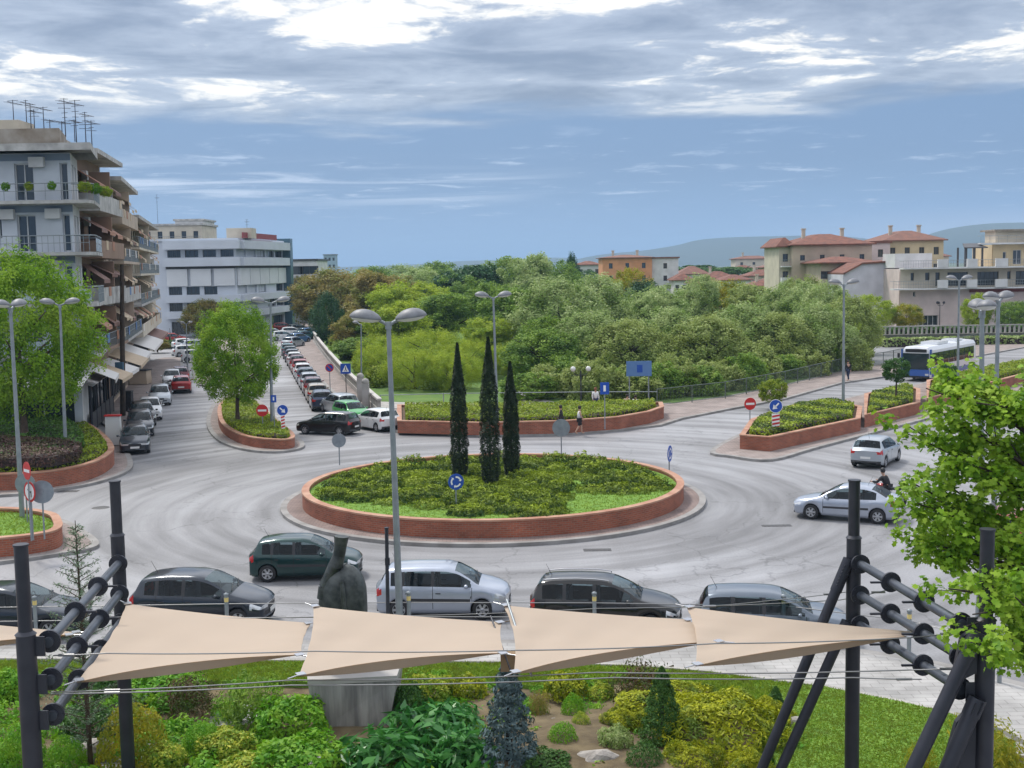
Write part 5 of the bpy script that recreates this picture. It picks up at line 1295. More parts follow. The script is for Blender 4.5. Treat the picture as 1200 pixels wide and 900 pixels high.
# left row, facing the viewer
for kd, px, py, hd, c, lb in [('hatch', 159, 528, -74, 'darkgrey', 'dark graphite car, nearest of the row parked along the shops'), ('estate', 165, 508, -74, 'darkgrey', 'dark grey car, second of the row parked along the shops'), ('hatch', 176, 490, -74, 'white', 'white car, third of the row parked along the shops'),
      ('tall', 167, 497, -70, 'black', 'black car partly hidden in the row parked along the shops'), ('estate', 188, 473, -76, 'silver2', 'silver car, last light one of the row parked along the shops'), ('hatch', 213, 459, 104, 'red', 'red car driving away along the left street'), ('tall', 212, 448, 104, 'maroon', 'dark red car just beyond the red one in the left street'),
      ('hatch', 202, 452, -76, 'white', 'small white car behind the silver one near the shops')]:
    place_car(kd, lb, 'car', px, py, hd, c, 'cars parked along the shops', name='parked_car')
for k, (px, py, c, hd, lb) in enumerate([(188, 402, 'blue', 20, 'blue car parked under the white office block'), (204, 402, 'red', 10, 'red car parked under the white office block'), (219, 409, 'white', 30, 'white van-like car parked left of the street tree'), (229, 411, 'silver2', 30, 'silver car parked left of the street tree crown'), (221, 418, 'white', 25, 'white car nearest of the group left of the street tree'), (233, 424, 'white', 10, 'white car half hidden behind the street tree')]):
    place_car('hatch', lb, 'car', px, py, hd, c, 'cars parked before the office block', name='far_car')
for k, (px, py, c, lb) in enumerate([(1088, 384, 'grey', 'grey car parked on the terrace under the pink building'), (1150, 382, 'blue', 'dark blue car parked under the pink building'), (1188, 382, 'silver', 'silver car parked at the right edge under the pink building')]):
    place_car('hatch', lb, 'car', px, py, 4, c, 'cars parked on the terrace', name='far_car')
for px, py, c, hd, lb in [(1150, 487, 'silver', 48, 'silver car behind the near maple leaves beside the bridge median'), (1180, 640, 'red', 60, 'red car glimpsed through the near maple leaves')]:
    place_car('hatch', lb, 'car', px, py, hd, c, None, name='hatchback_car')

# ------------------------------------------------------------------ bus
def bus():
    M_bglass = pm('bus_glass', (.015, .03, .035), None, rough=.06, spec=.6); M_bw = pm('bus_white', (.72, .74, .77), None, rough=.35, coat=.6); M_bb = pm('bus_blue', (.02, .09, .35), None, rough=.35, coat=.6)
    L, W, H_ = 11.8, 2.5, 3.0; c = at(1074, 447); dirv = Vector((-.62, -.785, 0)).normalized(); hd = math.atan2(dirv.y, dirv.x)
    ctr = Vector((c.x, c.y, 0)) - dirv * (L / 2 - .2) ; root = thing('city_bus', 'blue and white city bus coming over the bridge beside the topiary tree', 'bus', (ctr.x, ctr.y, 0.0), hd)
    def B(nm, m, c_, d, **k): mb = MB(); mb.box(c_, d, **k); return mb.build(nm, m, root, world=False)
    mb = MB(); hw = W / 2; sec = [(-hw, .35), (-hw - .01, .8), (-hw, 1.15), (-hw + .06, 2.65), (-hw + .25, 2.93), (0, 3.0), (hw - .25, 2.93), (hw - .06, 2.65), (hw, 1.15), (hw + .01, .8), (hw, .35)]
    xs = [(-L / 2, .93), (-L / 2 + .08, .99), (-L / 2 + .3, 1), (L / 2 - .35, 1), (L / 2 - .1, .985), (L / 2, .93)]
    V = [(x, y * f, .35 + (z - .35) * (f if z > 1.2 else 1)) for x, f in xs for y, z in sec]; n = len(sec); Fc = [(i * n + k, (i + 1) * n + k, (i + 1) * n + k + 1, i * n + k + 1) for i in range(len(xs) - 1) for k in range(n - 1)]
    Fc += [tuple(range(n)), tuple(range((len(xs)) * n - 1, (len(xs) - 1) * n - 1, -1))]; mb.add(V, Fc); mb.build('body', M_bw, root, world=False)
    B('lower_front_panel', M_bb, (L / 2 + .01, 0, .72), (.04, 2.3, .62)); B('destination_display', M_black, (L / 2 - .0, 0, 2.62), (.05, 1.8, .28)); B('windscreen', M_bglass, (L / 2 + .005, 0, 1.72), (.05, 2.22, 1.36)); 
    for s in (-1, 1):
        B('side_stripe', M_bb, (0, s * (hw + .012), .62), (L * .95, .02, .4)); B('side_panel', M_bb, (3.4, s * (hw + .016), 1.04), (L * .3, .014, .4)); B('corner_pillar', M_bb, (L / 2 - .12, s * (hw - .02), 1.7), (.22, .12, 2.1))
        for k in range(8):
            x = L / 2 - 1.15 - k * 1.33; B('side_window', M_bglass, (x, s * (hw - .018), 1.9), (1.2, .06, 1.05))
        B('door', M_bglass, (L / 2 - .75, s * (hw + .006), 1.35), (.02, .02, 1.6)); B('headlight', M_head, (L / 2 + .035, s * .95, .62), (.02, .3, .16))
        B('wing_mirror', M_black, (L / 2 + .25, s * 1.4, 2.2), (.12, .18, .4))
        for a in (-L / 2 + 3.2, L / 2 - 2.7):
            mb = MB(); mb.lathe([(0, -.13), (.42, -.13), (.48, -.08), (.48, .08), (.42, .13), (0, .13)], (0, 0, 0), 20, 0, 'Y'); wv = mb.build('wheel', M_rubber, root, world=False); wv.location = (a, s * (hw - .12), .48); rm = MB(); rm.lathe([(0, s * .14), (.26, s * .14), (.28, s * .1)], (0, 0, 0), 14, 0, 'Y'); rm.build('rim', M_rim, wv, world=False)
    B('roof_unit', M_bw, (1.5, 0, 3.08), (2.6, 1.5, .22)); B('roof_unit', M_bw, (-3, 0, 3.06), (1.8, 1.3, .18)); B('bumper', M_black, (L / 2 + .04, 0, .40), (.08, 2.36, .16))
bus()

# ------------------------------------------------------------------ lamps
M_lampcap = pm('lamp_cap_grey', (.20, .21, .23), (.15, .155, .17), 5, .5)
M_lens = pm('lamp_lens', (.7, .7, .68), None, rough=.3)
def lamp(label, px, ty, by, ang, span=.82, double=True, r=.09, tri=False, name='street_lamp', headr=.40):
    b = at(px[1], by, .13); t = atY(px[0], ty, b.y); H_ = t.z + .1
    root = thing(name, label, 'street lamp', (b.x, b.y, .13), 0, 'double-headed grey street lamps')
    lean = t.x - b.x; H0 = H_ - .13
    mb = MB(); mb.tube((0, 0, 0), (0, 0, .5), r * 1.35, r * 1.3, 12); mb.tube((0, 0, .5), (lean * .35, 0, H0 * .45), r * 1.15, r * .95, 12); mb.tube((lean * .35, 0, H0 * .45), (lean, 0, H0 - .35), r * .92, r * .7, 12); mb.tube((lean, 0, H0 - .42), (lean, 0, H0 - .22), r * 1.0, r * 1.0, 12)
    mb.build('pole', M_pole, root, world=False)
    dirs = [(math.cos(ang), math.sin(ang)), (-math.cos(ang), -math.sin(ang))] if double else [(math.cos(ang), math.sin(ang))]
    for dx, dy in dirs:
        a = MB(); e = (lean + dx * span * .5, dy * span * .5, H0 - .12); a.path([(lean, 0, H0 - .32), (lean + dx * span * .2, dy * span * .2, H0 - .22), e], .045, 8); a.build('arm', M_pole, root, world=False)
        h = MB(); c = Vector((lean + dx * span * .78, dy * span * .78, H0 - .07)); R_ = headr; n = 16; prof = [(0, .25), (.25, .24), (.55, .195), (.8, .11), (.95, .03), (1.0, -.03), (.97, -.06)]
        V = []
        for rr, z in prof:
            for k in range(n):
                t_ = 2 * PI * k / n; u, v = rr * math.cos(t_) * R_ * 1.08, rr * math.sin(t_) * R_ * .8; V.append((c.x + u * dx - v * dy, c.y + u * dy + v * dx, c.z + z * R_ * 2.1 + u * .12))
        h.add(V, [(i * n + k, i * n + (k + 1) % n, (i + 1) * n + (k + 1) % n, (i + 1) * n + k) for i in range(len(prof) - 1) for k in range(n)], 0, None, True); hd = h.build('lamp_head', M_lampcap, root, world=False)
        l = MB(); V = []
        for rr, z in [(.96, -.05), (.8, -.12), (.4, -.17), (0.01, -.18)]:
            for k in range(n):
                t_ = 2 * PI * k / n; u, v = rr * math.cos(t_) * R_ * 1.08, rr * math.sin(t_) * R_ * .8; V.append((c.x + u * dx - v * dy, c.y + u * dy + v * dx, c.z + z * R_ * 2.1 + u * .12))
        l.add(V, [(i * n + k, (i + 1) * n + k, (i + 1) * n + (k + 1) % n, i * n + (k + 1) % n) for i in range(3) for k in range(n)], 0, None, True); l.build('lens', M_lens, hd, world=False)
lamp('nearest large double street lamp standing between the cypresses and the silver hatchback', (455, 469), 372, 748, .12, .78)
lamp('double street lamp seen edge-on at the far left edge', (12, 27), 357, 622, 1.35, .7, headr=.36)
lamp('double street lamp in the left planter right of the edge-on one', (70, 78), 354, 545, .1, .82, headr=.38)
lamp('double street lamp beside the lone street tree in the triangular planter', (317, 319), 352, 508, .3, 1.0, headr=.4)
lamp('slim double street lamp behind the three cypresses', (578, 583), 346, 508, .2, .9, headr=.42)
lamp('double street lamp at the gap of the right splitter planters', (989, 988), 331, 489, .3, .85, headr=.42)
lamp('double street lamp behind the topiary tree near the bus', (1124, 1122), 326, 460, .3, .9, headr=.42)
lamp('double street lamp rising above the maple leaves, rightmost of the lamps', (1170, 1164), 348, 640, .75, .7, headr=.34)
lamp('single-looking street lamp left of the rightmost one, over the maple', (1151, 1148), 359, 725, 1.45, .6, headr=.33)
lamp('small street lamp far down the left street', (218, 220), 378, 436, .2, .5, r=.07, name='street_lamp', headr=.25)
lamp('thin street lamp above the park trees left of the double lamp', (423, 424), 378, 466, 2.6, .7, double=False, r=.07, headr=.25)
def lantern(label, px, ty, by, globes, mcol, z=.12):
    b = at(px, by, z); t = atY(px, ty, b.y); H_ = t.z - z; root = thing('park_lantern', label, 'street lamp', (b.x, b.y, z)); mb = MB(); mb.tube((0, 0, 0), (0, 0, H_ - .2), .06, .045, 8); mb.build('pole', M_steel, root, world=False)
    for k in range(globes):
        a = 2 * PI * k / globes; s = MB(); x, y = .55 * math.cos(a), .3 * math.sin(a); s.path([(0, 0, H_ - .5), (x * .6, y * .6, H_ - .55), (x, y, H_ - .3)], .025, 6); ar_ = s.build('arm', M_steel, root, world=False)
        g_ = MB(); g_.lathe([(0, -.2), (.14, -.14), (.2, 0), (.14, .14), (0, .2)], (x, y, H_ - .08), 12); g_.build('globe', mcol, ar_, world=False)
lantern('park lantern with two white globes under the grey-green trees', 681, 431, 476, 2, M_lens)
lantern('dark three-armed lantern on the terrace before the pink building', 1101, 354, 388, 3, M_steel)

# ------------------------------------------------------------------ signs
M_sblue = pm('sign_blue', (.01, .07, .38), None, rough=.4); M_sred = pm('sign_red', (.55, .02, .02), None, rough=.4); M_sback = pm('sign_back', (.26, .30, .33), (.2, .23, .26), 4, .5, .2); M_swhite = pm('sign_white', (.8, .8, .8), None, rough=.4); M_lblue = pm('board_blue', (.10, .2, .42), None, rough=.5)
def disc(mb, c, r, n, y=0.0, m=0, th=.012):      # facing local -y
    V = [(c[0] + r * math.cos(2 * PI * k / n), y, c[1] + r * math.sin(2 * PI * k / n)) for k in range(n)]
    mb.add(V, [tuple(range(n))], m); V2 = [(a, y + th, b) for a, _, b in V]; mb.add(V + V2, [(k, (k + 1) % n, n + (k + 1) % n, n + k) for k in range(n)], m); mb.add(V2, [tuple(range(n - 1, -1, -1))], m)
def poly(mb, pts, y, m): mb.add([(a, y, b) for a, b in pts], [tuple(range(len(pts)))], m)
def arrow(mb, cx, cz, s, ang, y, m):
    c, q = math.cos(ang), math.sin(ang); R_ = lambda a, b: (cx + (a * c - b * q) * s, cz + (a * q + b * c) * s)
    poly(mb, [R_(-.62, -.11), (R_(.15, -.11)), R_(.15, .11), R_(-.62, .11)], y, m); poly(mb, [R_(.05, -.42), R_(.66, 0), R_(.05, .42)], y, m)
def sign(label, kind, px, ty, by, face=0.0, r=.31, z=.13, name='road_sign', pole=M_pole):
    """ty = pixel of the top of the plate, by = foot of the post; face = yaw of the plate normal away from the viewer side"""
    b = at(px, by, z); t = atY(px, ty, b.y); top = t.z - z; root = thing(name, label, 'road sign', (b.x, b.y, z), face); cz = top - r
    pb = MB(); pb.tube((0, .03, 0), (0, .03, top - .05), .032, .032, 8); pb.build('post', pole, root, world=False)
    mb = MB(); mats = [M_sblue, M_swhite, M_sred, M_black, M_sback, M_lblue]
    if kind == 'noentry': disc(mb, (0, cz), r, 28, -.01, 2); poly(mb, [(-r * .72, cz - r * .17), (r * .72, cz - r * .17), (r * .72, cz + r * .17), (-r * .72, cz + r * .17)], -.014, 1)
    elif kind == 'back': disc(mb, (0, cz), r, 28, -.01, 4); mb.box((0, -.03, cz), (.12, .03, .12), 0, 4)
    elif kind == 'roundabout':
        disc(mb, (0, cz), r, 28, -.01, 0)
        for k in range(3):
            a0 = k * 2 * PI / 3 + .3; n = 8; Rm, w_ = r * .58, r * .1; V = []
            for i in range(n + 1): a = a0 + 1.35 * i / n; V += [((Rm - w_) * math.cos(a), -.014, cz + (Rm - w_) * math.sin(a)), ((Rm + w_) * math.cos(a), -.014, cz + (Rm + w_) * math.sin(a))]
            mb.add(V, [(2 * i, 2 * i + 1, 2 * i + 3, 2 * i + 2) for i in range(n)], 1)
            a = a0 - .28; poly(mb, [((Rm + 2.4 * w_) * math.cos(a0), cz + (Rm + 2.4 * w_) * math.sin(a0)), ((Rm) * math.cos(a), cz + Rm * math.sin(a)), ((Rm - 2.4 * w_) * math.cos(a0), cz + (Rm - 2.4 * w_) * math.sin(a0))], -.014, 1)
    elif kind in ('right', 'left'):
        disc(mb, (0, cz), r, 28, -.01, 1); disc(mb, (0, cz), r * .93, 28, -.013, 0); arrow(mb, 0, cz, r, -PI / 4 if kind == 'right' else -PI * .75, -.018, 1)
    elif kind == 'noturn':
        disc(mb, (0, cz), r, 28, -.01, 2); disc(mb, (0, cz), r * .78, 28, -.013, 1); arrow(mb, -.02, cz + .03, r * .55, PI * .85, -.016, 3); poly(mb, [(r * .2, cz - r * .5), (r * .34, cz - r * .5), (r * .34, cz + r * .1), (r * .2, cz + r * .1)], -.0165, 3)
    elif kind == 'parking': disc(mb, (0, cz), r, 28, -.01, 2); disc(mb, (0, cz), r * .78, 28, -.013, 0); poly(mb, [(-r * .62, cz + r * .42), (-r * .42, cz + r * .62), (r * .62, cz - r * .42), (r * .42, cz - r * .62)], -.016, 2)
    elif kind == 'crossing':
        mb.box((0, 0, cz), (2 * r, .02, 2 * r), 0, 0); poly(mb, [(-r * .7, cz - r * .62), (r * .7, cz - r * .62), (0, cz + r * .75)], -.014, 1)
        mb.lathe([(0, 0), (r * .09, 0)], (0, -.017, cz + r * .34), 8, 3, 'Y'); poly(mb, [(-r * .07, cz - r * .1), (r * .1, cz - r * .1), (r * .05, cz + r * .25), (-r * .1, cz + r * .22)], -.017, 3); poly(mb, [(-r * .25, cz - r * .5), (-r * .12, cz - r * .5), (r * .05, cz - r * .1), (-r * .06, cz - r * .1)], -.017, 3); poly(mb, [(r * .15, cz - r * .5), (r * .28, cz - r * .5), (r * .1, cz - r * .1), (0, cz - r * .1)], -.017, 3)
    elif kind == 'smallblue': mb.box((0, 0, cz), (1.5 * r, .02, 2 * r), 0, 0); poly(mb, [(-r * .2, cz - r * .5), (r * .2, cz - r * .5), (r * .2, cz + r * .5), (-r * .2, cz + r * .5)], -.014, 1)
    mb.build('plate', mats, root, world=False)
    return root, cz
def striped(root, z0, h, w_):
    mb = MB(); mb.box((0, -.005, z0 + h / 2), (w_, .07, h), 0, 0); n = 5
    for k in range(n):
        a = z0 + h * k / n; poly(mb, [(-w_ / 2, a), (w_ / 2, a + h / n * .35), (w_ / 2, min(z0 + h, a + h / n * .85)), (-w_ / 2, a + h / n * .5)], -.044, 1)
    mb.build('striped_board', [M_swhite, M_sred], root, world=False)
sign('blue roundabout arrows sign at the front of the central island', 'roundabout', 535, 555, 597, .35, .33, .6)
sign('round sign seen from behind at the back left of the central island', 'back', 398, 508, 545, .1, .36, .3)
sign('round grey sign back on the far edge of the island right of the cypresses', 'back', 658, 491, 534, 0, .46, .5)
sign('blue roundabout sign seen edge-on at the right of the central island', 'roundabout', 785, 522, 558, 1.15, .38, .5)
sign('red no-entry sign in front of the lone street tree planter', 'noentry', 308, 474, 503, 0, .37, .55)
r_, cz = sign('blue keep-right sign on a striped post at the planter tip right of the street tree', 'right', 332, 474, 511, .3, .34, .5); striped(r_, .3, .95, .22)
sign('red no-entry sign at the right side of the far roundabout exit', 'noentry', 879, 466, 507, .2, .37, .13)
r_, cz = sign('round blue keep-right arrow sign on a red and white board at the splitter tip', 'left', 909, 468, 512, 0, .38, .6); striped(r_, .25, 1.05, .42)
sign('blue and red no-parking sign on the pavement by the parked row', 'parking', 387, 426, 460, 0, .35, .13)
sign('square blue pedestrian crossing sign by the park wall', 'crossing', 406, 426, 468, 0, .40, .13, pole=M_steel)
sign('round grey sign back, right one of the cluster on the lower left planter', 'back', 52, 563, 632, .15, .42, .7)
sign('round black and white bent-arrow sign in the lower left cluster', 'noturn', 38, 564, 633, -.68, .38, .7)
sign('red no-entry sign turned nearly edge-on above the bent-arrow sign', 'noentry', 36, 541, 634, -.8, .33, .7)
sign('grey sign back, left one of the cluster on the lower left planter', 'back', 32, 555, 612, 0, .40, .7)
sign('small blue sign on a pale post on the far pavement', 'smallblue', 709, 448, 503, 0, .36, .5)
sign('small blue sign on the pole of the lamp beside the street tree', 'smallblue', 322, 463, 508, 0, .22, .5)
def board(label, px, ty, by, w_, h, kind):
    b = at(px, by, .13); t = atY(px, ty, b.y); root = thing('information_board', label, 'sign board', (b.x, b.y, .13)); top = t.z - .13
    for s in (-1, 1): mb = MB(); mb.tube((s * w_ * .38, 0, 0), (s * w_ * .38, 0, top), .045, .045, 8); mb.build('post', M_pole, root, world=False)
    mb = MB(); mb.box((0, -.07, top - h / 2), (w_, .04, h)); mb.box((0.05, -.094, top - h / 2), (w_ * .22, .01, h * .5), 0, 1); mb.build('board', [M_lblue, M_sblue], root, world=False)
board('pale blue board on two posts in front of the riverside trees', 749, 423, 482, 1.75, 1.05, 0)
# dark utility pole at the left pavement
b = at(144, 487, .13); root = thing('utility_pole', 'tall dark brown utility pole with a small box on the left pavement', 'pole', tuple(b)); t = atY(143, 312, b.y)
mb = MB(); mb.tube((0, 0, 0), (t.x - b.x, 0, t.z), .2, .14, 10); mb.build('pole', pm('old_wood_pole', (.07, .05, .035), (.04, .03, .025), 3, .9), root, world=False); mb = MB(); mb.box((0, -.25, 3.4), (.55, .3, .9)); mb.build('box', pm('blue_grey_box', (.05, .12, .2), None), root, world=False)
for px, by, lb in [(423, 470, 'concrete bollard post at the near end of the park wall'), (429, 478, 'second concrete post at the near end of the park wall')]:
    b = at(px, by, .13); mb = MB(); mb.box((0, 0, .9), (.5, .5, 1.8)); mb.lathe([(0, 2.2), (.2, 2.12), (.3, 1.95), (.25, 1.8)], (0, 0, 0), 10); o = mb.build('concrete_post', M_conc); o.location = b; tag(o, lb, 'post')

# ------------------------------------------------------------------ railings and walls
def railing(name, label, px, h, step, mpost, mbar, z=.13, thick=.03, bars=True, cat='railing'):
    P = [at(*p, z) for p in px]; c = sum(P, Vector()) / len(P); root = thing(name, label, cat, (c.x, c.y, z)); posts = 0; acc = 0; bm_ = MB(); rails = MB()
    for a, b in zip(P[:-1], P[1:]):
        rails.tube(a + Vector((0, 0, h)), b + Vector((0, 0, h)), thick, thick, 6); rails.tube(a + Vector((0, 0, .12)), b + Vector((0, 0, .12)), thick * .7, thick * .7, 5)
        L = (b - a).length; n = max(1, round(L / step))
        for k in range(n):
            q = a.lerp(b, k / n); mb = MB(); mb.tube(q, q + Vector((0, 0, h + .03)), thick * 1.3, thick * 1.3, 6); mb.build('post', mpost, root)
        if bars:
            nb = int(L / .16)
            for k in range(nb): q = a.lerp(b, (k + .5) / nb); bm_.tube(q + Vector((0, 0, .12)), q + Vector((0, 0, h)), .011, .011, 4, cap=False)
    rails.build('rail', mbar, root)
    if bars: bm_.build('bars', mbar, root)
railing('park_railing', 'thin grey railing between the far planter and the park', [(446, 481), (520, 479), (600, 478), (700, 477), (770, 477)], 1.1, 4.2, M_pole, M_pole, bars=False)
M_rail = pm('green_grey_rail', (.12, .15, .13), (.09, .11, .1), 4, .6)
railing('bridge_railing', 'barred grey-green bridge railing along the far pavement', [(770, 476.5), (850, 467), (920, 453), (987, 436), (1035, 428), (1100, 413), (1200, 392), (1330, 366)], 1.25, 3.0, M_rail, M_rail)
def balustrade():
    px = [(445, 485), (425, 466), (405, 446), (386, 423), (374, 407), (368, 397)]; P = [at(*p, .13) for p in px]; root = thing('park_wall', 'pale concrete balustrade wall beside the parked row', 'wall', tuple(P[2]))
    w_ = MB(); cp = MB()
    for a, b in zip(P[:-1], P[1:]):
        d = b - a; rz = math.atan2(d.y, d.x); c = (a + b) / 2; w_.box((c.x, c.y, .13 + .2), (d.length, .3, .4), rz); cp.box((c.x, c.y, .13 + 1.02), (d.length + .1, .34, .14), rz)
        n = int(d.length / .45)
        for k in range(n): q = a.lerp(b, (k + .5) / n); w_.box((q.x, q.y, .13 + .67), (.16, .2, .56), rz)
    w_.build('balusters', M_conc, root); cp.build('coping', pm('pale_coping', (.5, .48, .45), (.4, .38, .36), 2), root)
balustrade()
# ------------------------------------------------------------------ people
SKIN = pm('skin', (.45, .27, .19), None, rough=.6)
def skinned(name, pts, edges, radii, mat, parent, sub=1):
    me = bpy.data.meshes.new(name); me.from_pydata(pts, edges, []); o = bpy.data.objects.new(name, me); col.objects.link(o); o.parent = parent
    sk = o.modifiers.new('skin', 'SKIN'); me.materials.append(mat)
    if not me.skin_vertices: me.skin_vertices.new(name='')
    for v, r in zip(me.skin_vertices[0].data, radii): v.radius = (r, r) if isinstance(r, (int, float)) else r
    me.skin_vertices[0].data[0].use_root = True
    s = o.modifiers.new('sub', 'SUBSURF'); s.levels = s.render_levels = sub
    for p in me.polygons: p.use_smooth = True
    sk.use_smooth_shade = True; return o
def person(label, px, py, rz, top, bottom, hair, pose='walk', h=1.7, z=.13, bare_legs=False, pos=None, group=None, name='person', cat='person', bag=None, short=False):
    b = at(px, py, z) if pos is None else Vector(pos); root = thing(name, label, cat, tuple(b), rz, group); k = h / 1.7
    S = lambda *p: (p[0] * k, p[1] * k, p[2] * k)      # faces +x
    if pose == 'walk':
        J = dict(pel=(0, 0, .92), ch=(.02, 0, 1.22), nk=(.03, 0, 1.42), hd=(.05, 0, 1.56), sl=(.02, .17, 1.37), sr=(.02, -.17, 1.37), el=(-.06, .22, 1.12), er=(.08, -.22, 1.12), wl=(.02, .24, .88), wr=(.2, -.22, .92), hl=(0, .09, .88), hr=(0, -.09, .88), kl=(.14, .1, .5), kr=(-.04, -.1, .48), al=(.16, .1, .08), ar=(-.26, -.1, .12), tl=(.34, .1, .04), tr=(-.12, -.1, .03))
    elif pose == 'ride':
        J = dict(pel=(-.15, 0, .82), ch=(0, 0, 1.08), nk=(.08, 0, 1.27), hd=(.13, 0, 1.42), sl=(.06, .19, 1.22), sr=(.06, -.19, 1.22), el=(.2, .3, 1.0), er=(.2, -.3, 1.0), wl=(.45, .26, 1.0), wr=(.45, -.26, 1.0), hl=(-.12, .12, .78), hr=(-.12, -.12, .78), kl=(.28, .2, .72), kr=(.28, -.2, .72), al=(.15, .2, .32), ar=(.15, -.2, .32), tl=(.34, .2, .28), tr=(.34, -.2, .28))
    elif pose == 'sit':
        J = dict(pel=(0, 0, .48), ch=(0, 0, .8), nk=(.02, 0, 1.0), hd=(.05, 0, 1.15), sl=(0, .17, .95), sr=(0, -.17, .95), el=(.06, .22, .7), er=(.06, -.22, .7), wl=(.25, .16, .6), wr=(.25, -.16, .6), hl=(.02, .09, .46), hr=(.02, -.09, .46), kl=(.42, .1, .48), kr=(.42, -.1, .48), al=(.42, .1, .08), ar=(.42, -.1, .08), tl=(.58, .1, .04), tr=(.58, -.1, .04))
    else:
        J = dict(pel=(0, 0, .92), ch=(0, 0, 1.22), nk=(.01, 0, 1.42), hd=(.03, 0, 1.56), sl=(0, .17, 1.37), sr=(0, -.17, 1.37), el=(0, .23, 1.1), er=(.02, -.23, 1.1), wl=(.06, .22, .86), wr=(.1, -.2, .88), hl=(0, .09, .88), hr=(0, -.09, .88), kl=(.02, .1, .48), kr=(.0, -.1, .48), al=(0, .1, .08), ar=(-.03, -.1, .08), tl=(.17, .11, .04), tr=(.14, -.11, .04))
    J = {a: S(*v) for a, v in J.items()}
    ex = lambda a, b, t: tuple(J[b][i] + (J[b][i] - J[a][i]) * t for i in range(3))
    J['fl'] = ex('el', 'wl', .5); J['fr'] = ex('er', 'wr', .5); J['top'] = (J['hd'][0], J['hd'][1], J['hd'][2] + .12 * k); J['nose'] = (J['hd'][0] + .10 * k, 0, J['hd'][2] - .0)
    ks = ['pel', 'ch', 'nk', 'hd', 'top', 'sl', 'el', 'wl', 'fl', 'sr', 'er', 'wr', 'fr', 'hl', 'kl', 'al', 'tl', 'hr', 'kr', 'ar', 'tr']; I = {a: i for i, a in enumerate(ks)}
    E = [('pel', 'ch'), ('ch', 'nk'), ('nk', 'hd'), ('hd', 'top'), ('ch', 'sl'), ('sl', 'el'), ('el', 'wl'), ('wl', 'fl'), ('ch', 'sr'), ('sr', 'er'), ('er', 'wr'), ('wr', 'fr'), ('pel', 'hl'), ('hl', 'kl'), ('kl', 'al'), ('al', 'tl'), ('pel', 'hr'), ('hr', 'kr'), ('kr', 'ar'), ('ar', 'tr')]
    rad = dict(pel=.12, ch=.13, nk=.055, hd=.095, top=.07, sl=.06, el=.042, wl=.03, fl=.028, sr=.06, er=.042, wr=.03, fr=.028, hl=.085, kl=.06, al=.042, tl=.035, hr=.085, kr=.06, ar=.042, tr=.035)
    skinned('body', [J[a] for a in ks], [(I[a], I[b_]) for a, b_ in E], [rad[a] * k for a in ks], SKIN, root)
    def cloth(nm, ks2, E2, grow, m):
        I2 = {a: i for i, a in enumerate(ks2)}; skinned(nm, [J[a] for a in ks2], [(I2[a], I2[b_]) for a, b_ in E2], [rad[a] * k * grow + .012 for a in ks2], m, root)
    rad['pel2'] = .12
    sl = ['pel', 'ch', 'sl', 'sr'] + ([] if short else ['el', 'wl', 'er', 'wr'])
    cloth('shirt', sl, [('pel', 'ch'), ('ch', 'sl'), ('ch', 'sr')] + ([] if short else [('sl', 'el'), ('el', 'wl'), ('sr', 'er'), ('er', 'wr')]), 1.1, top)
    tr_ = ['pel', 'hl', 'kl', 'hr', 'kr'] + ([] if bare_legs else ['al', 'ar']); cloth('trousers', tr_, [('pel', 'hl'), ('hl', 'kl'), ('pel', 'hr'), ('hr', 'kr')] + ([] if bare_legs else [('kl', 'al'), ('kr', 'ar')]), 1.12, bottom)
    hm = MB(); hm.lathe([(0, .135), (.06, .12), (.1, .07), (.108, .0), (.09, -.06), (.06, -.09)], (J['hd'][0] - .02, J['hd'][1], J['hd'][2] + .045), 12); hm.build('helmet' if pose == 'ride' else 'hair', hair, root, world=False)
    return root
C_dark = pm('cloth_black', (.015, .015, .018), (.03, .03, .034), 8, .9); C_white = pm('cloth_white', (.7, .7, .7), None, rough=.9); C_navy = pm('cloth_navy', (.02, .03, .07), None, rough=.9); C_hair = pm('hair_dark', (.02, .013, .01), None, rough=.7); C_red = pm('hair_auburn', (.2, .07, .03), None, rough=.7); C_grey = pm('cloth_grey', (.2, .2, .22), None, rough=.9); C_beige = pm('cloth_beige', (.5, .4, .3), None, rough=.9)
person('person in black walking on the far pavement behind the round sign back', 658, 507.5, 2.9, C_dark, C_dark, C_hair, 'walk')
person('person in white top and dark shorts walking along the far brick planter', 679, 508.5, 0.1, C_white, C_dark, C_hair, 'walk', bare_legs=True, short=True)
person('person with auburn hair and white top standing behind the far hedge', 698, 483, -1.4, C_white, C_navy, C_red, 'stand')
person('person in beige seated by the information board', 735, 484, -1.2, C_beige, C_dark, C_hair, 'sit')
person('person in white seated right under the information board', 745, 485, -1.8, C_white, C_grey, C_hair, 'sit')
person('person in dark clothes walking on the bridge pavement by the tall lamp', 994, 446, -2.4, C_dark, C_navy, C_hair, 'walk', h=1.75)
bn = at(740, 484, .13); root = thing('park_bench', 'bench under the information board on the far pavement', 'bench', tuple(bn)); mb = MB(); mb.box((0, 0, .43), (2.2, .45, .06)); mb.build('seat', M_bark, root, world=False)
for s in (-.9, .9): mb = MB(); mb.box((s, 0, .2), (.08, .4, .4)); mb.build('leg', M_steel, root, world=False)
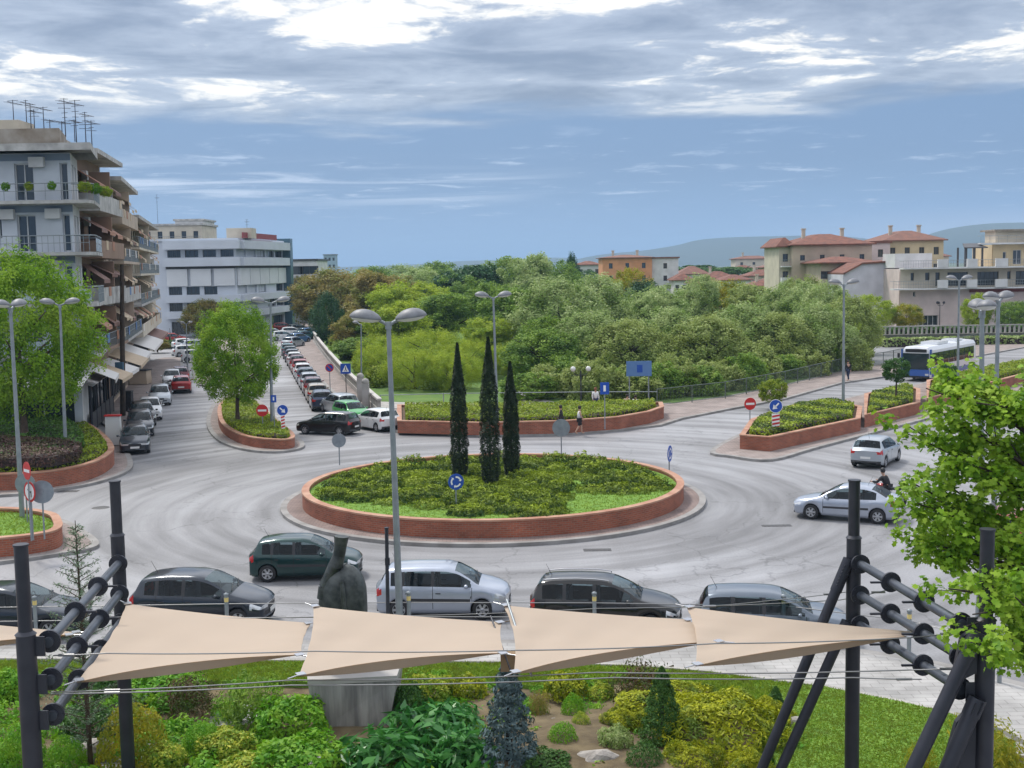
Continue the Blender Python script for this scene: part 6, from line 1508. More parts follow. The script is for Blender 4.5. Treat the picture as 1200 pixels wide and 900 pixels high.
def moto():
    b = at(1037, 592); ang = 2.35; root = thing('motorcycle', 'dark motorcycle partly hidden by the maple beside the silver coupe', 'motorcycle', (b.x, b.y, 0), ang)
    for x in (-.68, .68):
        mb = MB(); mb.lathe([(.2, -.05), (.29, -.055), (.31, 0), (.29, .055), (.2, .05)], (0, 0, 0), 22, 0, 'Y'); w_ = mb.build('wheel', M_rubber, root, world=False); w_.location = (x, 0, .31); rm = MB(); rm.lathe([(.2, -.03), (.05, -.03), (.05, .03), (.2, .03)], (0, 0, 0), 16, 0, 'Y'); rm.build('rim', M_rim, w_, world=False)
    mb = MB(); mb.box((-.05, 0, .42), (.5, .26, .34), 0, 0, .8); mb.build('engine', M_trim, root, world=False)
    mb = MB(); mb.lathe([(0, -.28), (.12, -.2), (.16, 0), (.13, .2), (0, .28)], (.15, 0, .78), 12, 0, 'X'); mb.build('fuel_tank', P_['red'], root, world=False)
    mb = MB(); mb.box((-.4, 0, .76), (.6, .26, .09), 0, 0, .85); mb.box((-.72, 0, .84), (.2, .2, .12)); mb.build('seat', M_black, root, world=False)
    mb = MB(); mb.tube((.68, .08, .31), (.4, .08, .98), .025, .025, 8); mb.tube((.68, -.08, .31), (.4, -.08, .98), .025, .025, 8); mb.build('fork', M_chrome, root, world=False)
    mb = MB(); mb.path([(.34, -.34, 1.02), (.42, -.1, .98), (.42, .1, .98), (.34, .34, 1.02)], .018, 6); mb.build('handlebar', M_steel, root, world=False)
    mb = MB(); mb.lathe([(0, -.06), (.09, -.03), (.1, .03)], (.52, 0, .86), 12, 0, 'X'); mb.build('headlight', M_head, root, world=False)
    mb = MB(); mb.tube((-.1, -.14, .3), (-.75, -.17, .38), .045, .05, 8); mb.build('exhaust', M_chrome, root, world=False)
    person('person in black riding the motorcycle', 0, 0, ang, C_dark, C_dark, M_black, 'ride', pos=(b.x, b.y, 0.0))
moto()

# ------------------------------------------------------------------ buildings
M_wglass = pm('window_glass', (.03, .04, .05), None, rough=.08, spec=.8); M_wframe = pm('window_frame', (.55, .56, .57), None, rough=.5); M_dframe = pm('dark_window_frame', (.06, .06, .065), None, rough=.5)
def plaster(name, c, f=.82, sc=.6): return pm('plaster_' + name, c, tuple(x * f for x in c), sc, .85, bump=.2, bscale=6)
M_pb = plaster('pale_blue', (.60, .64, .70)); M_pw = plaster('white', (.68, .68, .68)); M_slab = plaster('stained_slab', (.52, .51, .49), .6, 1.3); M_tanw = plaster('tan', (.52, .42, .33)); M_brownw = plaster('brown', (.30, .2, .145)); M_cream = plaster('cream', (.60, .54, .44)); M_pink = plaster('pink', (.66, .55, .52)); M_yelw = plaster('yellow', (.58, .48, .30)); M_lav = plaster('lavender', (.62, .60, .68)); M_orange = plaster('orange', (.66, .30, .15)); M_office = plaster('office_white', (.56, .60, .66), .9, .3)
M_tile = pm('roof_tiles', (.22, .085, .055), (.13, .055, .04), 1.2, .85, bump=.5, bscale=6); M_dkroof = pm('stained_parapet', (.2, .16, .12), (.34, .31, .27), .9, .9); M_brroof = pm('brown_roof_tiles', (.22, .10, .07), (.16, .08, .06), 1.2, .85)
M_aw1 = pm('brown_awning', (.24, .13, .10), (.19, .10, .08), 3); M_aw2 = pm('cream_awning', (.58, .46, .32), (.5, .38, .26), 3); M_aw3 = pm('white_awning', (.7, .68, .66), None); M_aw4 = pm('rust_awning', (.4, .2, .13), None)
class Fr:
    def __init__(s, o, d): s.o = Vector((o[0], o[1], 0)); s.d = Vector((d[0], d[1], 0)).normalized(); s.n = Vector((s.d.y, -s.d.x, 0)); s.rz = math.atan2(s.d.y, s.d.x)
    def p(s, u, out, z): v = s.o + s.d * u + s.n * out; return (v.x, v.y, z)
def fbox(mb, fr, u0, u1, o0, o1, z0, z1, m=0):
    c = fr.p((u0 + u1) / 2, (o0 + o1) / 2, (z0 + z1) / 2); mb.box(c, (abs(u1 - u0), abs(o1 - o0), z1 - z0), fr.rz, m)
def facade(root, fr, u0, u1, z0, z1, ops, mat, depth=.22, out=0.0, name='wall', frame=M_wframe, fw=.07):
    """wall with real openings; ops = (ua, ub, za, zb[, style])"""
    us = sorted({u0, u1} | {o[0] for o in ops} | {o[1] for o in ops}); zs = sorted({z0, z1} | {o[2] for o in ops} | {o[3] for o in ops}); mb = MB()
    us = [u for u in us if u0 <= u <= u1]; zs = [z for z in zs if z0 <= z <= z1]
    for a, b in zip(us[:-1], us[1:]):
        for c, d in zip(zs[:-1], zs[1:]):
            um, zm = (a + b) / 2, (c + d) / 2
            if any(o[0] < um < o[1] and o[2] < zm < o[3] for o in ops): continue
            mb.add([fr.p(a, out, c), fr.p(b, out, c), fr.p(b, out, d), fr.p(a, out, d)], [(0, 1, 2, 3)])
    for o in ops:
        a, b, c, d = o[:4]; q = [(a, c), (b, c), (b, d), (a, d)]
        for k in range(4): (x0, y0), (x1, y1) = q[k], q[(k + 1) % 4]; mb.add([fr.p(x0, out, y0), fr.p(x1, out, y1), fr.p(x1, out - depth, y1), fr.p(x0, out - depth, y0)], [(0, 1, 2, 3)])
    mb.build(name, mat, root)
    for o in ops:
        a, b, c, d = o[:4]; st = o[4] if len(o) > 4 else 'win'; w_ = MB(); dd = out - depth
        n = o[5] if len(o) > 5 else 2
        fbox(w_, fr, a, b, dd - .03, dd + .05, c, c + fw); fbox(w_, fr, a, b, dd - .03, dd + .05, d - fw, d); fbox(w_, fr, a, a + fw, dd - .03, dd + .049, c + fw, d - fw); fbox(w_, fr, b - fw, b, dd - .03, dd + .049, c + fw, d - fw)
        for k in range(1, n): u = a + (b - a) * k / n; fbox(w_, fr, u - fw * .45, u + fw * .45, dd - .03, dd + .048, c + fw, d - fw)
        wo_ = w_.build('window' if st != 'door' else 'balcony_door', frame, root)
        g_ = MB(); g_.add([fr.p(a, dd, c), fr.p(b, dd, c), fr.p(b, dd, d), fr.p(a, dd, d)], [(0, 1, 2, 3)]); g_.build('pane', M_wglass, wo_)
def body_box(root, fr, u0, u1, o0, o1, z0, z1, mat, name='wall'): mb = MB(); fbox(mb, fr, u0, u1, o0, o1, z0, z1); return mb.build(name, mat, root)
def balcony(root, fr, u0, u1, z, dep, style, out=0.0, mat=M_slab, h=1.0):
    mb = MB(); fbox(mb, fr, u0, u1, out, out + dep, z - .2, z); b = mb.build('balcony', mat, root); r = MB()
    if style == 'solid': fbox(r, fr, u0, u1, out + dep - .1, out + dep - .002, z, z + h); fbox(r, fr, u0 + .002, u0 + .1, out, out + dep - .1, z, z + h); fbox(r, fr, u1 - .1, u1 - .002, out, out + dep - .1, z, z + h); r.build('parapet', mat, b)
    else:
        r.tube(fr.p(u0, out + dep - .05, z + h), fr.p(u1, out + dep - .05, z + h), .03, .03, 5); r.tube(fr.p(u0, out + dep - .05, z + h * .55), fr.p(u1, out + dep - .05, z + h * .55), .02, .02, 5)
        for u in (u0, u1): r.tube(fr.p(u, out, z + h), fr.p(u, out + dep - .05, z + h), .03, .03, 5)
        n = max(2, int((u1 - u0) / (.35 if style == 'bars' else 1.2)))
        for k in range(n + 1): u = u0 + (u1 - u0) * k / n; r.tube(fr.p(u, out + dep - .05, z), fr.p(u, out + dep - .05, z + h), .018, .018, 4)
        r.build('railing', M_pole, b)
        if style == 'glass':
            gl = MB(); gl.add([fr.p(u0, out + dep - .05, z + .05), fr.p(u1, out + dep - .05, z + .05), fr.p(u1, out + dep - .05, z + h * .85), fr.p(u0, out + dep - .05, z + h * .85)], [(0, 1, 2, 3)]); gl.build('panel', pm('pale_glass_panel', (.42, .5, .56), None, rough=.2), b)
def awning(root, fr, u0, u1, z, dep, drop, mat, out=0.0):
    mb = MB(); A = [fr.p(u0, out + .02, z), fr.p(u1, out + .02, z), fr.p(u1, out + dep, z - drop), fr.p(u0, out + dep, z - drop)]; B = [(x, y, zz - .03) for x, y, zz in A]; mb.add(A + B, [(0, 3, 2, 1), (4, 5, 6, 7), (3, 7, 6, 2), (0, 4, 7, 3), (1, 2, 6, 5)])
    V = [fr.p(u0, out + dep, z - drop - .031), fr.p(u1, out + dep, z - drop - .031), fr.p(u1, out + dep, z - drop - .25), fr.p(u0, out + dep, z - drop - .25)]; mb.add(V, [(0, 1, 2, 3)])
    mb.build('awning', mat, root)
def hip(root, pts, z0, z1, mat, over=.6, inset_=None, name='roof'):
    P = inset(pts, -over); I = inset(pts, inset_ if inset_ else min((Vector(pts[0]) - Vector(pts[1])).length, (Vector(pts[1]) - Vector(pts[2])).length) * .42); mb = MB(); n = len(P)
    V = [(*p, z0) for p in P] + [(*p, z1) for p in I] + [(*p, z0 - .18) for p in P]; mb.add(V, [(i, (i + 1) % n, n + (i + 1) % n, n + i) for i in range(n)] + [tuple(range(n, 2 * n))] + [(2 * n + i, 2 * n + (i + 1) % n, (i + 1) % n, i) for i in range(n)] + [tuple(range(3 * n - 1, 2 * n - 1, -1))])
    return mb.build(name, mat, root)
def antenna(label, px, by, ty, Y_, arms):
    b = atY(px, by, Y_); t = atY(px, ty, Y_); mb = MB(); mb.tube((0, 0, 0), (0, 0, t.z - b.z), .035, .022, 5)
    H_ = t.z - b.z; r = random.Random(int(px * 7)); s = Y_ / 76 / 1.0
    for k in range(arms): z = H_ * (1 - .12 * k) - .05; w_ = r.uniform(.15, .42); a = r.uniform(-.5, .5); mb.tube((-w_ * math.cos(a), -w_ * math.sin(a), z), (w_ * math.cos(a), w_ * math.sin(a), z), .018, .018, 4)
    z = H_ * .9; mb.tube((0, -.8, z), (0.3, .8, z), .02, .02, 4)
    for k in range(5): q = -.7 + k * .35; mb.tube((q * .2 - .16, q, z), (q * .2 + .16, q, z), .012, .012, 4)
    o = mb.build('tv_antenna', M_steel); o.location = b; tag(o, label, 'antenna', 'television antennas on the left roofs')

# ---- B1: white-blue apartment block at the left edge
def block1():
    Y_ = 76; X1 = atY(88, 300, Y_).x; fr = Fr((-52, Y_), (1, 0)); U = X1 + 52; sd_ = Fr((X1, Y_), (-.26, .966)); root = thing('apartment_block', 'white and pale blue apartment block with long balconies at the left edge', 'building', (X1 - 12, Y_ + 4, 0))
    zs = [5.4, 8.5, 11.6, 14.7, 17.75]
    uu = lambda px: atY(px, 300, Y_).x + 52
    ops = [(1.5, U - .5, .3, 3.6, 'win', 12)]
    for z in zs[1:4]:
        ops += [(uu(22), uu(44), z + .05, z + 2.3, 'door', 2), (uu(75), uu(84), z + .05, z + 2.3, 'door', 1), (uu(-4), uu(4), z + .9, z + 2.2, 'win', 2), (uu(-60), uu(-35), z + .05, z + 2.3, 'door', 2), (uu(-130), uu(-100), z + .05, z + 2.3, 'door', 2)]
    ops += [(uu(20), uu(45), 5.6, 7.8, 'door', 2), (uu(60), uu(80), 5.6, 7.8, 'win', 2)]
    facade(root, fr, 0, U, 0, 17.6, ops, M_pb)
    so = []
    for z in zs[:4]: so += [(.8, 2.2, z + .05, z + 2.3, 'door', 1), (2.8, 4.4, z + .05, z + 2.3, 'door', 2)]
    facade(root, sd_, 0, 5.4, 0, 17.6, so, M_pw)
    XL = -52; dq = (-.26 / .966); Q = lambda o0, o1, lx, rx: [(XL + lx, Y_ + o0), (X1 + rx + dq * o0, Y_ + o0), (X1 + rx + dq * o1, Y_ + o1), (XL + lx, Y_ + o1)]
    mb = MB(); mb.prism(Q(.5, 5.1, 0, -.1), 0, 17.5); mb.build('core_wall', M_pb, root)
    for i, z in enumerate(zs[:4]):
        balcony(root, fr, 2, U + 1.35, z, 1.35, 'bars' if i == 2 else ('glass' if i < 2 else 'rail'), mat=M_slab); balcony(root, sd_, -.4, 5.3, z - .003, 1.33, 'glass' if i % 2 == 0 else 'bars', mat=M_slab)
    mb = MB(); mb.prism(Q(-1.5, 5.2, -1, 1.35), 17.62, 18.05); mb.build('roof_slab', M_slab, root)
    mb = MB(); mb.prism(Q(.15, 5.0, -1, -.6), 18.052, 19.1); mb.build('roof_parapet', M_dkroof, root); mb = MB(); fbox(mb, fr, U - 6.2, U - 3.6, -4, -1.5, 19.1, 19.8); mb.build('stair_head', M_cream, root)
    for k, (px, i) in enumerate([(62, 1), (12, 2), (66, 2), (50, 3)]):
        u = uu(px); mb = MB(); fbox(mb, fr, u - .45, u + .45, .02, .36, zs[i] + 2.05, zs[i] + 2.65); mb.build('air_conditioner', M_pw, root)
    for i in (1, 2, 3):
        mb = MB(); fbox(mb, fr, 0, U - .003, .003, .02, zs[i] + 2.45, zs[i] + 2.86); mb.build('blue_lintel_band', pm('slate_blue_band', (.20, .25, .33), None), root)
    # dark shopfront and street awnings
    awning(root, sd_, .2, 5.2, 4.6, 2.0, .9, M_aw3); awning(root, fr, U - 8, U + .8, 4.4, 2.2, .8, M_aw3); mb = MB(); fbox(mb, fr, 2, U, -.02, .06, 3.7, 4.5); mb.build('shop_fascia', pm('dark_fascia', (.05, .05, .05), None), root)
    for k, (px, zz) in enumerate([(6, 15.0), (33, 15.0), (60, 15.0), (92, 14.9), (98, 14.9), (104, 14.8)]):
        v = atY(px, 225, Y_ - 1.32); o = link('balcony_plant', crown_mesh('dense', k % 3), L_yel if k % 2 else L_rich); o.location = (v.x if k < 3 else X1 + 1.2 + (k - 3) * .1, Y_ - 1.2 + (0 if k < 3 else (k - 3) * 1.6), zz + .55); o.scale = (.26, .26, .28) if k < 3 else (.36, .7, .34); tag(o, ['small potted plant on the upper balcony near the left edge', 'potted plant on the upper balcony left of the balcony door', 'potted plant on the upper balcony right of the balcony door', 'green plants at the near corner of the upper balcony', 'green plants in the middle of the side balcony rail', 'green plants hanging at the far end of the side balcony'][k], 'plant')
block1()
for k, (px, by, ty, ar) in enumerate([(17, 158, 117, 1), (32, 158, 117, 1), (37, 158, 121, 3), (41, 158, 128, 3), (52, 158, 125, 1), (59, 158, 140, 2), (73, 160, 142, 2), (77, 160, 115, 6), (88, 166, 140, 3), (90, 170, 117, 4), (101, 170, 131, 5), (108, 172, 141, 4)]):
    antenna(['bent antenna mast at the left edge of the roof', 'thin antenna mast, second from the left on the roof', 'short comb antenna, third from the left on the roof', 'low comb antenna, fourth from the left on the roof', 'antenna with a long side arm, fifth from the left on the roof', 'short bare antenna stub in the middle of the roof', 'low antenna left of the tallest mast', 'tallest antenna mast with many cross bars', 'short antenna right of the tallest mast', 'second tallest antenna mast on the roof edge', 'comb antenna near the right end of the roof', 'rightmost antenna on the apartment roofs'][k], px, by, ty, 79, ar)
def row_block(label, a, b, top, zf, wall, aw, seed, zs, name='apartment_block', dens=3.3, deep=9, roof=M_dkroof, front=True):
    r = random.Random(seed); d = (b[0] - a[0], b[1] - a[1]); fr = Fr(a, d); L = math.hypot(*d); root = thing(name, label, 'building', (a[0], a[1], 0)); n = max(1, int(L / dens)); ops = [(.4, L - .4, .3, 3.3, 'win', max(2, int(L / 1.5)))]
    for z in zs:
        for k in range(n): u = (k + .5) * L / n; ops.append((u - .9, u + .9, z + .05, z + 2.25, 'door', 2))
    facade(root, fr, 0, L, 0, top, ops, wall, frame=M_dframe)
    mb = MB(); fbox(mb, fr, .02, L - .02, -deep, -.5, 0, top - .05); mb.build('core_wall', wall, root)
    fr2 = Fr(fr.p(0, -deep, 0)[:2], (fr.n.x, fr.n.y)); facade(root, fr2, 0, deep - .003, 0, top, [(deep - 3.5, deep - 2, z + .6, z + 2, 'win', 2) for z in zs] if front else [], wall)
    for z in zs:
        balcony(root, fr, .15, L - .15, z, 1.5, r.choice(['solid', 'solid', 'bars']), mat=wall if r.random() < .6 else M_slab, h=.95)
        for k in range(n):
            if r.random() < .75: u = (k + .5) * L / n; awning(root, fr, u - 1.35, u + 1.35, z + 2.55, 1.5, r.uniform(.7, 1.3), r.choice(aw))
        mb = MB(); fbox(mb, fr, L * .5 - .12, L * .5 + .12, .0, 1.45, z + .001, z + 2.7); mb.build('balcony_divider', wall, root)
        for k in range(n):
            if r.random() < .6: u = (k + .5) * L / n + 1.3; mb = MB(); fbox(mb, fr, u - .4, u + .4, .02, .34, z + 2.0, z + 2.6); mb.build('air_conditioner', M_pw, root)
            if r.random() < .5: u = (k + r.uniform(.2, .8)) * L / n; mb = MB(); fbox(mb, fr, u - .5, u + .5, 1.5, 1.53, z + .35, z + .98); mb.build('laundry', r.choice([M_aw3, M_aw4, M_lblue, M_aw2]), root)
    mb = MB(); fbox(mb, fr, -.3, L + .3, -deep, 1.6, top, top + .3); mb.build('roof_slab', M_slab, root); mb = MB(); fbox(mb, fr, .5, L - .5, -deep + 1, -.6, top + .3, top + 1.0); mb.build('roof_parapet', roof, root)
    awning(root, fr, .3, L * .5, 4.1, 2.4, .9, r.choice([M_aw3, M_aw2, M_aw4])); awning(root, fr, L * .55, L - .3, 4.0, 2.2, .8, r.choice([M_aw1, M_aw4, M_aw3]))
    return root, fr, L
row_block('brown apartment block with dark striped awnings, right of the white-blue block', (-28.3, 81.6), (-30.2, 92.6), 18.1, 0, M_brownw, [M_aw1, M_aw1, M_aw4], 5, [5.3, 8.4, 11.5, 14.6])
row_block('tan apartment block with solid balconies and cream awnings, middle of the left row', (-30.6, 93.6), (-34.6, 111), 17.2, 0, M_tanw, [M_aw2, M_aw1, M_aw2], 6, [5.2, 8.2, 11.2, 14.2])
row_block('cream apartment block with open awnings, last of the left row before the office', (-35, 112.5), (-43, 147), 15.2, 0, M_cream, [M_aw2, M_aw2, M_aw4], 8, [4.6, 7.4, 10.2, 12.6])
# ---- office
def office():
    Y_ = 198; X = lambda px: atY(px, 340, Y_).x; Zp = lambda py: atY(240, py, Y_).z
    root = thing('office_building', 'white modern office block with ribbon windows and a red roof sign', 'building', (X(230), Y_ + 10, 0)); fr = Fr((X(182), Y_), (1, 0)); U = X(278) - X(182); d2 = Vector((X(333) * 1.14 - X(278), 28)); sd_ = Fr((X(278), Y_), d2); U2 = d2.length
    ys = [392, 373, 365, 354, 346, 335, 315, 312, 302, 292, 282]; z = [Zp(y) for y in ys]; z[0] = 0
    for f_, L, tag_ in ((fr, U, 0), (sd_, U2, 1)):
        n = 4 if not tag_ else 5; u0 = 1.8 if not tag_ else 0.0
        ops = [(u0 + (L - u0) * .05, u0 + (L - u0) * .3, .3, z[1] - .5, 'win', 4), (u0 + (L - u0) * .4, L - 1, .3, z[1] - .5, 'win', 6)]
        for a, b in ((z[2], z[3]), (z[4], z[5]), (z[8], z[9])):
            for k in range(n):
                if (k + int(a)) % 4 == 1 and a < z[8]: continue
                w_ = (L - u0) / n; ops.append((u0 + k * w_ + .35, u0 + (k + 1) * w_ - .35, a + .1, b - .1, 'win', 6 if k == 0 else 3))
        facade(root, f_, 0, L, 0, z[10], ops, M_office, .35, frame=M_dframe)
        for a, b, o_ in ((z[1], z[2], 1.0), (z[3], z[4], 1.2), (z[7], z[8], 1.3), (z[9], z[10], 1.4)):
            mb = MB(); fbox(mb, f_, u0, L + (.0 if tag_ else o_ * .6), 0, o_, a, b); mb.build('balcony_band', M_office, root)
        mb = MB()
        nP = 3 if not tag_ else 5
        for k in range(nP): w_ = (L - u0) / nP; fbox(mb, f_, u0 + k * w_ + .25, u0 + (k + 1) * w_ - (.25 if not tag_ else .02), .05, .5, z[5], z[6])
        mb.build('facade_panel', pm('white_panel', (.66, .68, .7), (.6, .62, .64), .4, .6), root)
        mb = MB(); fbox(mb, f_, u0, L, .0, .04, z[6], z[7]); mb.build('dark_joint', M_dframe, root)  # dark strip between the panels and the band above
    q = [fr.p(0, -.4, 0)[:2], fr.p(U - .2, -.4, 0)[:2], sd_.p(U2 - .3, -.4, 0)[:2], (fr.p(0, 0, 0)[0], sd_.p(U2, 0, 0)[1])]; mb = MB(); mb.prism(q, 0, z[10] - .01); mb.build('core_wall', M_office, root)
    mb = MB(); mb.prism(inset(q, -.7), z[10], z[10] + .35); mb.build('roof_slab', M_office, root)
    mb = MB(); a = sd_; fbox(mb, a, U2 * .02, U2 * .72, .9, 1.1, z[10] + .35, z[10] + 1.25); mb.build('red_sign_band', pm('dull_red_sign', (.28, .06, .07), None), root)
    mb = MB(); fbox(mb, a, U2 - .3, U2 + 1.4, -2, 1.4, 0, z[10] + .8); mb.build('glass_tower', pm('blue_green_glass', (.06, .12, .16), None, rough=.15), root)
    mb = MB(); fbox(mb, fr, 11, 15, -7, -3, z[10] + .35, z[10] + 2); mb.build('roof_hut', M_cream, root)
office()
def simple_house(name, label, px0, px1, ty, Y_, depth, wall, floors, roof=None, zroof=None, cols=4, by=None, balc=False, over=.6, slant=0.0, side=None, fz=2.9, roofm=M_tile, chim=0, opening=(.9, 1.3)):
    a = atY(px0, ty, Y_); b = atY(px1, ty, Y_); L = b.x - a.x; top = a.z if roof is None else atY(px0, zroof, Y_).z; root = thing(name, label, 'building', ((a.x + b.x) / 2, Y_ + depth / 2, 0)); fr = Fr((a.x, Y_), (1, slant)); ops = []
    z = top - fz * .82
    rows_ = 0
    while z > .6 and rows_ < floors:
        for k in range(cols): u = (k + .5) * L / cols; ops.append((u - opening[0] * .5, u + opening[0] * .5, z, z + opening[1], 'win', 2))
        z -= fz; rows_ += 1
    facade(root, fr, 0, L, 0, top, ops, wall, .18, frame=M_dframe)
    q = [fr.p(0, -.3, 0)[:2], fr.p(L, -.3, 0)[:2], fr.p(L, -depth, 0)[:2], fr.p(0, -depth, 0)[:2]]; mb = MB()
    V = [fr.p(0, 0, 0), fr.p(0, -depth, 0), fr.p(0, -depth, top), fr.p(0, 0, top)]; mb.add(V, [(0, 1, 2, 3)]); V = [fr.p(L, 0, 0), fr.p(L, -depth, 0), fr.p(L, -depth, top), fr.p(L, 0, top)]; mb.add(V, [(0, 1, 2, 3)]); V = [fr.p(0, -depth, 0), fr.p(L, -depth, 0), fr.p(L, -depth, top), fr.p(0, -depth, top)]; mb.add(V, [(0, 1, 2, 3)]); V = [fr.p(0, -.001, top), fr.p(L, -.001, top), fr.p(L, -depth + .001, top), fr.p(0, -depth + .001, top)]; mb.add(V, [(0, 1, 2, 3)])
    mb.build('side_wall', side or wall, root)
    qq = [fr.p(0, 0, 0)[:2], fr.p(L, 0, 0)[:2], fr.p(L, -depth, 0)[:2], fr.p(0, -depth, 0)[:2]]
    if roof == 'hip': rf = hip(root, qq, top + .19, atY(px0, ty, Y_ + depth * .4).z, roofm, over)
    elif roof == 'flat': mb = MB(); mb.prism(inset(qq, -.3), top + .002, top + .35); rf = mb.build('roof', roofm, root)
    else: rf = root
    for k in range(chim):
        c = fr.p(L * (.25 + .5 * k), -depth * .4, 0); zz = atY(px0, ty, Y_).z; mb = MB(); mb.box((c[0], c[1], zz), (.55, .55, 1.9)); mb.box((c[0], c[1], zz + 1.05), (.75, .75, .2)); mb.build('chimney', M_cream, rf)
    if balc:
        k = 0; z = top - fz * .82 - .7
        while z > .8 and k < floors: balcony(root, fr, .2, L - .2, z, 1.3, 'solid' if k % 2 else 'bars', mat=M_pw); z -= fz; k += 1
    return root, fr, L, top
simple_house('apartment_block', 'cream stepped apartment block rising behind the white office', 166, 236, 263, 235, 12, M_cream, 4, 'flat', 265, 5, balc=True, roofm=M_slab)
simple_house('apartment_block', 'upper penthouse block with a pale end wall behind the office roof', 205, 237, 257, 245, 10, M_pw, 3, 'flat', 259, 2, roofm=M_slab)
simple_house('modern_building', 'dark and white modern building right of the office block', 334, 371, 301, 240, 14, M_pw, 3, 'flat', 306, 2, roofm=M_dframe, opening=(3.6, 1.6), fz=3.2)
simple_house('water_tower', 'small pale blue tower block on the horizon above the olive trees', 379, 393, 297, 520, 6, pm('pale_blue_wall', (.3, .42, .5), None), 3, 'flat', 299, 3, roofm=M_sback)
antenna('thin antenna mast over the cream block behind the office', 185, 262, 228, 235, 3); antenna('thin antenna mast above the office roof', 290, 282, 257, 205, 3)
# ---- orange and white block
def orange():
    Y_ = 300; simple_house('apartment_block', 'orange apartment block with recessed balconies beyond the trees', 706, 764, 299, Y_, 14, M_orange, 3, 'hip', 303, 3, fz=3, roofm=M_brroof, chim=2); simple_house('apartment_block', 'pale end wall joined to the right of the orange apartment block', 764, 795, 300, Y_ + 1, 13, M_pw, 2, 'flat', 303, 1, fz=3, roofm=M_brroof)
    simple_house('house', 'low white house with a red roof left of the orange block', 676, 704, 306, 340, 10, M_pw, 2, 'hip', 311, 3)
orange()
small = [(796, 830, 312, 322, 330, M_pw), (826, 862, 318, 327, 300, M_cream), (858, 890, 311, 318, 350, M_pw), (862, 905, 300, 304, 420, M_cream), (846, 880, 322, 329, 290, M_pw), (878, 915, 316, 324, 300, M_cream), (896, 930, 308, 314, 330, M_yelw), (905, 940, 320, 329, 270, M_pw), (812, 846, 325, 333, 270, M_cream), (936, 962, 318, 326, 260, M_pw), (790, 812, 321, 329, 290, M_pw), (884, 912, 328, 336, 255, M_yelw), (1092, 1112, 296, 301, 320, M_cream)]
for k, (a, b, t, e, Y_, m) in enumerate(small):
    simple_house('house', ['white house with a red roof, leftmost of the small houses right of the orange block', 'cream red-roofed house beside the golden treetop', 'far white red-roofed house in the middle of the small houses', 'long farthest flat-topped house on the skyline left of the tan building', 'near white red-roofed house in the middle of the small houses', 'cream red-roofed house near the tan hip-roofed building', 'yellowish red-roofed house just left of the tan building', 'white low house under the corner of the tan building', 'cream low house above the treetops under the skyline', 'small white house below the tan building wall', 'white low house at the left end of the small houses', 'yellow low house in the treetops left of the tan building', 'small cream house seen between the hip roof and the terrace building'][k], a, b, t, Y_, 9, m, 2, 'hip', e, 3, fz=2.8, chim=1 if k % 2 else 0, roofm=M_tile if k % 3 else M_brroof)
simple_house('tan_building', 'large tan building with a red hip roof and tall chimneys at right', 929, 1022, 275, 205, 16, M_tanw, 1, 'hip', 288, 4, fz=3, chim=2, opening=(.8, .9))
simple_house('tan_building', 'dark recessed balcony wing at the left end of the tan hip-roofed building', 913, 928, 279, 207, 12, M_cream, 3, 'hip', 290, 1, balc=True)
simple_house('house', 'yellowish house with brown hip roof between the tan and the pink building', 1038, 1106, 271, 215, 14, M_yelw, 2, 'hip', 283, 4, roofm=M_brroof, chim=2)
simple_house('house', 'pale block with a small chimney left of the yellowish hip-roofed house', 1021, 1043, 283, 212, 12, M_pink, 1, 'flat', 285, 1, roofm=M_tile)
simple_house('house', 'low red-tiled house with dark openings above the lavender gable', 962, 1022, 301, 195, 10, M_tanw, 1, 'hip', 309, 4, opening=(2.0, 1.2), over=.9)
def gable():
    Y_ = 186; P = [atY(px, py, Y_) for px, py in [(988, 380), (1056, 380), (1056, 307), (1010, 310), (988, 322)]]; root = thing('gable_house', 'plain lavender-grey gable wall house with a sloping red roof', 'building', (P[0].x + 4, Y_ + 5, 0))
    P[0].z = P[1].z = 0; mb = MB(); n = 5; V = [tuple(p) for p in P] + [(p.x, p.y + 11, p.z) for p in P]; mb.add(V, [(0, 1, 2, 3, 4), (9, 8, 7, 6, 5)] + [(k, n + k, n + (k + 1) % n, (k + 1) % n) for k in range(n)]); mb.build('wall', M_lav, root)
    rf = MB(); 
    for a, b in ((3, 2), (4, 3)):
        A, B = P[a], P[b]; rf.add([(A.x, Y_ - .4, A.z + .05), (B.x, Y_ - .4, B.z + .05), (B.x, Y_ + 11, B.z + .05), (A.x, Y_ + 11, A.z + .05), (A.x, Y_ - .4, A.z + .3), (B.x, Y_ - .4, B.z + .3), (B.x, Y_ + 11, B.z + .3), (A.x, Y_ + 11, A.z + .3)], [(0, 1, 5, 4), (4, 5, 6, 7), (0, 4, 7, 3), (1, 2, 6, 5)])
    rf.build('roof', M_tile, root)
gable()
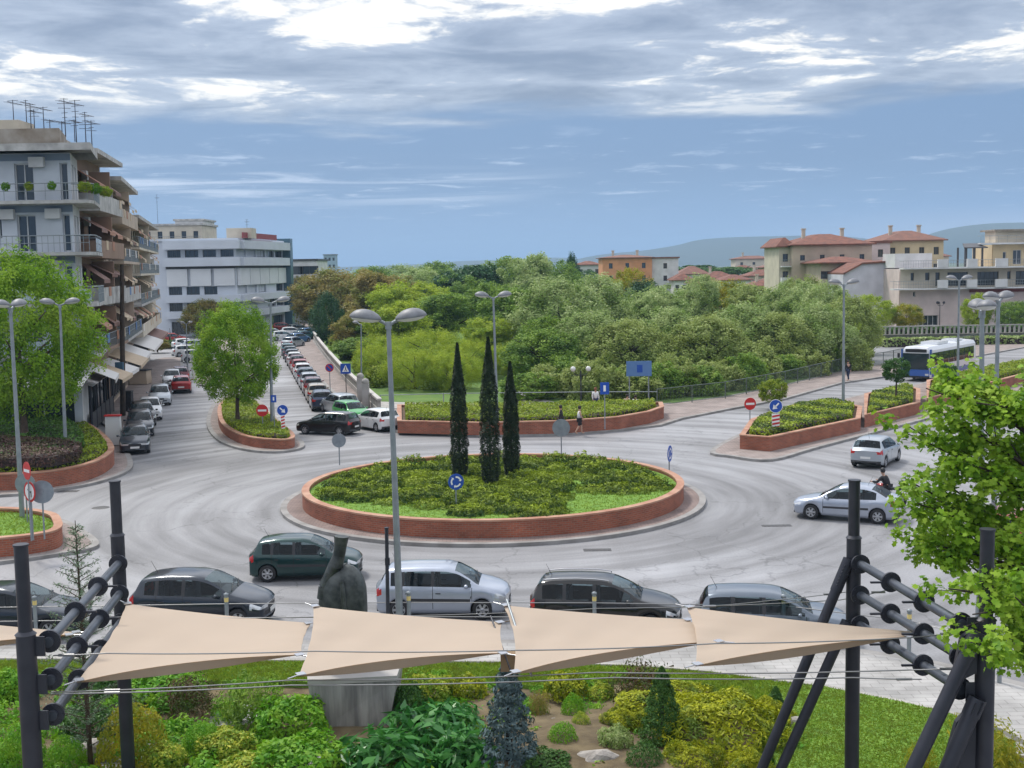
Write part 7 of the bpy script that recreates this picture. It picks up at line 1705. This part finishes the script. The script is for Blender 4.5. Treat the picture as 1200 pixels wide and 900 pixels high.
def terrace_building():
    Y_ = 178; X = lambda px: atY(px, 340, Y_).x; Zp = lambda py: atY(1120, py, Y_).z
    root = thing('terrace_building', 'pink building with long white balconies and roof terraces at the right edge', 'building', (X(1130), Y_ + 8, 0)); fr = Fr((X(1055), Y_), (1, 0)); U = X(1290) - X(1055); u = lambda px: X(px) - X(1055)
    z0, z1, z2 = Zp(340), Zp(316), Zp(309)
    facade(root, fr, 0, U, 0, Zp(337), [(u(1077), u(1100), Zp(381), Zp(369), 'win', 4), (u(1070), u(1073), Zp(347), Zp(341), 'win', 1), (u(1150), u(1160), Zp(381), Zp(364), 'door', 2), (u(1180), u(1200), Zp(381), Zp(364), 'win', 4)], M_pink, .3)
    facade(root, fr, 0, U, Zp(337), Zp(314), [(u(a), u(b), Zp(335 if d else 328), Zp(319), 'door' if d else 'win', n) for a, b, d, n in [(1067, 1071, 0, 1), (1084, 1089, 0, 1), (1096, 1101, 1, 1), (1110, 1134, 1, 5), (1145, 1170, 1, 5), (1180, 1184, 0, 1), (1190, 1215, 1, 4)]], M_cream, .3, frame=M_dframe)
    mb = MB(); fbox(mb, fr, 0, U, -14, -.45, 0, Zp(314) - .02); mb.build('core_wall', M_pink, root)
    balcony(root, fr, -1.5, U, Zp(337), 1.8, 'bars', mat=M_pw, h=1.05); balcony(root, fr, -.2, U, Zp(313), 2.0, 'bars', mat=M_pw, h=1.0)
    for a, b in ((1093, 1105), (1127, 1139), (1160, 1174)):
        for zz in (Zp(337), Zp(313)): mb = MB(); fbox(mb, fr, u(a), u(b), 1.7, 2.04, zz + .003, zz + 1.15); mb.build('parapet_panel', M_pw, root)
    mb = MB(); fbox(mb, fr, u(1136), U, -.0, .15, Zp(343), Zp(338)); mb.build('maroon_fascia', pm('maroon_fascia', (.2, .05, .05), None), root)
    r2 = Fr(fr.p(0, -3, 0)[:2], (1, 0)); 
    mb = MB(); fbox(mb, r2, u(1056), u(1100), -6, 0, Zp(313), Zp(296)); mb.build('penthouse_wall', M_pw, root)
    facade(root, r2, u(1172), U, Zp(313), Zp(287), [(u(1184), u(1188), Zp(311), Zp(296), 'door', 1), (u(1196), u(1206), Zp(311), Zp(294), 'door', 2)], M_yelw, .2); mb = MB(); fbox(mb, r2, u(1172), U, -8, -.3, Zp(313), Zp(287) - .02); mb.build('penthouse_core', M_yelw, root)
    balcony(root, r2, u(1154), U, Zp(285), 1.2, 'rail', mat=M_pw); mb = MB(); fbox(mb, r2, u(1178), U, -5, -1, Zp(285), Zp(271)); mb.build('roof_hut', M_cream, root); mb = MB(); fbox(mb, r2, u(1175), U + 1, -6, -.3, Zp(271), Zp(269)); mb.build('roof_slab', M_dkroof, root)
    pg = MB()
    for a in (1135, 1145, 1155): 
        for o in (-1.5, 1.5): fbox(pg, r2, u(a) - .12, u(a) + .12, o - .1, o + .1, Zp(313), Zp(290))
    pg.add([r2.p(u(1132), 2, Zp(290)), r2.p(u(1160), 2, Zp(290)), r2.p(u(1156), -1, Zp(285)), r2.p(u(1139), -1, Zp(285)), r2.p(u(1132), 2, Zp(290) - .15), r2.p(u(1160), 2, Zp(290) - .15), r2.p(u(1156), -1, Zp(285) - .15), r2.p(u(1139), -1, Zp(285) - .15)], [(0, 1, 2, 3), (7, 6, 5, 4), (0, 4, 5, 1), (1, 5, 6, 2), (3, 2, 6, 7)]); pg.build('pergola', M_dframe, root)
terrace_building()
# terrace wall, balustrade and hedges in front of it
def terrace_wall():
    a = at(1022, 405, 0); b = at(1215, 382, 0); Y_ = 148; A = atY(1030, 396, Y_); B = atY(1290, 392, Y_); root = thing('terrace_wall', 'stone retaining wall with white balustrade across the river under the pink building', 'wall', ((A.x + B.x) / 2, Y_, 0)); zt = atY(1120, 391, Y_).z; mb = MB(); mb.box(((A.x + B.x) / 2, Y_ + .4, (zt) / 2), (B.x - A.x, .8, zt)); mb.build('stone_wall', brickmat('stone_blocks', (.3, .28, .24), (.22, .21, .17), (.12, .12, .1), .8, .4, uv=False), root)
    cp = MB(); cp.box(((A.x + B.x) / 2, Y_ + .3, zt + .95), (B.x - A.x, .3, .12)); cp.build('coping', M_conc, root); bl = MB(); n = int((B.x - A.x) / .55)
    for k in range(n): bl.box((A.x + (k + .5) * (B.x - A.x) / n, Y_ + .3, zt + .45), (.2, .2, .9))
    bl.build('balusters', M_conc, root)
    h0 = Y_ + 1.4; hedge('terrace_hedge', 'dark green hedge behind the white balustrade across the river', [(A.x, h0), (B.x, h0), (B.x, h0 + 1.2), (A.x, h0 + 1.2)], zt - .2, .9, L_deep, 61, 20, .2)
    hedge('bank_hedge', 'yellow-green planting in front of the stone retaining wall', [(A.x, Y_ - 2), (B.x, Y_ - 2), (B.x, Y_ - .4), (A.x, Y_ - .4)], .1, .9, L_poplar, 62, 20, .2)
terrace_wall()
# cafe canopy and clutter on the left pavement
def canopy():
    b = at(112, 505, .13); root = thing('cafe_canopy', 'dark steel cafe canopy with white awning on the left pavement', 'canopy', tuple(b)); fr = Fr((b.x - .4, b.y - .5), (-.2, .98))
    mb = MB(); mb.add([fr.p(0, -2.4, 4.1), fr.p(0, .5, 3.1), fr.p(12, .5, 3.1), fr.p(12, -2.4, 4.1)] + [fr.p(0, -2.4, 4.05), fr.p(0, .5, 3.05), fr.p(12, .5, 3.05), fr.p(12, -2.4, 4.05)], [(0, 1, 2, 3), (7, 6, 5, 4), (0, 4, 5, 1), (1, 5, 6, 2)]); mb.build('awning', M_aw3, root)
    for k in range(6): mb = MB(); q = fr.p(k * 2.4, .35, 0); mb.tube((q[0], q[1], .1), (q[0], q[1], 3.1), .07, .07, 8); mb.build('post', M_steel, root)
    mb = MB()
    for k in range(5): fbox(mb, fr, k * 2.4 + .1, k * 2.4 + 2.3, .32, .38, .2, 1.3)
    mb.build('wind_screen', M_dframe, root)
canopy()
for k, (px, py, m, w_, h, lb) in enumerate([(134, 522, C_white, .9, 1.7, 'white and red advertising stand on the left pavement by the hedge'), (151, 482, C_dark, .6, 1.4, 'dark rubbish bin at the foot of the utility pole'), (165, 450, C_beige, 1.6, 1.2, 'tan crate planter before the awnings')]):
    b = at(px, py, .13); root = thing(['advertising_stand', 'rubbish_bin', 'crate_planter'][k], lb, ['sign board', 'bin', 'planter'][k], tuple(b)); mb = MB(); mb.box((0, 0, h / 2 + .05), (w_, .35 if k == 0 else w_, h), 0, 0, .94); mb.build('panel' if k == 0 else 'body', m, root, world=False); mb = MB(); mb.box((0, 0, h + .09), (w_ * 1.05, .4 if k == 0 else w_ * 1.05, .08)); mb.build('top_rim', M_sred if k == 0 else M_trim, root, world=False)
b = at(169, 392, .13); root = thing('parasol', 'orange parasol near the office block down the left street', 'parasol', (b.x, b.y, .1)); mb = MB(); mb.lathe([(0, 3.3), (.9, 3.0), (1.9, 2.5), (1.9, 2.42), (.9, 2.9), (0, 3.2)], (0, 0, 0), 8, smooth=False); mb.build('canopy', pm('orange_cloth', (.5, .12, .03), None), root, world=False); mb = MB(); mb.tube((0, 0, 0), (0, 0, 3.2), .04, .04, 6); mb.build('pole', M_steel, root, world=False)

# ------------------------------------------------------------------ air
hz = MB(); hz.box((0, 2500, 59), (20000, 5700, 122.2)); tag(hz.build('haze', hazemat()), kind='stuff')
